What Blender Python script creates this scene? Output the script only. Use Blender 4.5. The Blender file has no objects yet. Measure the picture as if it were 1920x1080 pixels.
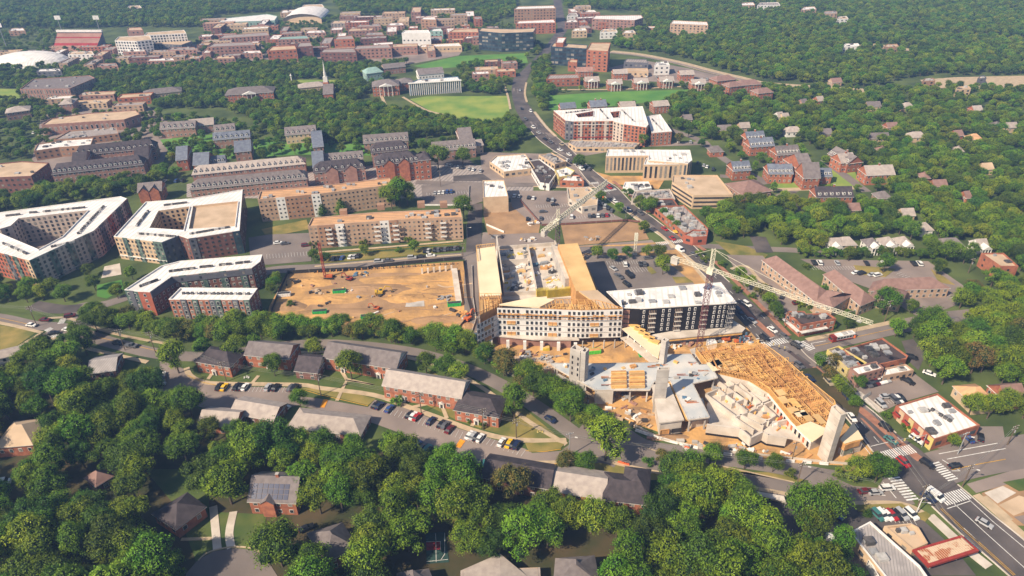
import bpy, math, random
from mathutils import Vector, Matrix
from mathutils.geometry import tessellate_polygon
random.seed(7)
R = math.radians
scene = bpy.context.scene
col = scene.collection

# ------------------------------------------------------------------ camera, light, exposure
FPX, CX, CY, CAMH = 1280.0, 960.0, 540.0, 185.0
_n = Vector(((1000-CX)/FPX, (2650-CY)/FPX, 1.0)).normalized()
UPc = -_n
_f = Vector((0, 0, 1))
Yc = (_f - UPc*_f.dot(UPc)).normalized()
Xc = Yc.cross(UPc)
if Xc.x < 0: Xc = -Xc
def P(px, py, z=0.0):
    """point of the place seen at (px, py) of the 1920 x 1080 photograph, at height z"""
    d = Vector(((px-CX)/FPX, (py-CY)/FPX, 1.0))
    w = Vector((d.dot(Xc), d.dot(Yc), d.dot(UPc)))
    t = (z-CAMH)/w.z
    return Vector((w.x*t, w.y*t, z))
def to_px(v):
    q = Xc*v[0] + Yc*v[1] + UPc*((v[2] if len(v) > 2 else 0)-CAMH)
    if q.z <= 1: return (-9999, -9999)
    return (CX+FPX*q.x/q.z, CY+FPX*q.y/q.z)
cam = bpy.data.cameras.new('camera'); camo = bpy.data.objects.new('camera', cam); col.objects.link(camo)
M = Matrix((Xc, Yc, UPc)) @ Matrix(((1, 0, 0), (0, -1, 0), (0, 0, -1)))
camo.matrix_world = Matrix.Translation((0, 0, CAMH)) @ M.to_4x4()
cam.sensor_width = 36; cam.lens = 36*FPX/1920; cam.clip_end = 20000; cam.clip_start = 1
scene.camera = camo
SUN_AZ, SUN_EL = 217, 41
world = bpy.data.worlds.new('World'); scene.world = world; world.use_nodes = True
nt = world.node_tree; nt.nodes.clear()
sky = nt.nodes.new('ShaderNodeTexSky'); sky.sky_type = 'NISHITA'; sky.sun_disc = False
sky.sun_elevation = R(SUN_EL); sky.sun_rotation = R(90-SUN_AZ); sky.dust_density = 1.5; sky.air_density = 1.0
bg = nt.nodes.new('ShaderNodeBackground'); bg.inputs['Strength'].default_value = 0.08
wo = nt.nodes.new('ShaderNodeOutputWorld')
nt.links.new(sky.outputs[0], bg.inputs[0]); nt.links.new(bg.outputs[0], wo.inputs[0])
sl = bpy.data.lights.new('sun', 'SUN'); sl.energy = 4.9; sl.angle = R(0.6); sl.color = (1.0, 0.86, 0.66)
so = bpy.data.objects.new('sun', sl); col.objects.link(so)
sd = Vector((math.cos(R(SUN_AZ))*math.cos(R(SUN_EL)), math.sin(R(SUN_AZ))*math.cos(R(SUN_EL)), math.sin(R(SUN_EL))))
so.rotation_euler = sd.to_track_quat('Z', 'Y').to_euler(); so.location = (-200, -100, 300)
vs = scene.view_settings; vs.view_transform = 'Standard'; vs.look = 'None'; vs.exposure = 0.60; vs.gamma = 1; vs.use_curve_mapping = False
scene.render.engine = 'CYCLES'
scene.cycles.max_bounces = 5; scene.cycles.volume_bounces = 0; scene.cycles.transparent_max_bounces = 4

# ------------------------------------------------------------------ materials
MATS = {}
def mat(name, c, c2=None, scale=0.3, rough=0.85, bump=0.0, rnd=0.0, detail=4, metal=0.0, spec=0.3, leaf=False, lo=0.35, hi=0.65, emis=None):
    if name in MATS: return MATS[name]
    m = bpy.data.materials.new(name); m.use_nodes = True; t = m.node_tree
    b = t.nodes['Principled BSDF']; b.inputs['Roughness'].default_value = rough; b.inputs['Metallic'].default_value = metal
    b.inputs['Specular IOR Level'].default_value = spec
    if c2 is None: c2 = tuple(x*0.72 for x in c)
    tc = t.nodes.new('ShaderNodeNewGeometry')
    nz = t.nodes.new('ShaderNodeTexNoise'); nz.inputs['Scale'].default_value = scale; nz.inputs['Detail'].default_value = detail
    t.links.new(tc.outputs['Position'], nz.inputs['Vector'])
    rp = t.nodes.new('ShaderNodeValToRGB'); rp.color_ramp.elements[0].position = lo; rp.color_ramp.elements[1].position = hi
    rp.color_ramp.elements[0].color = (*c2, 1); rp.color_ramp.elements[1].color = (*c, 1)
    t.links.new(nz.outputs[0], rp.inputs[0])
    out = rp.outputs[0]
    if rnd:
        oi = t.nodes.new('ShaderNodeObjectInfo')
        hs = t.nodes.new('ShaderNodeHueSaturation')
        def mr(a, b_, src):
            n = t.nodes.new('ShaderNodeMapRange'); n.inputs['To Min'].default_value = a; n.inputs['To Max'].default_value = b_
            t.links.new(src, n.inputs['Value']); return n.outputs[0]
        t.links.new(mr(1-rnd, 1+rnd, oi.outputs['Random']), hs.inputs['Value'])
        if leaf:
            ml = t.nodes.new('ShaderNodeMath'); ml.operation = 'MULTIPLY'; ml.inputs[1].default_value = 7.31
            fr = t.nodes.new('ShaderNodeMath'); fr.operation = 'FRACT'
            t.links.new(oi.outputs['Random'], ml.inputs[0]); t.links.new(ml.outputs[0], fr.inputs[0])
            t.links.new(mr(0.458, 0.520, fr.outputs[0]), hs.inputs['Hue'])
        t.links.new(out, hs.inputs['Color']); out = hs.outputs[0]
    t.links.new(out, b.inputs['Base Color'])
    if bump:
        bp = t.nodes.new('ShaderNodeBump'); bp.inputs['Strength'].default_value = bump; bp.inputs['Distance'].default_value = 0.3
        n2 = t.nodes.new('ShaderNodeTexNoise'); n2.inputs['Scale'].default_value = scale*6; t.links.new(tc.outputs['Position'], n2.inputs['Vector'])
        t.links.new(n2.outputs[0], bp.inputs['Height']); t.links.new(bp.outputs[0], b.inputs['Normal'])
    if leaf:
        b.inputs['Roughness'].default_value = 0.6
        tr = t.nodes.new('ShaderNodeBsdfTranslucent'); mx = t.nodes.new('ShaderNodeMixShader'); mx.inputs[0].default_value = 0.22
        t.links.new(out, tr.inputs['Color']); o = t.nodes['Material Output']
        t.links.new(b.outputs[0], mx.inputs[1]); t.links.new(tr.outputs[0], mx.inputs[2]); t.links.new(mx.outputs[0], o.inputs['Surface'])
    MATS[name] = m; return m
def striped(name, c, c2, freq, ang=0.0, rough=0.8):
    """boards or seams: narrow lines of the second colour along one world direction"""
    if name in MATS: return MATS[name]
    m = mat(name, c); t = m.node_tree
    b = t.nodes['Principled BSDF']; rp = [n for n in t.nodes if n.type == 'VALTORGB'][0]
    g = [n for n in t.nodes if n.type == 'NEW_GEOMETRY'][0]
    mp = t.nodes.new('ShaderNodeMapping'); mp.inputs['Rotation'].default_value = (0, 0, R(ang))
    w = t.nodes.new('ShaderNodeTexWave'); w.inputs['Scale'].default_value = freq; w.inputs['Distortion'].default_value = 0.4
    t.links.new(g.outputs['Position'], mp.inputs['Vector']); t.links.new(mp.outputs[0], w.inputs['Vector'])
    mx = t.nodes.new('ShaderNodeMix'); mx.data_type = 'RGBA'
    r2 = t.nodes.new('ShaderNodeValToRGB'); r2.color_ramp.elements[0].position = 0.12; r2.color_ramp.elements[1].position = 0.3
    t.links.new(w.outputs[0], r2.inputs[0]); t.links.new(r2.outputs[0], mx.inputs[0])
    mx.inputs[6].default_value = (*c2, 1); t.links.new(rp.outputs[0], mx.inputs[7]); t.links.new(mx.outputs[2], b.inputs['Base Color'])
    return m
G = dict(
 ground=mat('ground_green', (.105, .135, .035), (.036, .058, .016), .035, .95, detail=8),
 soil=mat('forest_floor', (.085, .060, .028), (.032, .042, .014), .08, .95, detail=6),
 grass=mat('grass', (.105, .125, .030), (.050, .090, .020), .10, .95, detail=8),
 drygrass=mat('dry_grass', (.30, .22, .065), (.115, .125, .03), .09, .95, detail=8),
 field=mat('field_grass', (.27, .31, .06), (.13, .23, .04), .05, .95, detail=6),
 field2=mat('field_grass_green', (.12, .25, .04), (.07, .19, .03), .04, .95),
 asphalt=mat('asphalt', (.225, .185, .165), (.155, .130, .120), .06, .9, detail=8),
 asphalt_dark=mat('asphalt_dark', (.125, .104, .098), (.068, .060, .060), .09, .9, detail=8),
 asphalt_lot=mat('asphalt_lot', (.285, .225, .195), (.19, .152, .135), .05, .9, detail=8),
 walk=mat('concrete_walk', (.50, .38, .25), (.38, .29, .19), .3, .9),
 brickwalk=mat('brick_walk', (.36, .17, .11), (.26, .12, .08), .4, .9),
 dirt=mat('orange_dirt', (.56, .315, .115), (.33, .195, .09), .11, .95, bump=.8, detail=12, lo=.36, hi=.62),
 dirt2=mat('brown_dirt', (.40, .24, .125), (.27, .165, .09), .09, .95, bump=.5, detail=8),
 paint=mat('white_paint', (.75, .73, .70), None, 1.0, .7),
 ypaint=mat('yellow_paint', (.62, .34, .04), None, 1.0, .7),
 opaint=mat('orange_paint', (.85, .33, .02), None, 1.0, .7),
 brick=mat('brick_orange', (.40, .145, .078), (.26, .095, .058), .6, .9, rnd=.12),
 brickp=mat('brick_pink', (.36, .20, .155), (.26, .14, .11), .4, .9, rnd=.1),
 brickd=mat('brick_dark', (.21, .095, .075), (.15, .068, .055), .5, .9, rnd=.1),
 tan=mat('tan_brick', (.46, .315, .22), (.38, .25, .17), .3, .9),
 tan2=mat('tan_brick_deep', (.37, .215, .135), (.30, .17, .11), .3, .9),
 cream=mat('cream_panel', (.56, .41, .27), (.48, .34, .22), .3, .85),
 greige=mat('greige_panel', (.54, .44, .37), (.46, .37, .31), .3, .85),
 red=mat('red_panel', (.42, .12, .07), (.30, .09, .055), .3, .8),
 white=mat('white_wall', (.74, .71, .68), (.64, .61, .58), .25, .8),
 black=mat('black_panel', (.016, .014, .016), (.010, .009, .011), .3, .6),
 greyp=mat('grey_panel', (.13, .13, .15), (.10, .10, .12), .3, .7),
 conc=mat('concrete', (.50, .46, .42), (.34, .305, .275), .18, .9, detail=7),
 concp=mat('pale_concrete', (.62, .55, .48), (.45, .385, .32), .18, .9, detail=7),
 deckc=mat('wet_concrete_deck', (.58, .55, .51), (.38, .41, .43), .13, .7, detail=7),
 roofw=mat('white_roof', (.78, .74, .71), (.54, .50, .47), .16, .8, detail=9, lo=.25, hi=.5),
 rooft=mat('tan_roof', (.56, .41, .28), (.44, .32, .21), .12, .9, detail=8),
 roofo=mat('orange_gravel_roof', (.58, .33, .17), (.42, .25, .14), .15, .9, detail=8),
 roofg=mat('grey_flat_roof', (.34, .29, .27), (.22, .19, .18), .08, .9, detail=8),
 roofd=mat('dark_flat_roof', (.085, .062, .060), (.06, .045, .045), .08, .9, detail=8),
 shg=mat('grey_shingle', (.20, .17, .165), (.145, .122, .12), .5, .9, rnd=.12),
 shd=mat('dark_shingle', (.082, .066, .072), (.052, .043, .048), .5, .9, rnd=.12),
 shp=mat('pale_shingle', (.40, .34, .30), (.31, .26, .235), .5, .9, rnd=.08),
 shr=mat('brown_red_shingle', (.27, .165, .14), (.21, .125, .105), .5, .9),
 slate=mat('blue_slate', (.17, .19, .23), (.12, .13, .17), .5, .8, rnd=.1),
 teal=mat('teal_roof', (.28, .42, .38), None, .3, .7),
 blueg=mat('blue_panel', (.11, .20, .30), None, .3, .5),
 stadium=mat('stadium_seats', (.42, .25, .20), (.34, .19, .15), .1, .9),
 stred=mat('stadium_red_seats', (.42, .055, .05), None, .1, .9),
 glass=mat('window_glass', (.045, .05, .055), (.02, .022, .028), .25, .15, spec=.6),
 glassg=mat('green_glass', (.15, .20, .17), (.05, .09, .08), .5, .15, spec=.6),
 glassb=mat('blue_glass', (.045, .075, .10), (.02, .03, .045), .2, .15, spec=.6),
 frame=mat('white_frame', (.70, .67, .63), None, 1, .7),
 metal=mat('grey_metal', (.32, .32, .33), None, 1, .5),
 dmetal=mat('dark_metal', (.06, .055, .055), None, 1, .5),
 unit=mat('rooftop_unit_grey', (.12, .11, .11), (.05, .05, .05), .8, .6),
 unitl=mat('rooftop_unit_light', (.48, .46, .44), None, .8, .6),
 wood=mat('fresh_lumber', (.78, .47, .16), (.60, .34, .11), .5, .8),
 woodo=mat('orange_lumber', (.60, .32, .12), (.44, .22, .08), .5, .8),
 sheath=mat('plywood_sheathing', (.68, .45, .20), (.52, .33, .14), .08, .85, detail=7),
 sheathp=mat('pale_sheathing', (.80, .64, .43), (.70, .55, .36), .10, .85),
 yform=mat('yellow_formwork', (.66, .50, .06), None, .5, .7),
 craney=mat('crane_cream', (.74, .69, .54), None, 1, .5),
 craner=mat('crane_maroon', (.15, .045, .05), None, 1, .5),
 cranek=mat('crane_grey', (.16, .13, .12), None, 1, .5),
 orangem=mat('machine_orange', (.55, .13, .04), None, 1, .5),
 yellowm=mat('machine_yellow', (.62, .38, .04), None, 1, .5),
 greenm=mat('container_green', (.03, .42, .10), None, 1, .5),
 greenc=mat('container_bright_green', (.12, .60, .06), None, 1, .5),
 bark=mat('bark', (.13, .095, .07), (.08, .06, .045), 2, .95),
 wire=mat('cable', (.30, .30, .28), None, 1, .5),
 polew=mat('timber_pole', (.16, .115, .08), None, 1, .9),
 water=mat('river_water', (.16, .17, .20), None, .01, .2),
 solar=mat('solar_panel_blue', (.015, .022, .07), (.01, .015, .05), .6, .2, spec=.6),
 court=mat('court_red', (.30, .02, .03), None, .5, .8),
 courtg=mat('court_green', (.03, .07, .06), None, .5, .8),
 tyre=mat('tyre', (.02, .02, .02), None, 1, .9),
 rust=mat('rusty_roof', (.33, .10, .04), (.55, .42, .30), .45, .8, lo=.45, hi=.55),
 redtrim=mat('red_trim', (.33, .045, .032), None, 1, .6),
 yellowc=mat('yellow_mural', (.58, .46, .12), (.50, .40, .22), .4, .8),
 orangef=mat('orange_net', (.80, .16, .06), None, 1, .8),
 fencec=mat('black_fence_cloth', (.035, .032, .03), None, 1, .9),
 leaf=mat('leaf', (.185, .300, .014), (.070, .165, .010), .25, leaf=True, rnd=.36, detail=4),
 leafl=mat('leaf_light', (.27, .36, .025), (.11, .23, .014), .3, leaf=True, rnd=.25, detail=4),
 leafd=mat('leaf_dark', (.095, .180, .014), (.038, .098, .010), .3, leaf=True, rnd=.3, detail=4),
 leafc=mat('leaf_core_shade', (.012, .028, .005), (.008, .020, .004), .3, .95),
 leafy=mat('leaf_autumn', (.24, .19, .035), (.11, .13, .03), .5, leaf=True, rnd=.2, detail=4),
 glass2=mat('window_with_blind', (.30, .27, .23), (.18, .165, .15), .8, .5),
 glass3=mat('window_sky_glass', (.10, .115, .13), (.05, .06, .07), .4, .12, spec=.7),
)
for nm_, c_, c2_, f_, a_ in (('roofw', (.78, .74, .71), (.62, .58, .55), .11, 8), ('roofo', (.58, .33, .17), (.46, .27, .15), .09, 97), ('roofg', (.36, .31, .285), (.22, .19, .18), .12, 20)):
    G[nm_] = striped(nm_+'_membrane', c_, c2_, f_, a_); rp_ = [n for n in G[nm_].node_tree.nodes if n.type == 'VALTORGB'][0]; rp_.color_ramp.elements[0].position = .3; rp_.color_ramp.elements[1].position = .52
    nz_ = [n for n in G[nm_].node_tree.nodes if n.type == 'TEX_NOISE'][0]; nz_.inputs['Scale'].default_value = .16; nz_.inputs['Detail'].default_value = 9
G['seam'] = striped('standing_seam_roof', (.40, .36, .35), (.26, .24, .23), .35, 20)

# ------------------------------------------------------------------ mesh helpers
class MB:
    def __init__(s): s.v = []; s.f = []; s.m = []; s.mats = []
    def mi(s, m):
        m = G[m] if isinstance(m, str) else m
        if m not in s.mats: s.mats.append(m)
        return s.mats.index(m)
    def add(s, vs_, fs, m):
        k = len(s.v); i = s.mi(m); s.v.extend([tuple(v) for v in vs_])
        for f in fs: s.f.append(tuple(a+k for a in f)); s.m.append(i)
    def quad(s, a, b, c, d, m): s.add([a, b, c, d], [(0, 1, 2, 3)], m)
    def tri(s, a, b, c, m): s.add([a, b, c], [(0, 1, 2)], m)
    def obox(s, c, u, hx, hy, z0, z1, m, bottom=False):
        """box about xy-centre c with unit direction u (local x)"""
        u = Vector((u[0], u[1], 0)).normalized(); w = Vector((-u.y, u.x, 0)); c = Vector((c[0], c[1], 0))
        p = [c-u*hx-w*hy, c+u*hx-w*hy, c+u*hx+w*hy, c-u*hx+w*hy]
        vs_ = [Vector((q.x, q.y, z0)) for q in p]+[Vector((q.x, q.y, z1)) for q in p]
        fs = [(0, 1, 5, 4), (1, 2, 6, 5), (2, 3, 7, 6), (3, 0, 4, 7), (4, 5, 6, 7)]
        if bottom: fs.append((3, 2, 1, 0))
        s.add(vs_, fs, m)
    def bar(s, a, b, r, m, n=4):
        a = Vector(a); b = Vector(b); d = (b-a).normalized()
        x = d.cross(Vector((0, 0, 1)));  x = Vector((1, 0, 0)) if x.length < .01 else x.normalized(); y = d.cross(x)
        ring = [x*math.cos((k+.5)*2*math.pi/n)*r+y*math.sin((k+.5)*2*math.pi/n)*r for k in range(n)]
        s.add([a+q for q in ring]+[b+q for q in ring], [(k, (k+1) % n, n+(k+1) % n, n+k) for k in range(n)]+[tuple(range(n, 2*n)), tuple(reversed(range(n)))], m)
    def cyl(s, c, r0, r1, z0, z1, m, n=8):
        s.add([(c[0]+r0*math.cos(2*math.pi*k/n), c[1]+r0*math.sin(2*math.pi*k/n), z0) for k in range(n)] +
              [(c[0]+r1*math.cos(2*math.pi*k/n), c[1]+r1*math.sin(2*math.pi*k/n), z1) for k in range(n)],
              [(k, (k+1) % n, n+(k+1) % n, n+k) for k in range(n)]+[tuple(range(n, 2*n))], m)
    def cap(s, loops, z, m, flip=False):
        L = [[Vector((p[0], p[1], z)) for p in lp] for lp in loops]
        flat = [v for lp in L for v in lp]
        fs = tessellate_polygon(L)
        out = []
        for f in fs:
            a, b, c = (flat[i] for i in f)
            nz_ = (b-a).cross(c-a).z
            if abs(nz_) < 1e-9: continue
            out.append(f if (nz_ > 0) != flip else tuple(reversed(f)))
        s.add(flat, out, m)
    def walls(s, loop, z0, z1, m, inward=False):
        n = len(loop)
        for i in range(n):
            a = loop[i]; b = loop[(i+1) % n]
            if inward: a, b = b, a
            s.quad((a[0], a[1], z0), (b[0], b[1], z0), (b[0], b[1], z1), (a[0], a[1], z1), m)
    def prism(s, loop, z0, z1, m, mt=None):
        s.walls(loop, z0, z1, m); s.cap([loop], z1, mt or m)
    def build(s, name, parent=None, smooth=False, origin=None):
        o_ = origin if origin is not None else (parent.matrix_world_loc if False else (parent['_o'] if parent is not None and '_o' in parent else (0, 0, 0)))
        me = bpy.data.meshes.new(name)
        vs_ = [(v[0]-o_[0], v[1]-o_[1], v[2]-o_[2]) for v in s.v]
        me.from_pydata(vs_, [], s.f)
        for m in s.mats: me.materials.append(m)
        me.polygons.foreach_set('material_index', s.m)
        if smooth: me.polygons.foreach_set('use_smooth', [True]*len(s.f))
        me.update()
        ob = bpy.data.objects.new(name, me); col.objects.link(ob); ob['_o'] = tuple(o_)
        if parent is not None: ob.parent = parent
        elif origin is not None: ob.location = origin
        return ob
def ccw(poly):
    a = sum(poly[i][0]*poly[(i+1) % len(poly)][1]-poly[(i+1) % len(poly)][0]*poly[i][1] for i in range(len(poly)))
    return list(poly) if a > 0 else list(reversed(poly))
def inset(loop, d):
    n = len(loop); out = []
    for i in range(n):
        p = Vector(loop[i][:2]); a = Vector(loop[i-1][:2]); b = Vector(loop[(i+1) % n][:2])
        e1 = (p-a).normalized(); e2 = (b-p).normalized()
        n1 = Vector((-e1.y, e1.x)); n2 = Vector((-e2.y, e2.x)); k = 1+n1.dot(n2)
        q = p+(n1+n2)*(d/max(k, .35)); out.append((q.x, q.y))
    return out
def inside(pt, poly):
    x, y = pt[0], pt[1]; c = False; n = len(poly); j = n-1
    for i in range(n):
        xi, yi = poly[i][0], poly[i][1]; xj, yj = poly[j][0], poly[j][1]
        if (yi > y) != (yj > y) and x < (xj-xi)*(y-yi)/(yj-yi)+xi: c = not c
        j = i
    return c
def W(pxs, z=0.0): return ccw([tuple(P(a, b, z))[:2] for a, b in pxs])
def thing(name, label, cat, loc, group=None):
    o = bpy.data.objects.new(name, None); col.objects.link(o); o.location = loc; o.empty_display_size = 2
    o['label'] = label; o['category'] = cat; o['_o'] = tuple(loc)
    if group: o['group'] = group
    return o
def tagm(o, label, cat, group=None):
    o['label'] = label; o['category'] = cat
    if group: o['group'] = group
    return o
def stuff(o): o['kind'] = 'stuff'; return o
def struct(o): o['kind'] = 'structure'; return o
FOOT = []      # footprints in world xy, for keeping trees off
NOTREE = []    # photo-space ground polygons without trees
ZC = [0]
def lev(l):
    ZC[0] += 1
    return .04*l+.0016*(ZC[0] % 23)
def patch(name, m, pxs, lvl, h=None, notree=True):
    b = MB(); w = W(pxs)
    z = lev(lvl)
    if h: b.prism(w, 0.0, z+h, m)
    else: b.cap([w], z, m)
    if notree: NOTREE.append([tuple(p) for p in pxs])
    return struct(b.build(name))
def offset_line(pts, d):
    out = []
    for i, p in enumerate(pts):
        a = pts[max(0, i-1)]; c = pts[min(len(pts)-1, i+1)]
        t = Vector((c[0]-a[0], c[1]-a[1])).normalized(); out.append((p[0]-t.y*d, p[1]+t.x*d))
    return out
def smooth_line(pts, k=4):
    out = []
    for i in range(len(pts)-1):
        p0 = pts[max(0, i-1)]; p1 = pts[i]; p2 = pts[i+1]; p3 = pts[min(len(pts)-1, i+2)]
        for j in range(k):
            t = j/k
            out.append(tuple(.5*((2*p1[q])+(-p0[q]+p2[q])*t+(2*p0[q]-5*p1[q]+4*p2[q]-p3[q])*t*t+(-p0[q]+3*p1[q]-3*p2[q]+p3[q])*t**3) for q in (0, 1)))
    out.append(tuple(pts[-1][:2])); return out
def ribbon_mb(b, m, pxs, width, z, h=None, off=0.0, sm=4):
    pts = smooth_line([tuple(P(*p))[:2] for p in pxs], sm) if sm > 1 else [tuple(P(*p))[:2] for p in pxs]
    L = offset_line(pts, off+width/2); Rr = offset_line(pts, off-width/2)
    for i in range(len(pts)-1):
        b.quad((*Rr[i], z), (*Rr[i+1], z), (*L[i+1], z), (*L[i], z), m)
        if h:
            b.quad((*Rr[i], z-h), (*Rr[i+1], z-h), (*Rr[i+1], z), (*Rr[i], z), m)
            b.quad((*L[i+1], z-h), (*L[i], z-h), (*L[i], z), (*L[i+1], z), m)
    return L+list(reversed(Rr))
def ribbon(name, m, pxs, width, lvl, h=None, off=0.0, sm=4, notree=True):
    b = MB(); z = lev(lvl)+(h or 0)
    o = ribbon_mb(b, m, pxs, width, z, h, off, sm)
    if notree: NOTREE.append([to_px((p[0], p[1], 0)) for p in o])
    return struct(b.build(name))
def dashes(b, m, a, c, n, w, frac=.5, z=.31):
    a = Vector(a); c = Vector(c); d = (c-a); u = d.normalized()
    for k in range(n):
        q = a+d*((k+.25*frac)/n); e = q+d*(frac/n); mid = (q+e)/2
        b.add([(*(q.xy+Vector((-u.y, u.x))*s*w/2), z) for s in (-1,)]+[(*(e.xy+Vector((-u.y, u.x))*-w/2), z), (*(e.xy+Vector((-u.y, u.x))*w/2), z), (*(q.xy+Vector((-u.y, u.x))*w/2), z)], [(0, 1, 2, 3)], m)

# ------------------------------------------------------------------ buildings
WR = random.Random(99)
def windows_on(b, a, c, z0, z1, nf, bay, ww, wh, fm='frame', gm='glass', off=0.0, skip=None, inset_end=1.0, sill=.0, pane=None):
    a = Vector(a[:2]); c = Vector(c[:2]); L = (c-a).length
    if L < bay*0.9: return
    u = (c-a)/L; n = Vector((u.y, -u.x)); nb = max(1, int((L-inset_end)/bay)); st = L/nb; fh = (z1-z0)/nf
    gi = G[gm] if isinstance(gm, str) else gm
    for i in range(nb):
        t = (i+.5)*st
        if skip and skip(t/L): continue
        oo = off(t/L) if callable(off) else off
        p = a+u*t
        for k in range(nf):
            zc = z0+(k+.52)*fh; h2 = wh/2
            def q(x, z, d): r = p+u*x+n*(d+oo); return (r.x, r.y, z)
            x2 = ww/2
            if fm:
                e = .14
                b.add([q(-x2-e, zc-h2-e, .0), q(x2+e, zc-h2-e, .0), q(x2+e, zc+h2+e, .0), q(-x2-e, zc+h2+e, .0),
                       q(-x2-e, zc-h2-e, .07), q(x2+e, zc-h2-e, .07), q(x2+e, zc+h2+e, .07), q(-x2-e, zc+h2+e, .07)],
                      [(4, 5, 6, 7), (0, 1, 5, 4), (3, 7, 6, 2)], fm)
            (pane or b).quad(q(-x2, zc-h2, .10), q(x2, zc-h2, .10), q(x2, zc+h2, .10), q(-x2, zc+h2, .10), gi if gm != 'glass' or WR.random() < .62 else WR.choice([G['glass2'], G['glass3']]))
            if gm == 'glass' and fm and WR.random() < .3: b.quad(q(-x2, zc, .12), q(x2, zc, .12), q(x2, zc+h2, .12), q(-x2, zc+h2, .12), 'glass2')
def cam_facing(a, c):
    u = Vector((c[0]-a[0], c[1]-a[1])); n = Vector((u.y, -u.x)).normalized(); m = Vector(((a[0]+c[0])/2, (a[1]+c[1])/2))
    return n.dot((-m).normalized()) > -0.55
def strip(b, a, c, f0, f1, z0, z1, m, off=.15):
    a = Vector(a[:2]); c = Vector(c[:2]); u = (c-a).normalized(); n = Vector((u.y, -u.x)); p = a+(c-a)*f0; q = a+(c-a)*f1
    o = n*off
    v = [(*p, z0), (*q, z0), (*(q+o), z0), (*(p+o), z0), (*p, z1), (*q, z1), (*(q+o), z1), (*(p+o), z1)]
    b.add(v, [(3, 2, 6, 7), (0, 3, 7, 4), (2, 1, 5, 6), (7, 6, 5, 4)], m)
def flat(name, cat, label, pxs, h, wall='brick', roof='roofw', nf=4, win=(3.2, 1.3, 1.5), holes=(), par=.7, z0=0.0, fm='frame', gm='glass',
         facades={}, units=(), nunit=0, ztop=None, base=None, band=None, group=None, win_z0=.6, trim=None, holez=(0.0, 0.0), foot=True):
    """flat-roofed building whose roof outline is seen at pxs, at height h"""
    w = W(pxs, h); hs = [list(reversed(ccw([tuple(P(a, b, h))[:2] for a, b in hp]))) for hp in holes]
    cx = sum(p[0] for p in w)/len(w); cy = sum(p[1] for p in w)/len(w)
    root = thing(name, label, cat, (cx, cy, z0), group)
    if foot: FOOT.append(w)
    b = MB(); t = trim or wall
    b.walls(w, z0, h-.35, wall); b.walls(w, h-.35, h, t)
    ins = inset(w, .45)
    b.cap([w, list(reversed(ins))], h, t)
    b.walls(list(reversed(ins)), h-par, h, t)
    hi = []
    for hz_, hp in zip(holez, hs):
        b.walls(hp, hz_, h, wall)
        # rim round the opening
        rim = inset(hp, .4); b.cap([list(reversed(rim)), hp], h, t); b.walls(rim, h-par, h, t, inward=True); hi.append(rim)
    b.build('wall', root)
    r = MB(); r.cap([ins]+[x for x in hi], h-par, roof); r.build('roof', root)
    if hs:
        y = MB()
        for hz_, hp in zip(holez, hs): y.cap([list(reversed(hp))], hz_+.4, 'asphalt_lot' if hz_ < 1 else 'rooft')
        y.build('courtyard_floor', root)
    wb = MB(); sb = MB()
    loops = [(w, 0)]+[(hp, 9) for hp in hs]
    for lp, tagi in loops:
        n = len(lp)
        for i in range(n):
            a = lp[i]; c = lp[(i+1) % n]
            pa = to_px((*a, h)); pc = to_px((*c, h))
            L = math.hypot(c[0]-a[0], c[1]-a[1])
            if L < 3 or not cam_facing(a, c): continue
            fc = None
            if tagi == 0:
                for key, val in facades.items():      # facades are keyed by a photo point near the middle of the eaves
                    if math.hypot((pa[0]+pc[0])/2-key[0], (pa[1]+pc[1])/2-key[1]) < 14: fc = val
            offf = 0.0; skipf = None
            if fc:
                if fc.get('wall'): strip(sb, a, c, 0, 1, z0, h-.36, fc['wall'], .06)
                sts = fc.get('strips', ())
                for (f0, f1, m) in sts: strip(sb, a, c, f0, f1, z0+fc.get('sz0', 0), h-.1-fc.get('szt', 0), m, .3)
                base_off = .06 if fc.get('wall') else 0
                offf = lambda t_, s_=sts, bo=base_off: (.3 if any(f0 <= t_ <= f1 for f0, f1, _ in s_) else bo)
                if fc.get('bands'):
                    for (za, zb, m) in fc['bands']: strip(sb, a, c, 0, 1, za, zb, m, .38)
            if nf and not (tagi and holez[0] != holez[1] and i is not None and min(holez) < 1 < max(holez) and lp is hs[holez.index(max(holez))]): windows_on(wb, a, c, z0+win_z0, h-.7, (fc or {}).get('nf', nf), *((fc or {}).get('win', win)), fm, (fc or {}).get('gm', gm), offf)
            if base: strip(sb, a, c, 0, 1, z0, z0+base[0], base[1], .22)
            if band: strip(sb, a, c, 0, 1, band[0], band[1], band[2], .3)
    if wb.f: stuff(wb.build('window', root))
    if sb.f: stuff(sb.build('facade_panel', root))
    ub = MB(); u0 = Vector((1, .1)).normalized()
    for (p, q, n_) in units:
        A = P(*p, h); B = P(*q, h); uu = (B-A).xy.normalized()
        for k in range(n_):
            c = A.lerp(B, (k+.5)/n_); ub.obox(c, uu, .55+.2*random.random(), .5, h-par, h-par+1.1, random.choice(['unit', 'unit', 'unitl']))
    if nunit:
        xs = [p[0] for p in w]; ys = [p[1] for p in w]; k = 0; tries = 0; big = inset(w, 2)
        while k < nunit and tries < 400:
            tries += 1; c = (random.uniform(min(xs), max(xs)), random.uniform(min(ys), max(ys)))
            if inside(c, big) and not any(inside(c, hp) for hp in hs):
                a = random.uniform(.6, 1.6); ub.obox(c, u0, a, a*random.uniform(.6, 1), h-par, h-par+random.uniform(.7, 1.6), random.choice(['unit', 'unitl', 'unitl', 'metal'])); k += 1
    if ub.f: stuff(ub.build('rooftop_unit', root))
    return root
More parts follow.
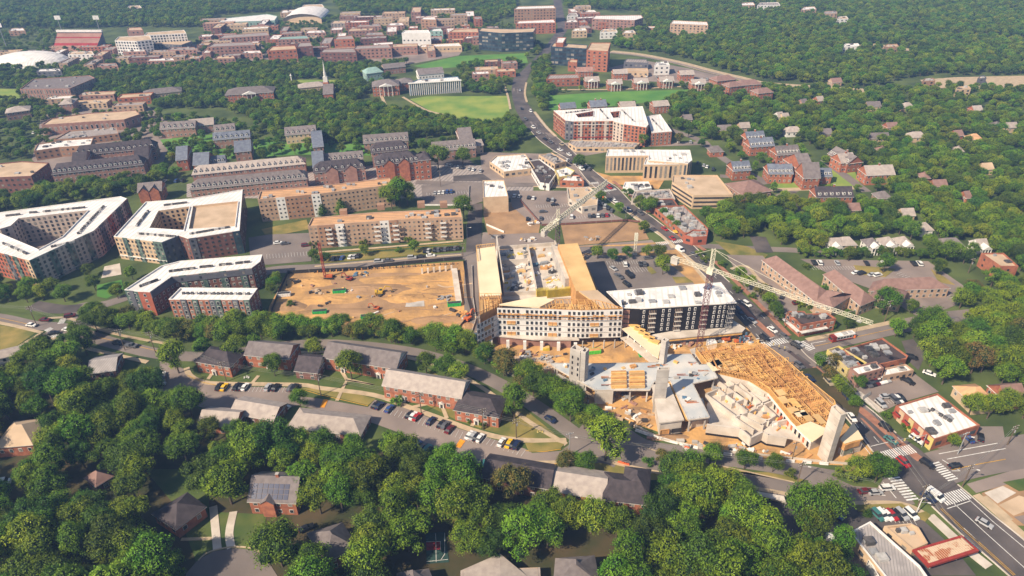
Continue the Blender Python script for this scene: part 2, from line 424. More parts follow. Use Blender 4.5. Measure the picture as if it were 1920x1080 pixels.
def pitched(name, cat, label, p0, p1, depth, h, rh, wall='brick', roof='shg', hip=0.0, nf=2, win=(3.0, 1.1, 1.4), chim=0, dorm=0, dormm='frame',
            porch=0, gable_m=None, z0=0.0, over=.5, group=None, big=False, door=0, xgable=()):
    """ridged building: p0, p1 = photo points of the two front eaves corners, at height h"""
    A = P(*p0, h); B = P(*p1, h); L = (B-A).xy.length; u = (B-A).xy.normalized(); v = Vector((-u.y, u.x))
    def q(x, y, z): r = A.xy+u*x+v*y; return (r.x, r.y, z)
    c = q(L/2, depth/2, z0); root = thing(name, label, cat, c, group)
    FOOT.append([q(0, 0, 0)[:2], q(L, 0, 0)[:2], q(L, depth, 0)[:2], q(0, depth, 0)[:2]])
    b = MB(); b.walls([q(0, 0, 0)[:2], q(L, 0, 0)[:2], q(L, depth, 0)[:2], q(0, depth, 0)[:2]], z0, h, wall)
    hl = hip*depth/2
    if not hip:
        gm_ = gable_m or wall
        b.tri(q(0, depth, h), q(0, 0, h), q(0, depth/2, h+rh), gm_); b.tri(q(L, 0, h), q(L, depth, h), q(L, depth/2, h+rh), gm_)
    b.build('wall', root)
    r = MB(); o = over; k = rh/(depth/2); zo = h-k*o; xo = o if not hip else o
    r1 = q(hl if hip else -xo, depth/2, h+rh); r2 = q(L-hl if hip else L+xo, depth/2, h+rh)
    e = [q(-xo, -o, zo), q(L+xo, -o, zo), q(L+xo, depth+o, zo), q(-xo, depth+o, zo)]
    r.quad(e[0], e[1], r2, r1, roof); r.quad(e[2], e[3], r1, r2, roof)
    if hip: r.tri(e[1], e[2], r2, roof); r.tri(e[3], e[0], r1, roof)
    # eaves board under the roof edge
    e2 = [(x, y, z-.22) for x, y, z in e]
    for i in ((0, 1), (1, 2), (2, 3), (3, 0)) if hip else ((0, 1), (2, 3)): r.quad(e2[i[0]], e2[i[1]], e[i[1]], e[i[0]], 'frame')
    r.quad(e2[3], e2[2], e2[1], e2[0], 'frame')
    ro = r.build('roof', root)
    if chim:
        for i in range(chim):
            cb = MB(); cc = q(L*(i+1)/(chim+1)+.7, depth/2, 0); cb.obox(cc, u, .5, .45, h+rh-.7, h+rh+1.1, 'brick'); cb.obox(cc, u, .6, .55, h+rh+1.1, h+rh+1.25, 'conc')
            cb.build('chimney', ro)
    if dorm:
        for i in range(dorm):
            for side in ((0,) if not big else (0, 1)):
                d = MB(); x = L*(i+.5)/dorm; y0 = .8; z1 = h+k*y0; dw = .85; zt = z1+1.5
                def qq(xx, yy, zz): return q(xx, yy if not side else depth-yy, zz)
                yb = (zt-h)/k
                f = [qq(x-dw, y0, z1-.1), qq(x+dw, y0, z1-.1), qq(x+dw, y0, zt), qq(x-dw, y0, zt)]
                d.add(f, [(0, 1, 2, 3)] if not side else [(3, 2, 1, 0)], dormm)
                d.tri(f[3], f[2], qq(x, y0, zt+.7), dormm)
                d.add([qq(x-dw*.5, y0-.06, z1+.35), qq(x+dw*.5, y0-.06, z1+.35), qq(x+dw*.5, y0-.06, zt-.15), qq(x-dw*.5, y0-.06, zt-.15)], [(0, 1, 2, 3)], 'glass')
                bk = min(depth/2, yb)
                d.tri(f[0], f[3], qq(x-dw, bk, zt), dormm); d.tri(f[1], qq(x+dw, bk, zt), f[2], dormm)
                d.quad(f[3], qq(x, y0-.1, zt+.7), qq(x, bk+.7/k, zt+.7), qq(x-dw, bk, zt), roof); d.quad(qq(x, y0-.1, zt+.7), f[2], qq(x+dw, bk, zt), qq(x, bk+.7/k, zt+.7), roof)
                d.build('dormer', ro)
    for (gx, gw, gh, gd) in xgable:      # cross gables on the front
        d = MB(); x = gx*L
        d.add([q(x-gw, -gd, z0), q(x+gw, -gd, z0), q(x+gw, -gd, h), q(x, -gd, h+gh), q(x-gw, -gd, h)], [(0, 1, 2, 3, 4)], wall)
        d.quad(q(x-gw, 0, z0), q(x-gw, -gd, z0), q(x-gw, -gd, h), q(x-gw, 0, h), wall); d.quad(q(x+gw, -gd, z0), q(x+gw, 0, z0), q(x+gw, 0, h), q(x+gw, -gd, h), wall)
        d.quad(q(x-gw-.3, -gd-.3, h-.2), q(x, -gd-.3, h+gh+.05), q(x, gh/k, h+gh+.05), q(x-gw-.3, 0, h-.2), roof); d.quad(q(x, -gd-.3, h+gh+.05), q(x+gw+.3, -gd-.3, h-.2), q(x+gw+.3, 0, h-.2), q(x, gh/k, h+gh+.05), roof)
        d.build('gable_bay', root)
    if nf:
        lp = [q(0, 0, 0)[:2], q(L, 0, 0)[:2], q(L, depth, 0)[:2], q(0, depth, 0)[:2]]
        wb = MB(); fh = (h-z0)/nf
        for i in range(4):
            a, c2 = lp[i], lp[(i+1) % 4]
            if not cam_facing(a, c2): continue
            if big:      # near enough for each window to be a part of its own
                LL = math.hypot(c2[0]-a[0], c2[1]-a[1]); nb = max(1, int(LL/win[0]))
                uu = Vector((c2[0]-a[0], c2[1]-a[1]))/LL
                for j in range(nb):
                    for kf in range(nf):
                        w1 = MB(); w2 = MB(); m0 = Vector(a)+uu*(LL*(j+.5)/nb); s0 = m0-uu*win[0]*.55; s1 = m0+uu*win[0]*.55
                        windows_on(w1, s0, s1, z0+kf*fh+.1, z0+(kf+1)*fh+.1, 1, win[0]*1.05, win[1], win[2], pane=w2)
                        n_ = Vector((uu.y, -uu.x)); 
                        w1.bar((*(m0+n_*.14), z0+(kf+.52)*fh-win[2]/2), (*(m0+n_*.14), z0+(kf+.52)*fh+win[2]/2+.2), .05, 'frame')
                        wo_ = w1.build('window', root); w2.build('pane', wo_)
            else: windows_on(wb, a, c2, z0+.1, h+.1, nf, *win)
        if wb.f: stuff(wb.build('window', root))
    for i in range(door):
        d = MB(); x = L*(i+.5)/door
        d.obox(q(x, -.25, 0), u, 1.0, .3, z0, z0+2.6, 'frame'); d.add([q(x-1.2, -.8, z0+2.6), q(x+1.2, -.8, z0+2.6), q(x+1.2, 0, z0+2.6), q(x-1.2, 0, z0+2.6), q(x, -.8, z0+3.4), q(x, 0, z0+3.4)], [(0, 1, 4), (0, 4, 5, 3), (1, 2, 5, 4), (3, 2, 1, 0)], 'frame')
        d.add([q(x-.5, -.6, z0), q(x+.5, -.6, z0), q(x+.5, -.6, z0+2.1), q(x-.5, -.6, z0+2.1)], [(0, 1, 2, 3)], 'dmetal')
        d.build('door', root)
    if porch:
        d = MB(); x0, x1 = .5*L-porch/2, .5*L+porch/2; pd = 3.0
        n_ = 4
        for i in range(n_): d.cyl(q(x0+(x1-x0)*i/(n_-1), -pd, 0), .3, .25, z0, h-.2, 'frame', 6)
        d.add([q(x0-.4, -pd-.4, h-.2), q(x1+.4, -pd-.4, h-.2), q(x1+.4, .2, h-.2), q(x0-.4, .2, h-.2), q(L/2, -pd-.4, h+1.9), q(L/2, 1.5, h+1.9)], [(0, 1, 4), (0, 4, 5, 3), (1, 2, 5, 4), (3, 2, 1, 0)], 'frame')
        d.build('portico', root)
    return root

# ------------------------------------------------------------------ ground, roads, lots
g = MB(); g.add([(-3200, -500, 0), (3200, -500, 0), (3200, 4200, 0), (-3200, 4200, 0)], [(0, 1, 2, 3)], 'ground'); struct(g.build('ground'))
patch('forest_floor', 'soil', [(-60, 690), (100, 668), (215, 690), (300, 745), (400, 775), (470, 790), (600, 812), (760, 860), (880, 878), (1000, 890), (1250, 950), (1390, 950), (1440, 1010), (1560, 1078), (1700, 1200), (-60, 1200)], 1, notree=False)
patch('lawn', 'grass', [(320, 655), (450, 655), (540, 668), (760, 675), (870, 710), (960, 760), (1060, 835), (1050, 845), (905, 812), (700, 745), (560, 722), (360, 712)], 2, notree=False)
for pp in ([(560, 727), (600, 738), (690, 760), (705, 748), (640, 732)], [(985, 833), (1058, 830), (1052, 842), (1000, 848)], [(800, 690), (870, 735), (980, 790), (1045, 830), (960, 822), (860, 790), (800, 760), (860, 770)],
           [(940, 755), (975, 760), (1050, 822), (1045, 828), (950, 818), (930, 790)], [(1010, 868), (1080, 860), (1150, 868), (1240, 885), (1240, 900), (1100, 905), (1010, 885)], [(0, 610), (70, 622), (30, 650), (0, 668)],
           [(1184, 832), (1230, 846), (1283, 857), (1352, 872), (1495, 905), (1512, 900), (1440, 886), (1350, 885), (1250, 868), (1200, 850)], [(490, 430), (575, 412), (580, 430), (500, 445)], [(1585, 862), (1660, 880), (1645, 912), (1580, 910), (1570, 895)]):
    patch('dry_grass_verge', 'drygrass', pp, 3, notree=False)
patch('playing_field', 'field', [(768, 186), (800, 181), (950, 180), (956, 200), (950, 240), (905, 243), (860, 224), (820, 216)], 3)
patch('playing_field', 'field2', [(775, 124), (860, 105), (985, 100), (990, 118), (900, 122), (810, 130)], 3)
patch('playing_field', 'field2', [(1022, 180), (1130, 173), (1290, 168), (1302, 182), (1230, 190), (1140, 200), (1030, 207)], 3)
patch('playing_field', 'field', [(-40, 165), (35, 168), (38, 188), (-40, 190)], 3)
patch('playing_field', 'field', [(540, 150), (640, 150), (650, 165), (560, 168)], 3)
patch('lawn', 'field2', [(300, 262), (420, 250), (470, 262), (560, 268), (690, 270), (700, 292), (560, 290), (400, 300), (320, 290)], 2, notree=False)
patch('lawn', 'field', [(500, 215), (640, 205), (700, 225), (660, 240), (520, 232)], 2, notree=False)
patch('lawn', 'field', [(1440, 318), (1600, 315), (1615, 352), (1450, 356)], 2, notree=False)
patch('lawn', 'field2', [(182, 535), (228, 525), (232, 545), (200, 560), (182, 556)], 3, notree=False)
patch('lawn', 'grass', [(270, 880), (380, 880), (395, 960), (500, 965), (480, 1060), (370, 1060), (330, 950)], 2, notree=False)
patch('plaza', 'concp', [(196, 500), (225, 494), (228, 515), (190, 522)], 3)
patch('paved_court', 'asphalt_lot', [(80, 205), (280, 200), (330, 240), (300, 320), (100, 330), (60, 300)], 1, notree=False)
patch('campus_ground', 'asphalt_lot', [(-60, 95), (180, 92), (460, 78), (660, 80), (870, 92), (860, 104), (770, 120), (640, 118), (500, 118), (180, 118), (-60, 130)], 1, notree=False)
patch('campus_ground', 'roofg', [(350, 345), (800, 300), (900, 310), (1000, 345), (1000, 372), (790, 372), (480, 372), (350, 370)], 1, notree=False)
patch('campus_ground', 'asphalt_lot', [(900, 285), (1070, 290), (1150, 345), (1000, 348), (905, 340)], 2)
# ground of the building sites
patch('building_site_ground', 'dirt', [(884, 470), (1180, 458), (1265, 452), (1440, 640), (1650, 862), (1600, 874), (1480, 868), (1330, 842), (1190, 795), (1085, 748), (985, 690), (900, 650), (884, 620)], 2)
patch('pit_ground', 'dirt', [(536, 514), (868, 490), (880, 575), (888, 592), (850, 632), (690, 618), (498, 610), (505, 575)], 2)
patch('bare_lot', 'dirt2', [(908, 385), (975, 377), (1013, 421), (1010, 437), (915, 440), (906, 402)], 3)
patch('bare_lot', 'dirt2', [(1052, 423), (1178, 416), (1202, 420), (1217, 449), (1060, 462)], 3)
patch('building_site_ground', 'dirt', [(1090, 315), (1145, 330), (1250, 330), (1235, 355), (1150, 345), (1100, 330)], 3)
patch('cleared_lot', 'dirt2', [(1840, 925), (1920, 893), (2010, 880), (2010, 990), (1890, 985), (1855, 955)], 3)
patch('bare_slope', 'drygrass', [(1340, 452), (1400, 462), (1440, 478), (1430, 488), (1370, 478)], 3)
# parking lots
def lot(pp, m='asphalt_lot', lvl=4): return patch('parking_lot', m, pp, lvl)
lot([(300, 676), (345, 692), (352, 702), (366, 716), (405, 724), (480, 726), (562, 728), (551, 742), (600, 748), (690, 764), (703, 750), (762, 766), (838, 797), (905, 818), (985, 842), (998, 850), (1052, 846), (1072, 830), (1112, 838), (1133, 852), (1092, 859), (1067, 865), (1000, 876), (940, 872), (883, 864), (845, 850), (807, 838), (768, 838), (757, 815), (700, 794), (600, 770), (560, 760), (500, 775), (380, 765), (297, 735)], 'asphalt_lot')
lot([(1598, 702), (1640, 708), (1713, 700), (1760, 735), (1690, 755), (1650, 775), (1610, 745)])
lot([(1094, 478), (1236, 480), (1262, 500), (1335, 560), (1130, 566)], 'asphalt')
lot([(955, 358), (1062, 358), (1120, 372), (1150, 402), (1172, 413), (1000, 421), (960, 388)])
lot([(790, 348), (905, 344), (905, 378), (880, 386), (793, 386)], 'asphalt')
lot([(466, 446), (505, 440), (582, 437), (584, 490), (500, 497), (470, 492)], 'asphalt')
lot([(1500, 486), (1740, 490), (1812, 540), (1815, 562), (1730, 600), (1640, 545), (1550, 512)])
lot([(1362, 478), (1430, 480), (1500, 560), (1490, 600), (1455, 600), (1400, 545)])
lot([(1395, 945), (1440, 930), (1500, 948), (1500, 1000), (1440, 990), (1405, 965)], 'asphalt_dark')
lot([(1500, 928), (1590, 942), (1640, 958), (1715, 962), (1790, 1030), (1830, 1080), (1560, 1080), (1480, 1010)], 'asphalt_dark')
lot([(1445, 305), (1500, 300), (1530, 330), (1450, 335)])
lot([(1405, 442), (1436, 445), (1450, 474), (1418, 474)], 'asphalt_dark')
lot([(905, 436), (1018, 437), (1058, 463), (1222, 450), (1240, 466), (1100, 476), (900, 474)], 'asphalt_lot', 2)
lot([(1740, 825), (1790, 800), (1880, 800), (1885, 830), (1760, 842)], 'asphalt')
lot([(1690, 640), (1712, 636), (1735, 665), (1722, 695), (1706, 680)], 'asphalt_dark')
lot([(350, 1075), (372, 1050), (400, 1035), (440, 1028), (475, 1032), (500, 1048), (520, 1080), (540, 1110), (340, 1110)], 'asphalt', 5)
lot([(1140, 128), (1200, 112), (1290, 128), (1380, 150), (1330, 158), (1160, 150)], 'asphalt_lot', 2)
lot([(1035, 285), (1075, 296), (1200, 275), (1140, 262), (1060, 268)], 'asphalt_lot', 2)
for cc in ((800, 292, 870, 310), (850, 330, 905, 340)): lot([(cc[0], cc[1]), (cc[2], cc[1]-4), (cc[2]+20, cc[3]), (cc[0], cc[3])], 'asphalt_dark', 3)
# roads
EL = [(1036, -10), (1040, 20), (1046, 55), (1020, 92), (982, 130), (963, 147), (959, 167), (961, 187), (967, 207), (980, 230), (996, 247), (1012, 264), (1038, 283), (1073, 305), (1100, 337), (1117, 353), (1143, 377), (1167, 392), (1200, 417), (1237, 442), (1268, 468), (1322, 519), (1378, 590), (1427, 645), (1453, 667), (1490, 700), (1515, 720), (1563, 759), (1600, 800), (1632, 842), (1648, 862), (1672, 888), (1708, 920), (1747, 950), (1803, 1003), (1864, 1056), (1925, 1110)]
ER = [(1050, -10), (1056, 20), (1063, 58), (1040, 90), (996, 130), (987, 155), (984, 175), (988, 192), (1002, 210), (1023, 237), (1042, 256), (1064, 274), (1086, 296), (1107, 315), (1138, 340), (1158, 353), (1187, 383), (1222, 407), (1258, 434), (1297, 458), (1347, 510), (1368, 530), (1410, 567), (1453, 608), (1490, 642), (1510, 665), (1528, 680), (1548, 694), (1585, 732), (1640, 775), (1680, 813), (1723, 842), (1750, 866), (1795, 909), (1822, 932), (1860, 965), (1925, 1018), (1990, 1080)]
b = MB(); wl = [P(*p).xy for p in EL]+[P(*p).xy for p in reversed(ER)]
b.cap([ccw([tuple(q) for q in wl])], .20, 'asphalt_dark'); struct(b.build('main_road')); NOTREE.append(EL+list(reversed(ER)))
def road(pts, w, m='asphalt', lvl=3, name='side_road', **k): return ribbon(name, m, pts, w, lvl, **k)
road([(380, 545), (480, 515), (520, 506), (600, 502), (740, 491), (900, 478), (1050, 470), (1180, 468), (1262, 462)], 8.5, lvl=4)
road([(-60, 590), (0, 597), (60, 610), (118, 615), (200, 640), (300, 664), (400, 668), (500, 652), (600, 645), (710, 652), (800, 667), (880, 694), (950, 728), (1010, 766), (1066, 806), (1110, 840), (1160, 866)], 7.2, lvl=3)
road([(118, 615), (60, 645), (0, 680), (-60, 715)], 7, lvl=3)
road([(130, 600), (150, 575), (200, 570), (300, 535), (400, 500)], 7, 'asphalt', 3)
road([(60, 572), (110, 580), (150, 578)], 8, 'asphalt_dark', 3)
road([(884, 478), (884, 560), (890, 620), (920, 665), (1000, 715), (1060, 748), (1110, 780), (1160, 808), (1210, 838), (1283, 850), (1355, 860), (1440, 872), (1530, 890), (1620, 905), (1700, 915)], 7.5, lvl=4)
road([(1100, 855), (1180, 856), (1260, 880), (1352, 896), (1447, 912), (1530, 925), (1620, 932), (1705, 930)], 7.5, lvl=4)
patch('road_junction', 'asphalt', [(1066, 828), (1110, 775), (1190, 822), (1186, 840), (1200, 858), (1215, 880), (1150, 872), (1075, 862)], 5)
patch('road_junction', 'asphalt', [(1515, 900), (1580, 898), (1590, 918), (1700, 915), (1712, 938), (1590, 945), (1520, 930)], 5)
patch('road_junction', 'asphalt', [(1480, 640), (1528, 660), (1530, 690), (1453, 667), (1427, 643)], 6)
road([(1460, 665), (1520, 650), (1600, 632), (1690, 612), (1760, 598), (1830, 590)], 9.5, 'asphalt', 4)
road([(1720, 890), (1800, 868), (1925, 845), (2050, 825)], 15, 'asphalt', 4)
patch('worn_lot', 'asphalt_lot', [(1812, 908), (1920, 876), (2010, 860), (2010, 880), (1920, 900), (1830, 925)], 3)
road([(892, 382), (890, 420), (888, 480)], 9, 'asphalt_dark', 3)
road([(780, 342), (900, 346), (1000, 347), (1125, 347)], 7, 'asphalt', 5)
road([(1300, 460), (1400, 466), (1500, 470), (1560, 478)], 6, 'asphalt', 3)
road([(1440, 356), (1540, 354), (1620, 352)], 5, 'walk', 3)
road([(1545, 300), (1585, 330), (1625, 360)], 7, 'asphalt', 3)
road([(1350, 330), (1500, 345), (1440, 380), (1500, 400)], 6, 'asphalt', 2)
road([(1480, 360), (1500, 385), (1505, 400)], 8, 'asphalt_dark', 3)
road([(1226, 215), (1250, 240), (1310, 262), (1360, 300), (1440, 345)], 7, 'asphalt', 2)
road([(1070, 268), (1200, 272), (1330, 268)], 8, 'asphalt_lot', 3)
road([(1145, 97), (1200, 103), (1270, 117), (1330, 133), (1385, 146), (1445, 158), (1620, 170)], 14, 'walk', 3, name='railway_strip')
road([(1145, 99), (1200, 105), (1270, 119), (1330, 135), (1385, 148), (1445, 160)], 5, 'asphalt_lot', 4, name='railway_strip')
road([(1640, 50), (1740, 62), (1860, 72), (2000, 84)], 22, 'water', 2, name='river')
for pp in ([(1575, 84), (1640, 82), (1710, 92), (1740, 98), (1700, 100), (1650, 92)], [(1725, 150), (1790, 145), (1920, 142), (1990, 146), (1990, 168), (1920, 168), (1740, 165)]): patch('quarry_ground', 'walk', pp, 3)
# pavements, kerbs, paths
def walk(pts, w=2.2, m='walk', **k): return ribbon('pavement', m, pts, w, 3, h=.13, **k)
walk([(350, 690), (356, 704), (378, 716), (420, 720), (560, 722), (600, 728), (700, 741), (767, 764), (833, 788), (883, 806), (925, 818), (967, 825), (1020, 827), (1062, 826)], 2.4)
walk([(744, 666), (808, 682), (862, 703), (930, 745), (990, 790), (1062, 834)], 2.0)
walk([(543, 662), (620, 660)], 2.0)
walk([(640, 695), (650, 712), (700, 722), (650, 714), (632, 752)], 1.6, sm=1)
walk([(770, 765), (800, 758), (827, 757), (838, 785)], 1.6, sm=1)
walk([(895, 778), (885, 800)], 1.5, sm=1)
walk([(400, 698), (390, 712)], 1.5, sm=1); walk([(485, 705), (472, 720)], 1.5, sm=1)
walk([(120, 620), (190, 640), (297, 664)], 2.2, off=-6.5)
walk([(75, 606), (120, 604), (200, 632), (308, 653)], 1.6, off=3.2)
walk([(0, 668), (40, 648), (78, 624), (30, 612), (-20, 602)], 2.0, sm=1)
walk([(1000, 868), (1067, 866), (1110, 858), (1150, 868), (1240, 888), (1352, 906), (1450, 922), (1495, 931)], 1.6)
walk([(1184, 830), (1230, 846), (1283, 858), (1352, 874), (1490, 905)], .5, 'walk')
walk([(590, 500), (740, 487), (865, 478)], 1.4)
walk([(580, 475), (720, 464), (868, 452)], 1.8)
walk([(1000, 350), (1060, 352), (1120, 352)], 1.6)
walk([(755, 182), (800, 207), (845, 218), (870, 232), (910, 245)], 2.5, 'walk')
walk([(945, 160), (952, 180), (957, 205)], 2.0)
walk([(700, 150), (715, 180), (730, 215)], 3, 'walk')
walk([(1530, 688), (1590, 745), (1640, 786), (1690, 830), (1730, 862)], 3.4, 'brickwalk', off=-1)
walk([(1600, 738), (1645, 775)], 3.0, 'concp', off=2)
walk([(1480, 630), (1400, 548), (1340, 490)], 2.4, 'brickwalk')
walk([(1322, 470), (1270, 435), (1180, 365), (1150, 340)], 2.4, 'brickwalk')
walk([(1830, 928), (1870, 962), (1930, 1015)], 3.0)
walk([(1750, 965), (1810, 1020), (1860, 1060)], 3.4, 'concp', off=-1.5)
walk([(1600, 945), (1690, 946), (1740, 968)], 2.2)
walk([(1512, 638), (1600, 620), (1680, 603)], 2.6)
walk([(1380, 568), (1415, 600), (1450, 632)], 1.5, 'walk')
walk([(1180, 400), (1212, 422), (1245, 446), (1262, 466)], 2.2)
walk([(1280, 475), (1330, 535), (1345, 560)], 2.0)
walk([(1002, 210), (1023, 237), (1042, 256)], 2.6); walk([(987, 155), (984, 175), (988, 192)], 2.0)
walk([(1028, 168), (1150, 168), (1290, 162)], 3.0)
walk([(400, 950), (405, 1000), (408, 1032)], 2.6, 'concp'); walk([(438, 960), (430, 1000), (434, 1028)], 2.6, 'concp'); walk([(340, 1012), (400, 1010)], 1.2)
walk([(1370, 505), (1400, 500), (1430, 530), (1500, 568)], 2.0)
b = MB(); ribbon_mb(b, 'walk', [(372, 1052), (385, 1040), (405, 1032), (440, 1026), (475, 1030), (500, 1046)], .5, .36, .25); struct(b.build('kerb'))
# kerbs and the median of the main road
b = MB()
for E_ in (EL[10:23], EL[23:31], EL[33:], ER[8:22], ER[24:31], ER[33:]): ribbon_mb(b, 'concp', E_, .45, .345, .25)
struct(b.build('kerb'))
patch('median', 'brickwalk', [(1382, 570), (1392, 574), (1453, 630), (1446, 634), (1400, 592)], 5, h=.12)
patch('median', 'soil', [(1498, 694), (1530, 690), (1548, 705), (1578, 733), (1612, 764), (1607, 783), (1567, 755), (1533, 723)], 5, h=.12, notree=False)
patch('median', 'walk', [(1240, 445), (1256, 452), (1330, 515), (1322, 512), (1290, 488)], 5, h=.12)
patch('median', 'brickwalk', [(1612, 784), (1618, 786), (1700, 868), (1694, 868)], 5, h=.1)
patch('traffic_island', 'drygrass', [(985, 832), (1045, 830), (1058, 834), (1050, 843), (1020, 847), (992, 848)], 5, h=.15, notree=False)
patch('traffic_island', 'grass', [(1568, 898), (1580, 885), (1640, 885), (1655, 900), (1645, 915), (1600, 912)], 5, h=.15, notree=False)
patch('traffic_island', 'drygrass', [(1598, 948), (1690, 945), (1715, 958), (1690, 962), (1610, 960)], 5, h=.15, notree=False)
patch('traffic_island', 'drygrass', [(1718, 965), (1735, 960), (1745, 968), (1735, 978), (1722, 974)], 6, h=.15)
patch('lot_island', 'drygrass', [(1213, 500), (1222, 502), (1231, 512), (1222, 515), (1215, 508)], 5, h=.15)
patch('lot_island', 'drygrass', [(1260, 520), (1285, 520), (1300, 530), (1268, 532)], 5, h=.15, notree=False)
patch('lot_island', 'drygrass', [(1600, 498), (1680, 505), (1660, 520), (1610, 515)], 5, h=.15, notree=False)
patch('lot_island', 'drygrass', [(1745, 505), (1770, 520), (1790, 535), (1760, 530)], 5, h=.15, notree=False)
patch('lot_island', 'drygrass', [(600, 482), (700, 474), (860, 462), (862, 470), (720, 484), (600, 494)], 5, h=.15, notree=False)
# painted markings: one sheet per crosswalk and per set of lines
def crosswalk(a, c, n, length=3.0, z=.325):
    A = P(*a).xy; C = P(*c).xy; u = (C-A).normalized(); v = Vector((-u.y, u.x)); L = (C-A).length; b = MB()
    for k in range(n):
        q = A+u*(L*(k+.5)/n); w = L/n*.28
        b.add([(*(q+u*i*w+v*j*length/2), z) for i, j in ((-1, -1), (1, -1), (1, 1), (-1, 1))], [(0, 1, 2, 3)], 'paint')
    struct(b.build('crosswalk_marking'))
crosswalk((1430, 648), (1475, 638), 11, 4); crosswalk((1648, 858), (1712, 842), 16, 4.2); crosswalk((1674, 895), (1712, 940), 9, 4.5); crosswalk((1750, 868), (1788, 902), 9, 4.2)
crosswalk((1765, 940), (1812, 926), 11, 4.5); crosswalk((1230, 458), (1280, 452), 15, 3.5); crosswalk((1104, 345), (1122, 343), 8, 3); crosswalk((1130, 360), (1155, 355), 10, 3)
crosswalk((1500, 642), (1523, 657), 7, 4); crosswalk((86, 622), (98, 616), 6, 3); crosswalk((114, 608), (120, 598), 5, 3); crosswalk((92, 626), (106, 632), 6, 3)
def lines(name, m, segs, w=.18, z=.31, dash=0):
    b = MB()
    for s in segs:
        for i in range(len(s)-1):
            a, c = P(*s[i]), P(*s[i+1])
            if dash: dashes(b, m, a, c, max(1, int((c-a).length/dash)), w, .4, z)
            else:
                u = (c-a).xy.normalized(); v = Vector((-u.y, u.x))*w/2
                b.add([(*(a.xy-v), z), (*(c.xy-v), z), (*(c.xy+v), z), (*(a.xy+v), z)], [(0, 1, 2, 3)], m)
    struct(b.build(name))
lines('road_marking', 'ypaint', [[(1763, 955), (1800, 990), (1845, 1030), (1900, 1080)], [(1766, 954), (1803, 989), (1848, 1029), (1903, 1079)]], .2)
lines('road_marking', 'paint', [[(1788, 945), (1845, 998), (1925, 1070)], [(1812, 934), (1860, 978), (1925, 1032)], [(1650, 875), (1625, 845), (1600, 812)], [(1632, 838), (1665, 830)], [(1775, 955), (1820, 940)]], .25)
lines('road_marking', 'paint', [[(1600, 790), (1640, 845)], [(1612, 790), (1660, 845)], [(1655, 795), (1705, 842)], [(1395, 590), (1440, 640)], [(1388, 592), (1430, 642)], [(1425, 590), (1480, 642)], [(1300, 478), (1350, 530), (1400, 575)], [(1120, 345), (1180, 395), (1240, 440)], [(1000, 235), (1060, 285), (1100, 318)], [(1800, 985), (1870, 1050)]], .2, dash=7)
lines('road_marking', 'paint', [[(1425, 640), (1450, 634)], [(1548, 640), (1520, 645), (1528, 655)], [(1766, 863), (1800, 884), (1784, 884)], [(1775, 862), (1840, 850), (1885, 842)], [(1760, 852), (1870, 832)], [(1610, 925), (1660, 930)], [(1655, 905), (1680, 935)], [(1240, 460), (1285, 453)]], .3)
lines('road_marking', 'ypaint', [[(1784, 882), (1830, 872), (1885, 862)], [(1528, 650), (1600, 634), (1690, 614)], [(1003, 345), (1110, 349)], [(0, 597), (60, 610)], [(150, 625), (300, 660)]], .25)
lines('road_marking', 'opaint', [[(604, 765), (611, 750)]], 2.0); lines('road_marking', 'opaint', [[(858, 840), (868, 826)]], 2.2)
lines('kerb_line', 'ypaint', [[(353, 705), (378, 717), (405, 723)], [(562, 730), (600, 741), (690, 762)], [(1000, 877), (1067, 867), (1092, 860)], [(985, 846), (1020, 848), (1052, 843)], [(585, 478), (720, 468), (860, 458)]], .3, .315)
def stalls(name, a, c, n, dirpx, w=.12):
    A, C = P(*a), P(*c); d = (P(*dirpx)-A).xy; b = MB()
    for k in range(n+1):
        p = A.lerp(C, k/n).xy; u = d.normalized(); v = Vector((-u.y, u.x))*w/2; e = p+d
        b.add([(*(p-v), .312), (*(e-v), .312), (*(e+v), .312), (*(p+v), .312)], [(0, 1, 2, 3)], 'paint')
    struct(b.build(name))
for s in [((704, 755), (900, 822), 26, (696, 766)), ((905, 818), (985, 845), 10, (896, 829)), ((1140, 497), (1205, 496), 14, (1137, 490)), ((1185, 512), (1215, 510), 6, (1178, 502)), ((1420, 960), (1500, 1000), 6, (1408, 980)), ((1000, 408), (1150, 402), 30, (1002, 414)), ((1005, 385), (1110, 380), 24, (1007, 391)),
          ((800, 362), (880, 358), 16, (801, 368)), ((1630, 715), (1690, 700), 14, (1637, 725)), ((1640, 768), (1680, 755), 9, (1634, 762)), ((1520, 500), (1600, 500), 16, (1526, 507)), ((1680, 515), (1780, 560), 18, (1690, 512)), ((1640, 964), (1710, 972), 9, (1648, 978)), ((1370, 505), (1440, 560), 14, (1378, 503)), ((500, 478), (580, 472), 14, (501, 486)), ((430, 725), (555, 727), 18, (424, 735))]: stalls('stall_marking', *s)

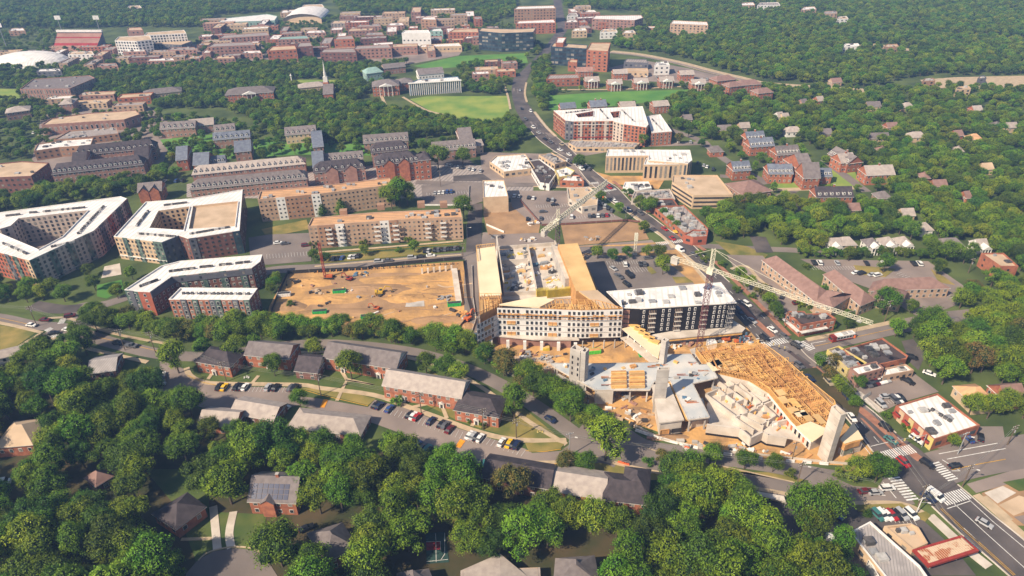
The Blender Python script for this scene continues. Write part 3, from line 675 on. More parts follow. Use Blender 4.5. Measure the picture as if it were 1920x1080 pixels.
rr_ = random.Random(31)
for k in range(44):      # repaired patches in the asphalt
    i = rr_.randrange(6, len(EL)-3); f = rr_.uniform(.12, .85); a, c = P(*EL[i]).xy, P(*ER[min(len(ER)-1, max(0, int(i*len(ER)/len(EL))))]).xy
    q = a.lerp(c, f); u = (P(*EL[i+1]).xy-P(*EL[i]).xy).normalized()
    if not inside(to_px((q.x, q.y, 0)), EL+list(reversed(ER))): continue
    b = MB(); v = Vector((-u.y, u.x)); l_, w_ = rr_.uniform(2, 9), rr_.uniform(.5, 1.6)
    b.add([(*(q+u*i_*l_+v*j_*w_), .24+.001*k) for i_, j_ in ((-1, -1), (1, -1), (1, 1), (-1, 1))], [(0, 1, 2, 3)], rr_.choice(['asphalt', 'asphalt_dark', 'roofd'])); struct(b.build('asphalt_patch'))
for k in range(26):      # wheel ruts in the pit
    x, y = rr_.uniform(560, 830), rr_.uniform(520, 605); ribbon('wheel_rut', rr_.choice(['dirt2', 'dirt2', 'rooft']), [(x, y), (x+rr_.uniform(15, 40), y+rr_.uniform(-8, 6)), (x+rr_.uniform(50, 90), y+rr_.uniform(-10, 8))], rr_.uniform(.4, 1.1), 5, notree=False)
for pp, m in (([(1845, 925), (1880, 912), (1905, 925), (1870, 945)], 'concp'), ([(1872, 948), (1910, 930), (1960, 945), (1900, 968)], 'rooft'), ([(1880, 905), (1960, 890), (1990, 910), (1910, 922)], 'grass'), ([(1900, 970), (1960, 960), (2000, 985), (1940, 1000)], 'asphalt_lot'), ([(1835, 935), (1850, 930), (1900, 975), (1888, 980)], 'walk')): patch('cleared_patch', m, pp, 6)
ORD = ['first', 'second', 'third', 'fourth', 'fifth', 'sixth', 'seventh', 'eighth', 'ninth', 'tenth', 'eleventh', 'twelfth']

# ------------------------------------------------------------------ large blocks near the left
GP = 'greige'
def bays(ms, a=0.0, b=1.0):
    n = len(ms); return [(a+(b-a)*i/n, a+(b-a)*(i+1)/n, m) for i, m in enumerate(ms) if m]
flat('apartment_building', 'apartment building', 'large white-roofed apartment block wrapped round a long courtyard at the left edge', [(-75, 404), (0, 398), (226, 368), (238, 372), (176, 432), (55, 488), (0, 473), (-75, 455)], 16.5, 'greige', 'roofw', 6,
     (2.6, 1.25, 1.6), fm=None, holes=[[(-45, 432), (0, 429), (20, 423), (35, 409), (165, 394), (117, 443), (72, 467), (0, 437)]],
     facades={(115, 460): dict(strips=bays(['glassg', None, None, 'glassg', None, None, 'glassg', None, None, 'glassg', None]), bands=[(1.6, 2.1, 'conc')]), (207, 402): dict(strips=bays([None, 'greyp', None, 'red', None, 'greyp', None, 'brickd'])), (27, 480): dict(wall='brick', strips=bays([None, 'greyp', None, 'glassg', None, None, 'cream'])), (-37, 464): dict(wall='red')},
     units=[((5, 385+70), (50, 475), 14), ((95, 462), (140, 452), 8), ((145, 438), (195, 385), 18), ((80, 396), (160, 388), 16), ((10, 404), (38, 401), 5), ((55, 398), (70, 397), 3)], trim='white')
flat('apartment_building', 'apartment building', 'white-roofed cream apartment block with green bays joined to a tan parking deck', [(213, 443), (273, 378), (358, 372), (455, 355), (449, 432), (353, 447), (335, 441), (303, 454)], 14.5, 'cream', 'roofw', 5,
     (2.5, 1.2, 1.5), fm=None, holes=[[(297, 395), (355, 387), (344, 431), (280, 427)], [(362, 386), (446, 377), (440, 424), (354, 429)]], holez=(0.0, 12.6),
     facades={(258, 448): dict(strips=bays([None, None, 'glassg', None, None, 'glassg', None, None, None, 'glassg', 'glassg']), bands=[(2.4, 2.9, 'white')]), (401, 440): dict(wall='brickd', strips=bays(['greyp', None, None, None, None, None, 'glassb']), win=(3.0, 1.2, 1.2)), (452, 393): dict(wall='brickd'), (319, 447): dict(wall='greyp'), (344, 444): dict(wall='brickd'), (243, 410): dict(wall='red')},
     units=[((258, 437), (330, 443), 16), ((355, 438), (430, 425), 18), ((308, 384), (350, 379), 14), ((255, 424), (278, 394), 12)], trim='white')
flat('apartment_building', 'apartment building', 'bent brick apartment block with white roof and dark upper storey, behind the small brick block', [(233, 543), (302, 498), (337, 489), (492, 477), (488, 490), (472, 502), (322, 518), (281, 547), (258, 546)], 13.9, 'brickd', 'roofw', 4,
     (2.8, 1.1, 1.4), facades={(397, 510): dict(strips=bays([None, 'glassg', None, None, 'glassg', None, None, 'glassg', None, None, 'glassg', None]), bands=[(10.2, 13.3, 'greyp')]), (270, 546): dict(wall='red'), (301, 532): dict(bands=[(10.2, 13.3, 'greyp')]), (245, 545): dict(wall='glassg', strips=bays([None, 'greyp', None]))},
     units=[((318, 508), (365, 502), 16), ((375, 500), (398, 498), 7), ((412, 496), (433, 494), 7), ((442, 493), (468, 490), 8), ((262, 536), (295, 524), 12)], trim='white')
flat('apartment_building', 'apartment building', 'small rectangular brick apartment block with white roof and grey bays above the trees', [(316, 561), (338, 539), (483, 540), (467, 562)], 11.8, 'brick', 'roofw', 4, (2.6, 1.2, 1.5),
     facades={(391, 561): dict(strips=bays([None, None, 'greyp', None, 'glassg', None, None, 'greyp', 'glassg', None, None, 'greyp', None, 'glassg'])), (475, 551): dict(wall='brickd')}, units=[((340, 549), (470, 550), 16)], trim='white')
# ------------------------------------------------------------------ tan apartment slabs
def slab(label, pxs, h, key, n):
    r = flat('apartment_building', 'apartment building', label, pxs, h, 'tan', 'roofo', 5, (2.5, 1.0, 1.0), facades={key: dict(strips=bays(n))}, nunit=16, fm=None)
    return r
Dr = slab('long tan five-storey apartment slab with stacked balconies beside the parked row', [(577, 424), (585, 408), (700, 398), (863, 391), (867, 407), (745, 412)], 14.6, (661, 418), [None, 'tan2', 'tan2', 'white', None, None, None, None, 'white', 'tan2'])
slab('long tan apartment slab directly behind the other, with fir trees against its front', [(483, 374), (488, 358), (602, 348), (730, 333), (737, 346), (600, 363)], 15.3, (541, 368), [None, None, 'white', 'tan2', 'tan2', 'tan2', 'white'])
def balconies(root, p0, p1, fs, h, nf, depth=1.3, wd=3.4):
    A, B = P(*p0, h).xy, P(*p1, h).xy; u = (B-A).normalized(); n = Vector((u.y, -u.x))
    for f in fs:
        for k in range(1, nf):
            b = MB(); c = A.lerp(B, f)+n*(depth/2+.1); z = k*h/nf
            b.obox(c, u, wd/2, depth/2, z-.12, z+.05, 'conc', True); b.obox(c+n*(depth/2), u, wd/2, .05, z+.05, z+1.0, 'white')
            for s in (-1, 1): b.obox(c+u*s*wd/2, u, .05, depth/2, z+.05, z+1.0, 'white')
            b.build('balcony', root)
balconies(Dr, (577, 424), (867, 407), (.13, .20, .44, .56, .77, .87), 14.6, 5)
# penthouses on the slab
def roofbox(root, p, sx, sy, z0, z1, m='tan2', ang=7, name='stair_tower'):
    b = MB(); b.obox(P(*p, z0).xy, (math.cos(R(ang)), math.sin(R(ang))), sx, sy, z0, z1, m); return b.build(name, root)
for p in ((715, 392), (790, 388), (645, 403), (832, 388)): roofbox(Dr, p, 2.2, 1.8, 13.8, 17.2)
# ------------------------------------------------------------------ brick residential rows with grey roofs
RG = 'campus rows'
PB = lambda label, p0, p1, d, h, rh, wall='brick', roof='shg', **k: pitched(k.pop('name', 'brick_hall'), k.pop('cat', 'building'), label, p0, p1, d, h, rh, wall, roof, **k)
PB('long low brick hall with grey roof and white dormers just behind the deck', (356, 355), (575, 334), 13, 9, 4.5, 'brickp', 'shg', dorm=22, nf=3, hip=.8)
PB('pale-roofed brick hall with sawtooth dormers behind the long low hall', (360, 327), (572, 306), 12, 8, 4, 'brickp', 'shp', dorm=20, nf=2, hip=.8)
PB('brick hall with dark roof and seven dormers in the middle of the campus rows', (588, 323), (684, 313), 13, 10, 5, 'brickp', 'shd', dorm=8, nf=3, hip=.8, xgable=((.35, 4, 3, 1.5), (.72, 4, 3, 1.5)))
PB('grey-roofed hall with sawtooth dormers behind the seven-dormer hall', (594, 304), (680, 297), 12, 9, 4, 'brickp', 'shg', dorm=9, nf=2)
PB('tall brick hall with dark hipped roof and white bays left of the big dark tree', (705, 309), (785, 301), 16, 14, 5, 'brick', 'shd', dorm=9, nf=4, hip=.7, xgable=((.3, 3.5, 3, 1.5), (.65, 3.5, 3, 1.5)))
PB('square brick end tower of the tall dark-roofed hall', (784, 300), (807, 298), 12, 15, 4, 'brick', 'shd', nf=4, hip=1)
PB('brick hall with dormers standing behind the tall dark-roofed hall', (697, 286), (765, 279), 13, 12, 5, 'brickp', 'shd', dorm=8, nf=4, hip=.6)
PB('narrow brick chapel-like hall whose slate gable faces the tan slabs', (587, 314), (607, 312), 34, 10, 6, 'brick', 'slate', nf=3)
PB('slate-roofed hall running back from the narrow brick gable', (587, 276), (606, 274), 40, 9, 5, 'brickp', 'slate', nf=2)
PB('long brick hall with a row of white dormers left of the pink gable', (812, 283), (892, 276), 12, 8, 5, 'brickp', 'shg', dorm=11, nf=2)
PB('hall with a steep pink gable end beside the sports field', (862, 262), (886, 260), 22, 9, 6, 'brickp', 'shg', nf=2)
PB('pale hall with small dormers right of the pink gable', (880, 275), (906, 271), 10, 7, 3, 'cream', 'shp', nf=2)
PB('grey-roofed hall with dormers near the walkway in the campus centre', (682, 268), (765, 262), 12, 8, 4.5, 'brickp', 'shg', dorm=9, nf=2)
PB('pale-fronted hall with grey roof left of the campus centre lawn', (535, 253), (592, 248), 12, 8, 4.5, 'cream', 'shg', dorm=6, nf=2)
PB('dark-roofed front wing of the campus quadrangle at the far left', (97, 326), (268, 307), 13, 10, 5, 'brickp', 'shd', dorm=18, nf=3, hip=.5)
PB('dark-roofed rear wing of the campus quadrangle at the far left', (140, 291), (290, 276), 13, 10, 5, 'brickp', 'shd', dorm=14, nf=3, hip=.5)
PB('dark-roofed left wing of the campus quadrangle', (135, 309), (160, 306), 26, 10, 5, 'brickp', 'shd', nf=3)
PB('dark-roofed right wing of the campus quadrangle', (252, 300), (277, 297), 30, 10, 5, 'brickp', 'shd', nf=3)
PB('small brick hall with steep slate gable left of the pale-roofed hall', (330, 300), (350, 298), 26, 9, 6, 'brick', 'slate', nf=2)
PB('brick chapel with blue slate gable beside the small gabled hall', (362, 309), (390, 307), 18, 8, 6, 'brick', 'slate', nf=2)
PB('low slate-roofed wing with dormers right of the brick chapel', (392, 307), (422, 304), 10, 6, 4, 'brick', 'slate', dorm=4, nf=1)
PB('brick house row with ornate white gables behind the deck at far left', (258, 360), (302, 356), 12, 8, 4, 'brick', 'shg', nf=2, xgable=((.25, 3, 3, 1), (.7, 3, 3, 1)))
PB('brick hall with white columns and grey roof among campus trees', (300, 242), (365, 238), 12, 8, 4, 'brickp', 'shg', nf=2, dorm=6)
PB('white-gabled grey hall left of the campus centre', (355, 236), (400, 232), 11, 7, 4, 'brickp', 'shp', nf=2)
PB('brick hall with dormers right of the white-gabled grey hall', (402, 247), (440, 243), 11, 7, 4, 'brickp', 'shg', nf=2, dorm=4)
PB('grey hall with white dormers in front of the slate-roofed trio', (400, 262), (468, 256), 11, 8, 4, 'brickp', 'slate', nf=2, dorm=7)
PB('slate hall with crossed gables beside the dormered grey hall', (440, 285), (470, 282), 22, 8, 5, 'brickp', 'slate', nf=2)
flat('brick_hall', 'building', 'dark brick flat-roofed hall at the left edge above the tree belt', [(-60, 335), (58, 330), (92, 305), (40, 302), (-60, 312)], 12, 'brickd', 'rooft', 3, (3.5, 1.6, 1.4), nunit=6, fm=None)
flat('brick_hall', 'building', 'orange brick hall with pale flat roof behind the dark quadrangle', [(63, 283), (70, 270), (120, 262), (175, 258), (170, 272), (110, 276)], 8, 'tan2', 'roofw', 2, (3.5, 1.5, 1.4), nunit=8, fm=None)
flat('brick_hall', 'building', 'low brick hall with cluttered grey roof at the far left', [(100, 262), (130, 245), (218, 238), (222, 250), (150, 258)], 6, 'tan2', 'roofg', 2, (3.5, 1.5, 1.2), nunit=12, fm=None)
flat('gymnasium', 'sports hall', 'long low hall with ribbed pale roof and rounded blue end', [(77, 234), (95, 222), (165, 212), (254, 206), (262, 214), (232, 224)], 9, 'brickp', 'rooft', 1, (4, 1.6, 3.2), nunit=4)
flat('brick_hall', 'building', 'large brick hall with white colonnade and dark stepped roof left of the tree mass', [(37, 167), (62, 148), (168, 141), (178, 146), (130, 166)], 11, 'brickp', 'shg', 2, (3.0, 1.0, 3.5), nunit=9)
PB('square white-columned brick hall below the stepped-roof hall', (110, 196), (135, 194), 18, 9, 3, 'brickp', 'shp', nf=2, hip=1)
PB('brick hall with pale hipped roof at the far left margin', (10, 212), (55, 206), 16, 7, 3, 'brickp', 'shp', nf=2, hip=1)
PB('brick hall with grey hipped roof and white portico among dense trees', (422, 178), (512, 172), 20, 9, 4, 'brick', 'shg', nf=3, hip=1, porch=12)
PB('pale low hall glimpsed among trees left of the portico hall', (268, 178), (340, 170), 16, 6, 3, 'cream', 'shg', nf=1, hip=1)
PB('grey hall behind the chapel lawn', (560, 165), (612, 160), 14, 6, 3, 'cream', 'shp', nf=1, hip=1)
PB('brick hall with white portico left of the blue-columned building', (698, 162), (748, 159), 18, 10, 4, 'brick', 'shg', nf=3, hip=1, porch=12)
PB('grey hip-roofed hall next to the white portico hall', (748, 156), (776, 153), 16, 8, 3, 'brick', 'shg', nf=2, hip=1)
PB('grey-roofed hall behind the blue-columned building', (785, 140), (832, 136), 18, 7, 4, 'white', 'shg', nf=1)
PB('teal-roofed hall left of the grey-roofed hall', (687, 138), (718, 134), 16, 8, 4, 'teal', 'teal', nf=1, hip=.6)
PB('brick hall in the trees in front of the first green field', (720, 128), (760, 124), 14, 7, 3, 'brickp', 'shg', nf=2)
r_ = flat('colonnade_building', 'office building', 'long white building lined with blue columns beside the bare construction strip', [(767, 156), (783, 149), (858, 143), (863, 150)], 12, 'blueg', 'roofw', 3, (5, 1.6, 2.4), nunit=5, fm=None)
b = MB(); A, B = P(767, 156, 12).xy, P(863, 150, 12).xy; u = (B-A).normalized(); n_ = Vector((u.y, -u.x))
for k in range(26):
    c = A.lerp(B, k/25)+n_*1.2; b.obox(c, u, .35, .35, 0, 11.6, 'white')
b.obox(A.lerp(B, .5)+n_*.7, u, (B-A).length/2+1, 1.4, 11.6, 12.3, 'white', True); stuff(b.build('column', r_))
# chapel with the white steeple
r_ = PB('brick chapel with a tall white steeple rising out of the trees', (606, 176), (624, 175), 26, 8, 6, 'brick', 'shg', nf=1, name='chapel', cat='church')
b = MB(); c = P(615, 178).xy; b.obox(c, (1, 0), 2.6, 2.6, 0, 13, 'brick'); b.obox(c, (1, 0), 2.1, 2.1, 13, 18, 'frame'); b.cyl(c, 1.5, 1.4, 18, 22, 'frame'); b.cyl(c, 1.1, .05, 22, 34, 'frame'); b.build('steeple', r_)
b = MB(); c = P(550, 168).xy; t_ = thing('flag_tower', 'slim white monument tower among the trees left of the steeple', 'tower', (*c, 0)); b.cyl(c, .8, .6, 0, 14, 'frame'); b.cyl(c, 1.2, .2, 14, 16, 'frame'); b.build('shaft', t_)
# stadium bank and other campus buildings at the top left
st = thing('stadium_stand', 'sloping red and tan stadium grandstand at the far upper left', 'grandstand', P(145, 97))
b = MB(); f0, f1, k0, k1 = P(97, 97, 1), P(178, 97, 1), P(107, 60, 20), P(192, 60, 20)
def lerp3(t, s): return f0.lerp(f1, s).lerp(k0.lerp(k1, s), t)
for i in range(16):
    t0, t1 = i/16, (i+1)/16; m = 'stred' if i in (5, 6, 11) else 'stadium'
    a, c, d, e = lerp3(t0, 0), lerp3(t0, 1), lerp3(t1, 1), lerp3(t1, 0)
    b.quad(a, c, (d.x, d.y, c.z), (e.x, e.y, a.z), m); b.quad((e.x, e.y, a.z), (d.x, d.y, c.z), d, e, m)
b.build('seating_bank', st)
b = MB(); b.quad((k0.x, k0.y, 0), (k1.x, k1.y, 0), k1, k0, 'greyp'); b.quad((f0.x, f0.y, 0), (k0.x, k0.y, 0), k0, f0, 'greyp'); b.quad((k1.x, k1.y, 0), (f1.x, f1.y, 0), f1, k1, 'greyp'); b.build('outer_wall', st)
b = MB(); m_ = k0.lerp(k1, .5); b.obox(m_.xy, (k1-k0).xy, (k1-k0).length*.5, 1.5, 20, 22.5, 'white'); b.build('press_box', st)
for x, y in ((122, 62), (193, 62), (14, 78)):
    b = MB(); c = P(x, y+14).xy; t_ = thing('floodlight_mast', {122: 'floodlight mast standing left behind the stadium stand', 193: 'floodlight mast at the right end of the stadium stand', 14: 'floodlight mast near the left margin by the dome'}[x], 'floodlight', (*c, 0))
    b.bar((*c, 0), (*c, 30), .5, 'metal', 6); b.build('mast', t_); b = MB(); b.obox(c, (1, 0), 4, .4, 27, 32, 'white'); b.build('lamp_panel', t_)
dm = thing('sports_dome', 'low white fabric sports dome at the left edge', 'dome', P(48, 122)); b = MB(); c = P(48, 122).xy; N = 20; K = 6; rx = 46; ry = 30
for i in range(K):
    for j in range(N):
        def s_(i_, j_): a = i_/K*math.pi/2; q = j_/N*2*math.pi; return (c[0]+rx*math.cos(a)*math.cos(q), c[1]+10+ry*math.cos(a)*math.sin(q), 13*math.sin(a))
        b.quad(s_(i, j), s_(i, j+1), s_(i+1, j+1), s_(i+1, j), 'roofw')
b.build('dome_skin', dm, smooth=True)
def FB(label, pxs, h, wall, roof='rooft', nf=3, **k): return flat(k.pop('name', 'campus_building'), k.pop('cat', 'building'), label, pxs, h, wall, roof, nf, k.pop('win', (4.5, 2.0, 1.6)), fm=None, **k)
FB('white striped tower block right of the stadium', [(215, 76), (222, 69), (280, 66), (284, 74), (256, 77)], 18, 'white', 'rooft', 5, win=(3.4, 2.2, 2))
FB('second white striped tower block, right of the first', [(270, 66), (275, 61), (345, 56), (349, 62)], 17, 'white', 'rooft', 5, win=(3.4, 2.2, 2))
FB('brick tower behind the white striped blocks', [(238, 57), (240, 52), (264, 51), (268, 56)], 16, 'brickp')
FB('flat tan-roofed hall with blue side below the white blocks', [(287, 82), (292, 78), (352, 74), (360, 77), (340, 84)], 8, 'greyp', 'rooft')
FB('brick block with white piers left of the campus core', [(388, 88), (400, 81), (472, 78), (478, 84)], 12, 'brickp', 'roofg')
FB('long grey hall behind the brick block with piers', [(410, 72), (418, 66), (500, 60), (505, 66)], 9, 'brickp', 'roofg')
FB('teal-edged bowl roof on the far left horizon', [(406, 42), (420, 34), (500, 26), (520, 30), (515, 38)], 8, 'teal', 'roofw', 1)
FB('brick library with tan roof and arched front', [(501, 95), (510, 87), (553, 85), (556, 92)], 14, 'brick', 'rooft')
FB('brick block adjoining the library on its right', [(556, 88), (560, 80), (582, 79), (586, 86)], 14, 'brickd', 'roofg')
FB('brick hall behind the library with a blue strip', [(520, 74), (526, 69), (575, 66), (580, 72)], 11, 'brickp', 'teal')
FB('stepped brick hall right of the library', [(626, 74), (632, 68), (660, 66), (664, 73)], 14, 'brick', 'roofg')
FB('wide low brick hall with grey roof in the campus core', [(662, 92), (668, 86), (728, 83), (734, 89)], 12, 'brickp', 'roofg')
FB('dark brick hall with pale bands below the wide low hall', [(600, 98), (606, 92), (664, 90), (668, 98)], 12, 'brickd', 'roofg')
FB('bright white block with tan sides in the campus core', [(753, 62), (758, 57), (803, 56), (807, 62)], 18, 'white', 'roofw', 1)
FB('orange tower block behind the bright white block', [(789, 36), (793, 32), (815, 31), (818, 37)], 16, 'tan2', 'roofw', 4)
FB('pale green-roofed hall right of the orange tower', [(806, 58), (812, 54), (826, 53), (830, 58)], 12, 'teal', 'roofw', 3)
FB('pale low hall in front of the bright white block', [(786, 88), (790, 84), (860, 80), (866, 86)], 7, 'cream', 'roofw', 1)
FB('brick hall with two pale bands left of the grey glass block', [(842, 60), (850, 55), (895, 53), (898, 60)], 12, 'brick', 'rooft')
FB('wide dark glass office block above the green fields', [(897, 58), (902, 52), (960, 54), (1005, 52), (1000, 60), (940, 62)], 22, 'glassb', 'rooft', 5, win=(4, 3.6, 2.2))
FB('orange and cream apartment tower at the top of the main road', [(964, 17), (970, 12), (1038, 10), (1042, 15)], 20, 'tan2', 'roofw', 5)
FB('brick apartment block with white roof below the orange and cream tower', [(967, 44), (972, 39), (1038, 36), (1042, 42)], 14, 'brick', 'roofw', 4)
FB('dark blue glass block below the brick apartment block', [(950, 62), (956, 57), (990, 56), (994, 62)], 18, 'blueg', 'roofg', 4)
FB('long white-roofed brick apartment block right of the main road horizon', [(1110, 35), (1116, 29), (1202, 28), (1206, 33), (1190, 38)], 14, 'brickp', 'roofw', 4)
FB('brick block in front of the long white-roofed block', [(1122, 42), (1126, 39), (1176, 38), (1180, 42)], 10, 'brick', 'rooft', 3)
FB('pale pink apartment slab standing alone in the woods', [(1257, 44), (1262, 38), (1326, 41), (1328, 47)], 14, 'tan', 'roofw', 4)
FB('small orange-fronted block in the woods left of the pink slab', [(1208, 52), (1211, 49), (1228, 49), (1230, 52)], 6, 'tan2', 'roofw', 2)
FB('low white depot near the bend of the main road horizon', [(1098, 22), (1102, 19), (1114, 19), (1118, 22)], 5, 'white', 'roofw', 1)
for i, (x, y, wd, m, lab) in enumerate([(1070, 40, 22, 'brickp', 'small pink block right of the road horizon'), (1072, 28, 18, 'white', 'small white block on the road horizon'), (1085, 56, 26, 'cream', 'low cream strip of shops by the road horizon'), (1140, 58, 30, 'white', 'low white shed in front of the brick block'), (1178, 60, 22, 'cream', 'low cream shed at the edge of the wood'),
       (585, 12, 40, 'white', 'white warehouse group on the top horizon'), (540, 22, 30, 'tan', 'tan warehouse on the top horizon'), (250, 14, 26, 'white', 'white hall glimpsed in the far left wood'), (30, 56, 28, 'tan2', 'orange hall beside the far left margin'), (640, 42, 40, 'roofg', 'grey hall right of the arched arena'), (690, 48, 44, 'brickp', 'pale brick hall in the upper campus'), (740, 46, 30, 'brickp', 'brick hall above the white block'), (700, 64, 34, 'brickp', 'brick hall left of the white block'), (590, 60, 36, 'brickp', 'brick hall below the arched arena'), (470, 98, 36, 'brickp', 'brick hall left of the library'), (340, 92, 50, 'brickp', 'long brick hall below the tan-roofed hall'), (250, 95, 40, 'brickp', 'brick hall beside the sandy court'), (150, 100, 46, 'white', 'white low hall below the stadium'), (90, 132, 44, 'greyp', 'grey ribbed hall right of the dome'), (200, 122, 36, 'brickp', 'brick hall in front of the tree mass'), (300, 112, 50, 'brickp', 'pale brick hall above the tree mass'), (420, 108, 36, 'brickp', 'brick hall near the chapel wood'), (880, 70, 20, 'brickd', 'dark brick annex by the glass block'),
       (1440, 8, 40, 'white', 'white factory on the upper right horizon'), (1400, 8, 26, 'tan', 'tan factory on the upper right horizon'), (1515, 16, 26, 'tan', 'tan hall right of the white factory'), (1555, 24, 26, 'tan', 'orange-roofed hall on the upper right horizon'), (1578, 34, 20, 'white', 'white hall above the river'), (1595, 85, 30, 'white', 'long white shed by the quarry'), (1670, 86, 26, 'tan2', 'tan shed in the middle of the quarry'), (1740, 150, 22, 'tan2', 'orange heap-like shed at the right quarry'), (1840, 145, 14, 'greyp', 'dark silo block at the right quarry'), (1805, 165, 26, 'cream', 'cream depot below the right quarry')]):
    FB(lab, [(x-wd/2, y+2), (x-wd/2+5, y-3), (x+wd/2-1, y-4), (x+wd/2+3, y+1)], 7 if i > 4 else 9, m, random.choice(['rooft', 'roofw', 'roofg']), 2, nunit=3)
# arched arena
ar = thing('arena', 'arena with a tall white arched roof on the upper left horizon', 'arena', P(568, 44)); b = MB()
for i in range(12):
    a0, a1 = math.pi*i/12, math.pi*(i+1)/12; L0, L1 = P(531, 46).xy, P(604, 44).xy; u = (L1-L0).normalized(); v = Vector((-u.y, u.x)); cc = L0.lerp(L1, .5); hw = (L1-L0).length/2
    def aq(a, y): q = cc+u*(-math.cos(a)*hw)+v*y; return (q.x, q.y, 5+9*math.sin(a))
    b.quad(aq(a0, 0), aq(a1, 0), aq(a1, 70), aq(a0, 70), 'roofw')
b.build('roof', ar, smooth=True); b = MB(); b.add([(L0.x, L0.y, 0), (L1.x, L1.y, 0)]+[aq(math.pi*(1-i/12), 3) for i in range(13)], [tuple(range(15))], 'cream'); b.build('wall', ar)
# engineering block
r_ = FB('dark blue glass office block beside the tall brick tower at the road bend', [(1033, 87), (1038, 80), (1102, 84), (1100, 91)], 20, 'glassb', 'rooft', 4, name='office_building', cat='office building', win=(4, 3.6, 2.4))
FB('tall orange brick tower with tan roof right of the dark glass block', [(1100, 94), (1108, 80), (1145, 80), (1140, 96)], 22, 'brick', 'rooft', 6, name='office_building', cat='office building')
FB('orange brick stair tower at the left of the dark glass block', [(1042, 80), (1045, 70), (1062, 70), (1056, 80)], 24, 'brick', 'roofw', 0)
FB('squat brick block in front of the dark glass block', [(1065, 116), (1069, 111), (1083, 112), (1082, 117)], 10, 'brick', 'rooft', 1)
FB('small brick cube in front of the brick tower', [(1120, 118), (1122, 113), (1134, 114), (1134, 119)], 9, 'brick', 'rooft', 1)
PB('white-trimmed red brick hall in front of the glass block', (1082, 134), (1112, 133), 12, 6, 3, 'brick', 'brickp', nf=2)
FB('low hall with grey roof and white frontage beside the road bend', [(1024, 148), (1030, 140), (1083, 139), (1088, 146)], 8, 'brick', 'roofg', 2)
FB('white and brick block with rooftop units by the rail yard', [(1227, 123), (1231, 116), (1252, 115), (1256, 122)], 10, 'white', 'roofw', 2, nunit=6)
FB('grey slatted hall in the rail yard', [(1170, 116), (1174, 110), (1212, 111), (1216, 118)], 7, 'greyp', 'roofg', 1)
FB('pale hall below the slatted hall', [(1168, 133), (1172, 128), (1214, 128), (1216, 134)], 6, 'cream', 'rooft', 1)
for i, (x, y, lab) in enumerate([(1112, 152, 'white-columned brick house, first along the long green field'), (1155, 157, 'white-columned brick house, second along the long green field'), (1204, 155, 'white-columned brick house, third along the long green field'), (1252, 152, 'white-columned brick house, fourth along the long green field'), (1312, 157, 'white-columned brick house, last along the long green field'), (1165, 138, 'grey-roofed house behind the second columned house'), (1290, 140, 'pale house by the rail yard, behind the fourth columned house')]):
    PB(lab, (x-14, y), (x+12, y-1), 11, 7, 3, 'brick', 'shp', nf=2, name='house', cat='house', porch=9 if i < 5 else 0)
for lab, x0, y0, x1, y1, d in [('brick flats with brown roof right of the rail yard', 1345, 152, 1380, 148, 14), ('brick flats with brown roof nearest the rail strip', 1368, 163, 1392, 160, 12), ('second group of brick flats, right of the first', 1388, 160, 1428, 157, 14), ('brick flats peeking from the trees right of the second group', 1422, 175, 1450, 172, 12)]:
    PB(lab, (x0, y0), (x1, y1), d, 8, 3, 'brick', 'shr', nf=3, hip=.6, name='brick_flats', cat='apartment building')
PB('dark-roofed brick house between the green field and the big white-roofed block', (1052, 203), (1080, 201), 10, 6, 3.5, 'brick', 'slate', nf=2, name='house', cat='house')
PB('slate-roofed brick hall behind the big white-roofed block', (1108, 200), (1138, 198), 12, 7, 4, 'brick', 'slate', nf=2, name='house', cat='house', chim=2)
PB('pale-roofed brick hall behind the big white-roofed block, right of the slate one', (1164, 200), (1192, 199), 12, 6, 3, 'brick', 'shp', nf=2, name='house', cat='house')
PB('brick house with white roof at the right end of the green field', (1227, 199), (1255, 197), 12, 7, 3, 'brick', 'shp', nf=3, name='house', cat='house')
# ------------------------------------------------------------------ big red and white block by the road, offices, shops
flat('apartment_building', 'apartment building', 'red and white multi-wing apartment block with two courtyards beside the main road', [(1038, 207), (1120, 203), (1205, 199), (1216, 233), (1212, 238), (1170, 232), (1150, 226), (1076, 227), (1060, 225)], 16.3, 'brick', 'roofw', 6, (2.7, 1.5, 1.6), fm=None,
     holes=[[(1079, 214), (1113, 208), (1112, 218), (1084, 220)], [(1144, 210), (1162, 208), (1160, 220), (1150, 221)]],
     facades={(1113, 226): dict(strips=bays([None, 'greige', None, None, 'greige', None, None, 'greige', None]), bands=[(2.6, 3.4, 'redtrim'), (13.2, 13.6, 'white')]), (1068, 226): dict(wall='greyp'), (1049, 216): dict(bands=[(13.2, 13.6, 'cream')]), (1160, 229): dict(wall='greige')}, units=[((1060, 211), (1110, 205), 12), ((1125, 204), (1140, 222), 8), ((1165, 205), (1190, 228), 10)], trim='white')
flat('apartment_building', 'apartment building', 'white-roofed brick annex right of the red and white multi-wing block', [(1212, 218), (1238, 214), (1260, 246), (1222, 249)], 11, 'brick', 'roofw', 4, (2.8, 1.2, 1.4), units=[((1222, 222), (1242, 244), 8)], trim='white')
flat('office_building', 'office building', 'long cream office block with white roof and dark vertical windows', [(1136, 292), (1140, 280), (1294, 281), (1298, 300), (1290, 306), (1216, 300), (1216, 291)], 13, 'cream', 'roofw', 1, (2.6, 1.4, 9.5), nunit=8, gm='glass', fm=None, trim='white')
flat('office_building', 'office building', 'lower cream office wing projecting in front of the long cream block', [(1207, 308), (1212, 296), (1236, 294), (1285, 296), (1290, 307), (1236, 308)], 12, 'cream', 'roofw', 1, (2.8, 1.5, 8.5), nunit=6, gm='glass', fm=None, trim='white')
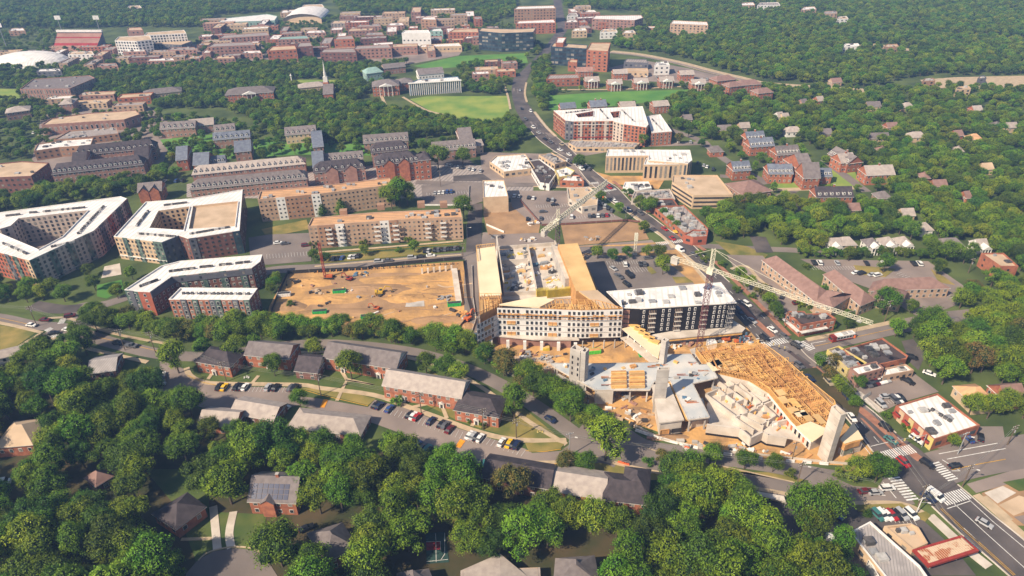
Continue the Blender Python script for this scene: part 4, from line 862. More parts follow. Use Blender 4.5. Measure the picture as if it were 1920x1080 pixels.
r_ = flat('parking_deck', 'parking deck', 'tan multi-storey parking deck with open levels above the tree clump', [(1260, 341), (1262, 328), (1345, 328), (1375, 365), (1300, 366)], 9.5, 'cream', 'rooft', 0, nunit=5, trim='cream')
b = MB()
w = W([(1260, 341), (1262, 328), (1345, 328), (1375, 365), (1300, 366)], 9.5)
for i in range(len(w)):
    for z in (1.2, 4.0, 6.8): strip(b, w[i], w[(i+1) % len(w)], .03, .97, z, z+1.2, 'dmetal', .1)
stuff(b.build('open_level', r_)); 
PB('brown hip-roofed building right of the tan parking deck', (1392, 365), (1447, 357), 20, 6, 4.5, 'brickp', 'shr', nf=1, hip=1, name='house', cat='building')
SH = lambda lab, pxs, h, wall, roof='roofg', nf=1, **k: flat('shop_building', 'shop', lab, pxs, h, wall, roof, nf, k.pop('win', (4, 2.4, 1.6)), fm=None, **k)
SH('white-roofed low shops in front of the office wing', [(1168, 350), (1172, 341), (1216, 340), (1222, 352), (1190, 358)], 4, 'white', 'roofw', nunit=10)
SH('low shops with jumbled grey roofs left of the parking deck', [(1184, 372), (1190, 358), (1256, 354), (1266, 372)], 4.5, 'concp', 'roofg', nunit=16)
SH('black-roofed shop between the jumbled roofs and the brick strip', [(1212, 386), (1226, 373), (1262, 372), (1272, 386)], 4.5, 'brick', 'roofd', nunit=5)
SH('long brick shop strip with cluttered roof along the main road', [(1228, 390), (1282, 384), (1328, 428), (1325, 440), (1282, 436)], 5, 'brick', 'roofg', nunit=34)
SH('small orange-walled shop at the end of the brick strip', [(1282, 440), (1300, 430), (1328, 432), (1326, 443), (1300, 445)], 5.5, 'red', 'roofg', nunit=3)
SH('cluster of pale flat roofs in the shopping block', [(918, 303), (930, 292), (985, 288), (1003, 315), (945, 322)], 5, 'cream', 'roofw', nunit=16)
SH('black-roofed shop with white patches in the shopping block', [(988, 302), (1012, 298), (1045, 322), (1030, 345), (1012, 342)], 5, 'white', 'roofd', nunit=14)
SH('shop with yellow and white murals beside the black-roofed shop', [(1040, 318), (1062, 312), (1078, 320), (1070, 328), (1048, 332)], 6, 'yellowc', 'roofw', nunit=5)
SH('pale corner shop beside the crosswalk', [(1050, 338), (1062, 328), (1086, 328), (1095, 340)], 5, 'brick', 'roofw', nunit=4)
SH('grey-roofed shop at the back of the shopping block', [(1010, 290), (1035, 286), (1062, 302), (1040, 308)], 5, 'cream', 'roofg', nunit=8)
SH('tan fan-shaped concrete building enclosed by the parking lot', [(1063, 352), (1105, 350), (1122, 364), (1120, 384), (1092, 388), (1066, 372)], 5, 'concp', 'rooft', nunit=6)
SH('white three-storey box beside the bare lot', [(906, 370), (905, 338), (945, 337), (953, 368)], 11, 'cream', 'roofw', 3, nunit=3, win=(40, 30, 1.2))
SH('tan terrace building in front of the office wing dirt strip', [(1066, 268), (1070, 262), (1150, 264), (1200, 268), (1190, 276), (1080, 276)], 4, 'cream', 'roofg', nunit=14)
# right of the main road
r_ = flat('brick_shop', 'shop', 'brick corner building with black roof and white canopy beside the crossroads', [(1475, 585), (1482, 583), (1508, 583), (1512, 588), (1552, 586), (1568, 597), (1503, 609)], 6.8, 'brick', 'roofd', 2, (3.0, 1.5, 1.2), nunit=9, trim='brick')
b = MB(); w = W([(1475, 585), (1503, 609), (1568, 597)], 6.8); w = [P(1475, 585, 6.8).xy, P(1503, 609, 6.8).xy, P(1552, 600, 6.8).xy]
for a, c in ((w[0], w[1]), (w[1], w[2])): strip(b, a, c, 0, 1, 2.9, 3.3, 'frame', 1.6)
b.build('canopy', r_)
HB = lambda lab, p0, p1, d, **k: pitched('brick_office', 'building', lab, p0, p1, d, k.pop('h', 6.5), k.pop('rh', 4.5), k.pop('wall', 'tan'), 'shr', hip=1, nf=2, win=(3.2, 1.3, 1.5), **k)
def hipx(name, cat, lab, corners, h, rh, wall, roof, nf=2, win=(3.2, 1.3, 1.5), group=None):
    """hip roof over four photo corners at height h: long axis from corners 0-1 to 3-2"""
    w = [P(*p, h).xy for p in corners]; c = sum(w, Vector((0, 0)))/4; root = thing(name, lab, cat, (c.x, c.y, 0), group)
    FOOT.append([tuple(q) for q in w]); lp = ccw([tuple(q) for q in w])
    b = MB(); b.walls(lp, 0, h, wall); b.build('wall', root)
    m0, m1 = (w[0]+w[1])/2, (w[2]+w[3])/2; d = (m1-m0).normalized(); s = (w[1]-w[0]).length/2
    r0 = m0+d*s; r1 = m1-d*s; e = [Vector((*q, 0)) for q in w]
    ov = [(q-c)*(1+.8/max((q-c).length, 1))+c for q in w]
    r = MB(); V = [(*q, h-.2) for q in ov]+[(*r0, h+rh), (*r1, h+rh)]
    r.add(V, [(0, 1, 4), (1, 2, 5, 4), (2, 3, 5), (3, 0, 4, 5)], roof)
    r.add([(*q, h-.45) for q in ov]+[(*q, h-.2) for q in ov], [(0, 1, 5, 4), (1, 2, 6, 5), (2, 3, 7, 6), (3, 0, 4, 7), (3, 2, 1, 0)], 'frame'); r.build('roof', root)
    wb = MB()
    for i in range(4):
        if cam_facing(lp[i], lp[(i+1) % 4]): windows_on(wb, lp[i], lp[(i+1) % 4], .2, h, nf, *win)
    stuff(wb.build('window', root)); return root
hipx('brick_office', 'office building', 'long brown-roofed office range nearest the main road', [(1430, 488), (1455, 480), (1560, 552), (1530, 566)], 6.5, 4, 'tan', 'shr')
hipx('brick_office', 'office building', 'brown-roofed office wing with dark glazed end behind the crane jib', [(1528, 568), (1556, 545), (1598, 552), (1562, 575)], 7, 4, 'tan', 'shr')
hipx('brick_office', 'office building', 'second long brown-roofed office range, right of the first', [(1545, 515), (1562, 508), (1640, 560), (1612, 572)], 6.5, 4, 'tan', 'shr')
hipx('brick_office', 'office building', 'brown-roofed hall below the far end of the right parking lot', [(1630, 545), (1640, 528), (1745, 522), (1780, 540)], 5.5, 4, 'tan', 'shr')
hipx('brick_office', 'office building', 'short brown-roofed wing at the near end of the right parking lot', [(1634, 556), (1650, 535), (1700, 545), (1690, 566)], 6, 3.5, 'tan', 'shr')
flat('brick_shop', 'building', 'orange brick building with pale flat roof in the trees at the right edge', [(1840, 474), (1882, 474), (1910, 499), (1876, 499)], 8, 'brick', 'rooft', 2, (5, 1.2, 1.2), nunit=2, fm=None)
sx = flat('shop_building', 'shop', 'large black-roofed shop with a pale cluttered strip of roof', [(1580, 655), (1655, 633), (1703, 667), (1700, 672), (1650, 683), (1615, 686)], 5, 'brick', 'roofd', 1, (4, 2, 1.4), nunit=12, fm=None)
flat('shop_building', 'shop', 'long low shop front with yellow mural and ornate white roof clutter', [(1551, 655), (1573, 648), (1626, 680), (1614, 688), (1590, 692)], 5, 'yellowc', 'roofg', 1, (3.5, 1.6, 1.4), nunit=22, fm=None)
flat('brick_shop', 'shop', 'brick block with flat white roof at the head of the small parking lot', [(1594, 689), (1643, 677), (1658, 690), (1610, 703)], 7, 'brickp', 'roofw', 3, (2.2, 1.0, 1.0), nunit=3, fm=None)
flat('shop_building', 'shop', 'low shop with pale green-white roof right of the white-roofed brick block', [(1656, 705), (1660, 690), (1698, 682), (1714, 694)], 4, 'tan', 'roofw', 1, (2.4, 1.4, 1.2), nunit=2, fm=None)
r_ = flat('shop_building', 'shop', 'big white-roofed shop with red and yellow front beside the main road', [(1680, 760), (1758, 737), (1838, 797), (1752, 824)], 5.5, 'brick', 'roofw', 1, (4.5, 2.8, 1.8), nunit=9, units=[((1745, 765), (1785, 790), 5)], fm=None,
     facades={(1716, 792): dict(wall='red', strips=bays([None, 'cream', None, 'yellowc', None, 'cream', None, 'yellowc']))})
b = MB(); A, B = P(1680, 760, 5.5).xy, P(1752, 824, 5.5).xy
for k in range(4): strip(b, A, B, k/4+.04, k/4+.2, 2.6, 3.1, 'redtrim', 1.5)
b.build('awning', r_)
PB('orange-roofed cottage in the trees at the right edge', (1828, 760), (1868, 756), 12, 5, 4, 'cream', 'roofo', nf=1, hip=.6, name='house', cat='house')
PB('red brick cottage at the extreme right edge', (1888, 752), (1925, 748), 10, 5, 4, 'brick', 'shr', nf=1, name='house', cat='house')
PB('blue-grey cottage with white gable among the right-hand trees', (1786, 624), (1812, 615), 10, 4.5, 3, 'white', 'shg', nf=1, name='house', cat='house')
# small houses right
HS = [(1568, 462, 20, 'white', 'shp', 'white cottage with gabled porch, leftmost of the row behind the hedge'), (1591, 460, 32, 'cream', 'shp', 'pale-roofed cottage, second in the row behind the hedge'), (1640, 462, 22, 'white', 'shg', 'grey-roofed cottage, third in the row behind the hedge'), (1670, 460, 24, 'white', 'shp', 'pale cottage, fourth in the row behind the hedge'), (1700, 459, 22, 'white', 'shp', 'white cottage, fifth in the row behind the hedge'), (1788, 462, 40, 'white', 'shg', 'wide grey cottage right of the round fir'), (1845, 464, 18, 'white', 'shp', 'small white cottage right of the wide grey cottage'), (1740, 432, 26, 'white', 'shp', 'white-gabled house behind the round fir'),
 (1705, 405, 28, 'cream', 'shp', 'pale bungalow in the middle of the right-hand wood'), (1660, 372, 30, 'brickp', 'shg', 'brick house behind the twisted street junction'), (1765, 350, 30, 'brick', 'shr', 'red-roofed house deep in the right-hand wood'), (1738, 335, 16, 'brick', 'shr', 'brick gable just left of the red-roofed house'), (1818, 372, 12, 'brick', 'shr', 'narrow orange brick house in the wood'), (1855, 318, 22, 'cream', 'rooft', 'cream house under tall trees at the right'), (1802, 285, 14, 'brick', 'shp', 'small pink house above the cream house'), (1658, 285, 12, 'tan', 'shr', 'tall narrow tan house in the right-hand wood'), (1490, 248, 36, 'white', 'shp', 'white house with long low porch behind the brick halls'), (1550, 252, 26, 'cream', 'shg', 'grey-roofed house in the upper right wood'), (1650, 260, 44, 'cream', 'shg', 'wide grey-roofed house in the upper right wood'), (1675, 240, 24, 'brick', 'shr', 'pink house with white gable in the upper right wood'), (1722, 258, 38, 'cream', 'shp', 'pair of pale gables in the upper right wood'), (1832, 262, 26, 'cream', 'roofo', 'orange house at the upper right'), (1800, 255, 18, 'brick', 'shr', 'small brick house left of the orange house'), (1874, 238, 14, 'blueg', 'shg', 'blue house near the right edge'), (1900, 240, 24, 'cream', 'shp', 'yellow house at the right edge'), (1835, 208, 20, 'brick', 'shp', 'pink house under the far right wood'), (1540, 190, 14, 'brick', 'shp', 'tall pink house beyond the green field'), (1510, 195, 12, 'brickp', 'shg', 'small brick house beyond the green field'), (1640, 200, 30, 'cream', 'shg', 'grey house in the far right wood'), (1705, 202, 24, 'tan', 'shp', 'tan house in the far right wood'), (1570, 155, 22, 'tan', 'shr', 'tan shed below the quarry wood'), (1475, 222, 14, 'cream', 'shp', 'cream house beside the tall pink house'), (1360, 245, 30, 'tan', 'shg', 'tan gabled house right of the main road annex'), (1398, 240, 22, 'tan', 'shp', 'tan gabled house, right of the other tan one'), (1465, 220, 12, 'white', 'shp', 'white house in the trees above the brick halls'), (1880, 700, 0, '', '', ''), (1290, 225, 20, 'cream', 'shg', 'grey cottage behind the annex'), (1345, 285, 30, 'brick', 'shg', 'brick house with dormers right of the long office block'), (1600, 395, 34, 'brickp', 'shr', 'low brick house among the trees behind the cottages')]
for x, y, wd, m, rf, lab in HS:
    if wd: k_ = 1 if y > 440 else .8; PB(lab, (x-wd*.5*k_, y-1), (x+wd*.5*k_, y-2), 8, 4.6, 3, m, rf, nf=2 if y > 300 else 1, name='house', cat='house', hip=random.choice([0, 0, .8]), porch=5 if 455 < y < 466 and wd < 30 else 0)
# brick halls with dormers
for lab, p0, p1, d, rf, dn in [('brick hall with slate roof and dormers right of the office block', (1408, 275), (1452, 272), 12, 'slate', 6), ('brick hall with white dormers facing the small lawn', (1458, 290), (1500, 287), 12, 'shg', 7), ('brick hall with dark roof seen end-on beside the street', (1553, 287), (1590, 306), 12, 'shg', 6), ('brick hall with a white top band right of the end-on hall', (1578, 305), (1605, 302), 12, 'shp', 0), ('slate-roofed hall left of the steep brick gables', (1442, 325), (1487, 325), 13, 'slate', 6), ('white-columned slate hall near the tan parking deck', (1376, 320), (1408, 318), 12, 'slate', 5), ('brick hall with white dormers beside the lower street', (1532, 369), (1600, 368), 12, 'shd', 6), ('brick hall with white gables in the trees', (1626, 328), (1678, 326), 12, 'shp', 0), ('slate hall with white dormers at the top of the street', (1402, 262), (1435, 260), 12, 'slate', 5)]:
    PB(lab, p0, p1, d, 7.5, 4.5, 'brick', rf, nf=2, dorm=dn, chim=1)
PB('tall steep brick gable, rear one of the pair by the lawn', (1505, 322), (1528, 320), 26, 10, 8, 'brick', 'shg', nf=3)
PB('tall steep brick gable, front one of the pair by the lawn', (1508, 333), (1538, 332), 14, 9, 8, 'brick', 'shg', nf=2)
PB('slate-roofed side wing of the steep brick gables', (1536, 330), (1560, 330), 10, 6, 4, 'brick', 'slate', nf=2, dorm=3)
# ------------------------------------------------------------------ brick garden apartments between the roads
GA = dict(big=True, nf=2, win=(3.4, 1.3, 1.4), name='garden_apartments', cat='apartment building')
PB('small brick apartment house with dark hipped roof at the left end of the crescent', (366, 676), (430, 687), 11, 6.2, 3.2, 'brick', 'shd', hip=.8, door=1, **GA)
PB('brick apartment house with grey roof mostly behind a broad tree', (459, 664), (540, 672), 11, 6.8, 3.2, 'brick', 'shg', door=1, **GA)
PB('small dark-roofed brick house with white gable end between two trees', (553, 694), (594, 698), 12, 4.5, 3.5, 'brickd', 'shd', gable_m='frame', **GA)
PB('long brick apartment house with grey-brown roof and white gable end', (607, 669), (742, 690), 12, 7, 3.8, 'brick', 'shg', gable_m='frame', door=2, **GA)
PB('long brick apartment house with pale grey roof facing the parked row', (718, 721), (864, 745), 11, 7.2, 3.6, 'brick', 'shp', gable_m='frame', door=2, **GA)
PB('short brick apartment house with dark hipped roof beside the path', (852, 767), (934, 781), 12, 6, 3, 'brick', 'shd', hip=.8, door=1, **GA)
PB('grey-roofed apartment house half hidden at the left of the parking crescent', (372, 795), (440, 800), 10, 4.2, 3, 'brick', 'shp', **GA)
PB('pale blue-grey roofed apartment house below the parking crescent', (432, 773), (512, 787), 10, 4.2, 2.4, 'brickd', 'shp', **GA)
PB('grey hip-roofed apartment house in front of the orange speed hump', (540, 800), (675, 815), 11, 4, 2.8, 'brickd', 'shp', hip=.8, **GA)
PB('apartment house with weathered pale roof below the island', (1036, 919), (1133, 934), 12, 5, 3, 'brick', 'shp', **GA)
PB('dark-roofed brick apartment house right of the weathered pale roof', (1132, 935), (1218, 945), 12, 6, 3.4, 'brick', 'shd', hip=.5, **GA)
hipx('garden_apartments', 'apartment building', 'dark-roofed rear wing at right angles to the brick apartment house', [(1174, 876), (1219, 881), (1214, 925), (1168, 918)], 7.2, 3.4, 'brick', 'shd')
PB('dark brick apartment house almost hidden by trees below the crescent', (905, 893), (1030, 915), 11, 6, 3, 'brickd', 'shd', **GA)
# houses in the lower left wood
PB('brick house with a pale roof peeking out at the left edge', (-10, 838), (60, 832), 14, 5.5, 4, 'brick', 'rooft', hip=.8, nf=1, name='house', cat='house')
PB('grey metal-roofed house with brick side among trees at the left', (165, 700), (215, 693), 12, 4.5, 2.5, 'brickd', 'seam', nf=1, name='house', cat='house')
PB('white-roofed shed beside the road at the left edge', (-5, 672), (38, 662), 7, 3.5, 1.2, 'white', 'shp', nf=1, name='shed', cat='shed')
sol = PB('brick house with rows of blue solar panels on its roof', (466, 938), (553, 941), 13, 6.5, 5, 'brick', 'shg', gable_m='brickp', nf=2, name='house', cat='house', win=(3.2, 1.2, 1.4), chim=1, xgable=((.42, 2.2, 1.6, 1.2),))
A, B = P(466, 938, 6.5), P(553, 941, 6.5); u = (B-A).xy.normalized(); v = Vector((-u.y, u.x)); kk = 5/6.5
pm = MB(); tilt = Vector((v.x, v.y, kk)).normalized(); U3 = Vector((u.x, u.y, 0)); N3 = U3.cross(tilt)
for i in range(7):
    for j in range(3):
        pm = MB(); c = Vector((*(A.xy+u*((B-A).length*(.10+.115*i))), 6.5))+tilt*(1.3+1.75*j)+N3*.12; hx, hy = .78, .8
        pm.add([c+U3*a*hx+tilt*bb*hy for a, bb in ((-1, -1), (1, -1), (1, 1), (-1, 1))]+[c-N3*.1+U3*a*hx+tilt*bb*hy for a, bb in ((-1, -1), (1, -1), (1, 1), (-1, 1))], [(0, 1, 2, 3), (0, 4, 5, 1), (1, 5, 6, 2), (3, 7, 4, 0)], 'solar'); pm.build('solar_panel', sol)
hipx('house', 'house', 'dark-roofed house with a white gabled side porch in the lower left wood', [(287, 962), (350, 925), (383, 950), (330, 990)], 5, 3.5, 'brick', 'shd', 1)
hipx('house', 'house', 'grey cross-hipped house below the solar roof house', [(578, 1000), (640, 982), (668, 1025), (610, 1050)], 6, 4, 'brickd', 'shg', 2)
hipx('house', 'house', 'flat pale roof edge at the bottom centre of the frame', [(868, 1070), (1008, 1064), (1010, 1100), (868, 1106)], 4, 1, 'cream', 'shp', 1)
hipx('house', 'house', 'grey hipped house at the bottom edge right of centre', [(1045, 1048), (1112, 1043), (1120, 1090), (1040, 1100)], 6, 4, 'tan', 'shg', 1)
hipx('house', 'house', 'small grey hip roof at the bottom edge left of centre', [(748, 1075), (800, 1068), (812, 1095), (745, 1110)], 5, 3, 'cream', 'shg', 1)
hipx('house', 'house', 'dark brown roof lost in the trees left of the lower lawn', [(160, 895), (192, 880), (210, 892), (180, 910)], 5, 3, 'brickd', 'shr', 1)
# white-roofed shops at the lower right
r_ = flat('shop_building', 'shop', 'long white-roofed shop running down to the bottom right corner', [(1594, 997), (1632, 977), (1725, 1060), (1760, 1110), (1700, 1130)], 5, 'cream', 'seam', 1, (4, 2, 1.6), nunit=4, fm=None, trim='white')
flat('annex', 'building', 'bright white flat annex beside the long white-roofed shop', [(1627, 1046), (1650, 1036), (1690, 1078), (1690, 1105), (1660, 1105)], 3.6, 'white', 'roofw', 0)
flat('shop_building', 'shop', 'tan gravel-roofed shop between the white roof and the rusty canopy', [(1658, 986), (1708, 981), (1722, 988), (1740, 1018), (1712, 1030)], 4, 'cream', 'rooft', 1, (4, 1.6, 1.4), nunit=3, fm=None)
r_ = thing('service_canopy', 'rusty ribbed canopy with bright red rim beside the main road', 'canopy', P(1775, 1040, 0)); w = W([(1711, 1030), (1803, 1003), (1836, 1032), (1742, 1062)], 5.5)
b = MB(); b.prism(w, 4.6, 5.5, 'redtrim'); b.cap([w], 4.6, 'redtrim', True); b.build('rim', r_)
b = MB(); ii = inset(w, .9); b.prism(ii, 5.5, 5.62, 'rust'); 
b.build('roof', r_)
b = MB(); a0, a1, a2, a3 = [Vector(q) for q in ii]
for k in range(22):
    for (s0, s1, e0, e1) in (((a0, a1, a3, a2)),):
        p = s0.lerp(s1, (k+.5)/22); q = e0.lerp(e1, (k+.5)/22)
        b.bar((*p, 5.68), (*q, 5.68), .07, 'rooft')
stuff(b.build('roof_rib', r_))
for t in (.2, .8):
    for s in (.3, .7):
        b = MB(); c = a0.lerp(a1, t).lerp(a3.lerp(a2, t), s); b.bar((*c, 0), (*c, 4.6), .2, 'frame', 6); b.build('post', r_)

# smaller halls of the upper campus and the roadside town, each named by the landmark it stands next to
FL = [(145, 80, 'the stadium stand'), (48, 122, 'the sports dome'), (280, 70, 'the white striped tower blocks'), (460, 35, 'the bowl roof'), (568, 40, 'the arched arena'), (530, 92, 'the arched library'), (700, 86, 'the wide low brick hall'), (780, 62, 'the bright white block'), (950, 60, 'the wide glass office block'), (1000, 15, 'the orange and cream apartment tower'), (1150, 35, 'the long white-roofed brick block'), (430, 90, 'the brick block with white piers'), (100, 150, 'the stepped-roof hall'), (160, 215, 'the ribbed-roof sports hall'), (465, 175, 'the white portico hall'), (900, 140, 'the blue-columned building'), (1190, 130, 'the rail yard'), (1110, 340, 'the pale corner shop'), (1000, 300, 'the shopping block roofs'), (650, 60, 'the brick hall below the arena')]
FLW = [(P(a, b_), s_) for a, b_, s_ in FL]
rf_ = random.Random(5); fc = {}; placed = []
def filler(poly, n, wr, hr, walls, sep=20):
    w = [P(*p).xy for p in poly]; xs = [q.x for q in w]; ys = [q.y for q in w]; k = 0; tr = 0
    while k < n and tr < 3000:
        tr += 1; c = Vector((rf_.uniform(min(xs), max(xs)), rf_.uniform(min(ys), max(ys))))
        if not inside(c, w) or any((c-q).length < sep for q in placed): continue
        if any(inside(c+Vector(o), f) for f in FOOT for o in ((0, 0), (12, 0), (-12, 0), (0, 8), (0, -8))): continue
        if any(inside(to_px((c.x, c.y, 0)), f) for f in NOTREE): continue
        placed.append(c); k += 1
        W_, D_ = rf_.uniform(*wr), rf_.uniform(9, 16); h = rf_.uniform(*hr); a = R(rf_.choice([4, 6, 8, 96])+rf_.uniform(-3, 3)); u = Vector((math.cos(a), math.sin(a))); v = Vector((-u.y, u.x))
        wl_, wn = rf_.choice(walls); rf, rn = rf_.choice([('rooft', 'tan'), ('roofw', 'white'), ('roofg', 'grey'), ('roofg', 'grey')]); q3 = Vector((*c, 0)); L_, s_ = min(FLW, key=lambda l: (l[0]-q3).length); d = q3-L_
        side = ('right of' if d.x > 0 else 'left of') if abs(d.x) > abs(d.y) else ('beyond' if d.y > 0 else 'in front of')
        cr = [c+u*i*W_/2+v*j*D_/2 for i, j in ((-1, -1), (1, -1), (1, 1), (-1, 1))]
        lab = '%s hall, %s roof, %s %s' % (wn, rn, side, s_); fc[lab] = fc.get(lab, 0)+1
        if fc[lab] > 1: lab = ORD[fc[lab]-1]+' '+lab
        flat('campus_building', 'building', lab, [to_px((q.x, q.y, h)) for q in cr], h, wl_, rf, max(2, int(h/3.4)), (4.2, 1.9, 1.5), fm=None, nunit=3, gm='glass')
WB = [('brickp', 'pinkish brick'), ('brickp', 'pinkish brick'), ('brickd', 'dark brick'), ('tan', 'tan'), ('cream', 'cream'), ('brick', 'red brick')]
filler([(180, 90), (380, 80), (460, 62), (900, 50), (960, 66), (870, 100), (660, 108), (480, 112), (300, 122), (180, 118)], 52, (12, 38), (5, 10), WB, 22)
filler([(0, 98), (90, 92), (230, 96), (190, 130), (60, 128), (-20, 118)], 7, (20, 40), (5, 8), WB[2:5])
filler([(640, 34), (880, 34), (950, 50), (640, 60)], 14, (20, 46), (8, 14), WB, 24)
filler([(400, 44), (520, 40), (530, 60), (400, 66)], 6, (30, 50), (7, 11), WB, 24)
filler([(1060, 22), (1110, 22), (1120, 62), (1066, 60)], 7, (14, 30), (5, 11), WB, 18)
filler([(880, 120), (960, 118), (950, 150), (880, 160)], 5, (16, 26), (5, 8), WB, 18)
filler([(60, 190), (260, 180), (320, 210), (60, 215)], 5, (20, 34), (5, 8), WB, 24)
ORD = ['first', 'second', 'third', 'fourth', 'fifth', 'sixth', 'seventh', 'eighth', 'ninth', 'tenth', 'eleventh', 'twelfth', 'thirteenth', 'fourteenth', 'fifteenth', 'sixteenth', 'seventeenth', 'eighteenth', 'nineteenth', 'twentieth', 'twenty-first', 'twenty-second', 'twenty-third', 'twenty-fourth', 'twenty-fifth', 'twenty-sixth']

# ------------------------------------------------------------------ the building sites in the middle
def deck(root, name, pxs, z, th, m, mt=None):
    b = MB(); w = W(pxs, z); b.prism(w, z-th, z, m, mt); b.cap([w], z-th, m, True); return b.build(name, root), w
def columns(root, w, z0, z1, sp=6.0, r=.28, m='conc', d=1.0, name='column'):
    ins = inset(w, d); k = 0
    for i in range(len(ins)):
        a, c = Vector(ins[i]), Vector(ins[(i+1) % len(ins)]); n = max(1, int((c-a).length/sp))
        for j in range(n):
            b = MB(); q = a.lerp(c, j/n); b.obox(q, (c-a), r, r, z0, z1, m); b.build(name, root); k += 1
            if k > 60: return
def studs(b, a, c, z0, z1, sp=1.1, m='wood', w=.09):
    """a stud wall: bottom plate, top plate and studs"""
    a, c = Vector(a[:2]), Vector(c[:2]); L = (c-a).length
    if L < .5: return
    u = (c-a)/L; mid = (a+c)/2
    b.obox(mid, u, L/2, w, z0, z0+.14, m); b.obox(mid, u, L/2, w+.02, z1-.2, z1, m)
    n = int(L/sp)
    for k in range(n+1): b.obox(a+u*(L*k/max(1, n)), u, .07, w, z0+.14, z1-.2, m)
def frame_grid(root, w, z0, z1, ang, sx, sy, m=('wood', 'woodo'), drop=.12, name='stud_wall', sp=1.1):
    u = Vector((math.cos(R(ang)), math.sin(R(ang)))); v = Vector((-u.y, u.x)); O = Vector(w[0])
    xs = [(Vector(p)-O).dot(u) for p in w]; ys = [(Vector(p)-O).dot(v) for p in w]
    bb = MB(); rnd = random.Random(3)
    i0, i1 = int(min(xs)/sx)-1, int(max(xs)/sx)+2; j0, j1 = int(min(ys)/sy)-1, int(max(ys)/sy)+2
    for i in range(i0, i1):
        for j in range(j0, j1):
            a = O+u*i*sx+v*j*sy; c1 = a+u*sx; c2 = a+v*sy
            if inside(a, w):
                if inside(c1, w) and rnd.random() > drop: studs(bb, a, c1, z0, z1, sp, rnd.choice(m))
                if inside(c2, w) and rnd.random() > drop: studs(bb, a, c2, z0, z1, sp, rnd.choice(m))
                if rnd.random() < .25: studs(bb, a+u*sx*.5, a+u*sx*.5+v*sy*.8, z0, z1, sp, rnd.choice(m))
    for i in range(len(w)): studs(bb, w[i], w[(i+1) % len(w)], z0, z1, .6, m[0])
    return stuff(bb.build(name, root))
def joists(root, w, z, ang, sp, m='wood', name='joist', drop=.1, th=.25):
    u = Vector((math.cos(R(ang)), math.sin(R(ang)))); v = Vector((-u.y, u.x)); O = Vector(w[0]); bb = MB(); rnd = random.Random(5)
    ys = [(Vector(p)-O).dot(v) for p in w]; y = min(ys)+sp/2
    while y < max(ys):
        hits = []
        for i in range(len(w)):
            a, c = Vector(w[i])-O, Vector(w[(i+1) % len(w)])-O; ya, yc = a.dot(v), c.dot(v)
            if (ya-y)*(yc-y) < 0: t = (y-ya)/(yc-ya); hits.append((a+(c-a)*t).dot(u))
        hits.sort()
        for k in range(0, len(hits)-1, 2):
            if rnd.random() > drop:
                p = O+u*hits[k]+v*y; q = O+u*hits[k+1]+v*y; bb.obox((p+q)/2, u, (q-p).length/2, .07, z-th, z, m)
        y += sp
    return stuff(bb.build(name, root))
# ---- the white-walled block under construction, with timber wings round an open concrete court
wc = thing('unfinished_apartment_building', 'white-walled apartment block under construction with orange timber framing and open court', 'building', P(1020, 600))
front = [(890, 594), (932, 573), (1050, 577), (1167, 578), (1184, 577)]
ftop = 19.5
fl_ = [(893, 597), (932, 577), (1010, 579), (1090, 582), (1168, 580)]
F_ = [P(*p, ftop).xy for p in fl_]
deep = (P(1000, 556, ftop).xy-P(1000, 578, ftop).xy)
back = [q+deep for q in F_]
b = MB()
for i in range(len(F_)-1):
    a, c = F_[i], F_[i+1]
    ti = ftop if i else 16.0
    b.quad((*a, 4.6), (*c, 4.6), (*c, ti), (*a, ti), 'white')
for q, s in ((F_[0], back[0]), (F_[-1], back[-1])): b.quad((*q, 4.6), (*s, 4.6), (*s, ftop if q is F_[-1] else 16), (*q, ftop if q is F_[-1] else 16), 'white')
b.build('wall', wc)
b = MB(); sb = MB(); rnd = random.Random(11)
for i in range(len(F_)-1):
    a, c = F_[i], F_[i+1]; nfl = 5 if i else 4; top = ftop if i else 16.0
    L = (c-a).length; u = (c-a)/L; n = Vector((u.y, -u.x)); nb = int(L/2.0); fh = (19.5-4.6)/5
    for k in range(nfl):
        for j in range(nb):
            if j % 7 == 5: continue
            p = a+u*(L*(j+.5)/nb)+n*.12; z = 4.6+k*fh+.75
            rec = j % 7 in (2, 3) and k in ((1, 4) if (j//7) % 2 else (0, 2))
            b.obox(p, u, .95 if rec else .5, .1, z-.15, z+1.35, 'woodo' if rec else 'glass')
            if rec: sb.obox(p+n*.35, u, .95, .06, z-.3, z+.25, 'sheath')
    for k in range(nfl):
        strip(sb, a, c, 0, 1, 4.6+k*fh-.12, 4.6+k*fh+.06, 'conc', .2)
    # ragged timber band between the two top storeys
    if i:
        for j in range(int(L/1.3)):
            if rnd.random() < .75: p = a+u*(1.3*j+.6)+n*.35; sb.obox(p, u, .45, .2, 4.6+4*fh-.5, 4.6+4*fh-.5+rnd.uniform(.5, 1.0), rnd.choice(['woodo', 'wood']))
        studs(sb, a+n*1.0, c+n*1.0, 4.6+4*fh-1.4, 4.6+4*fh+.2, 2.4, 'woodo', .06)
stuff(b.build('window', wc)); stuff(sb.build('timber_band', wc))
FOOT.append([tuple(q) for q in F_]+[tuple(q) for q in reversed(back)])
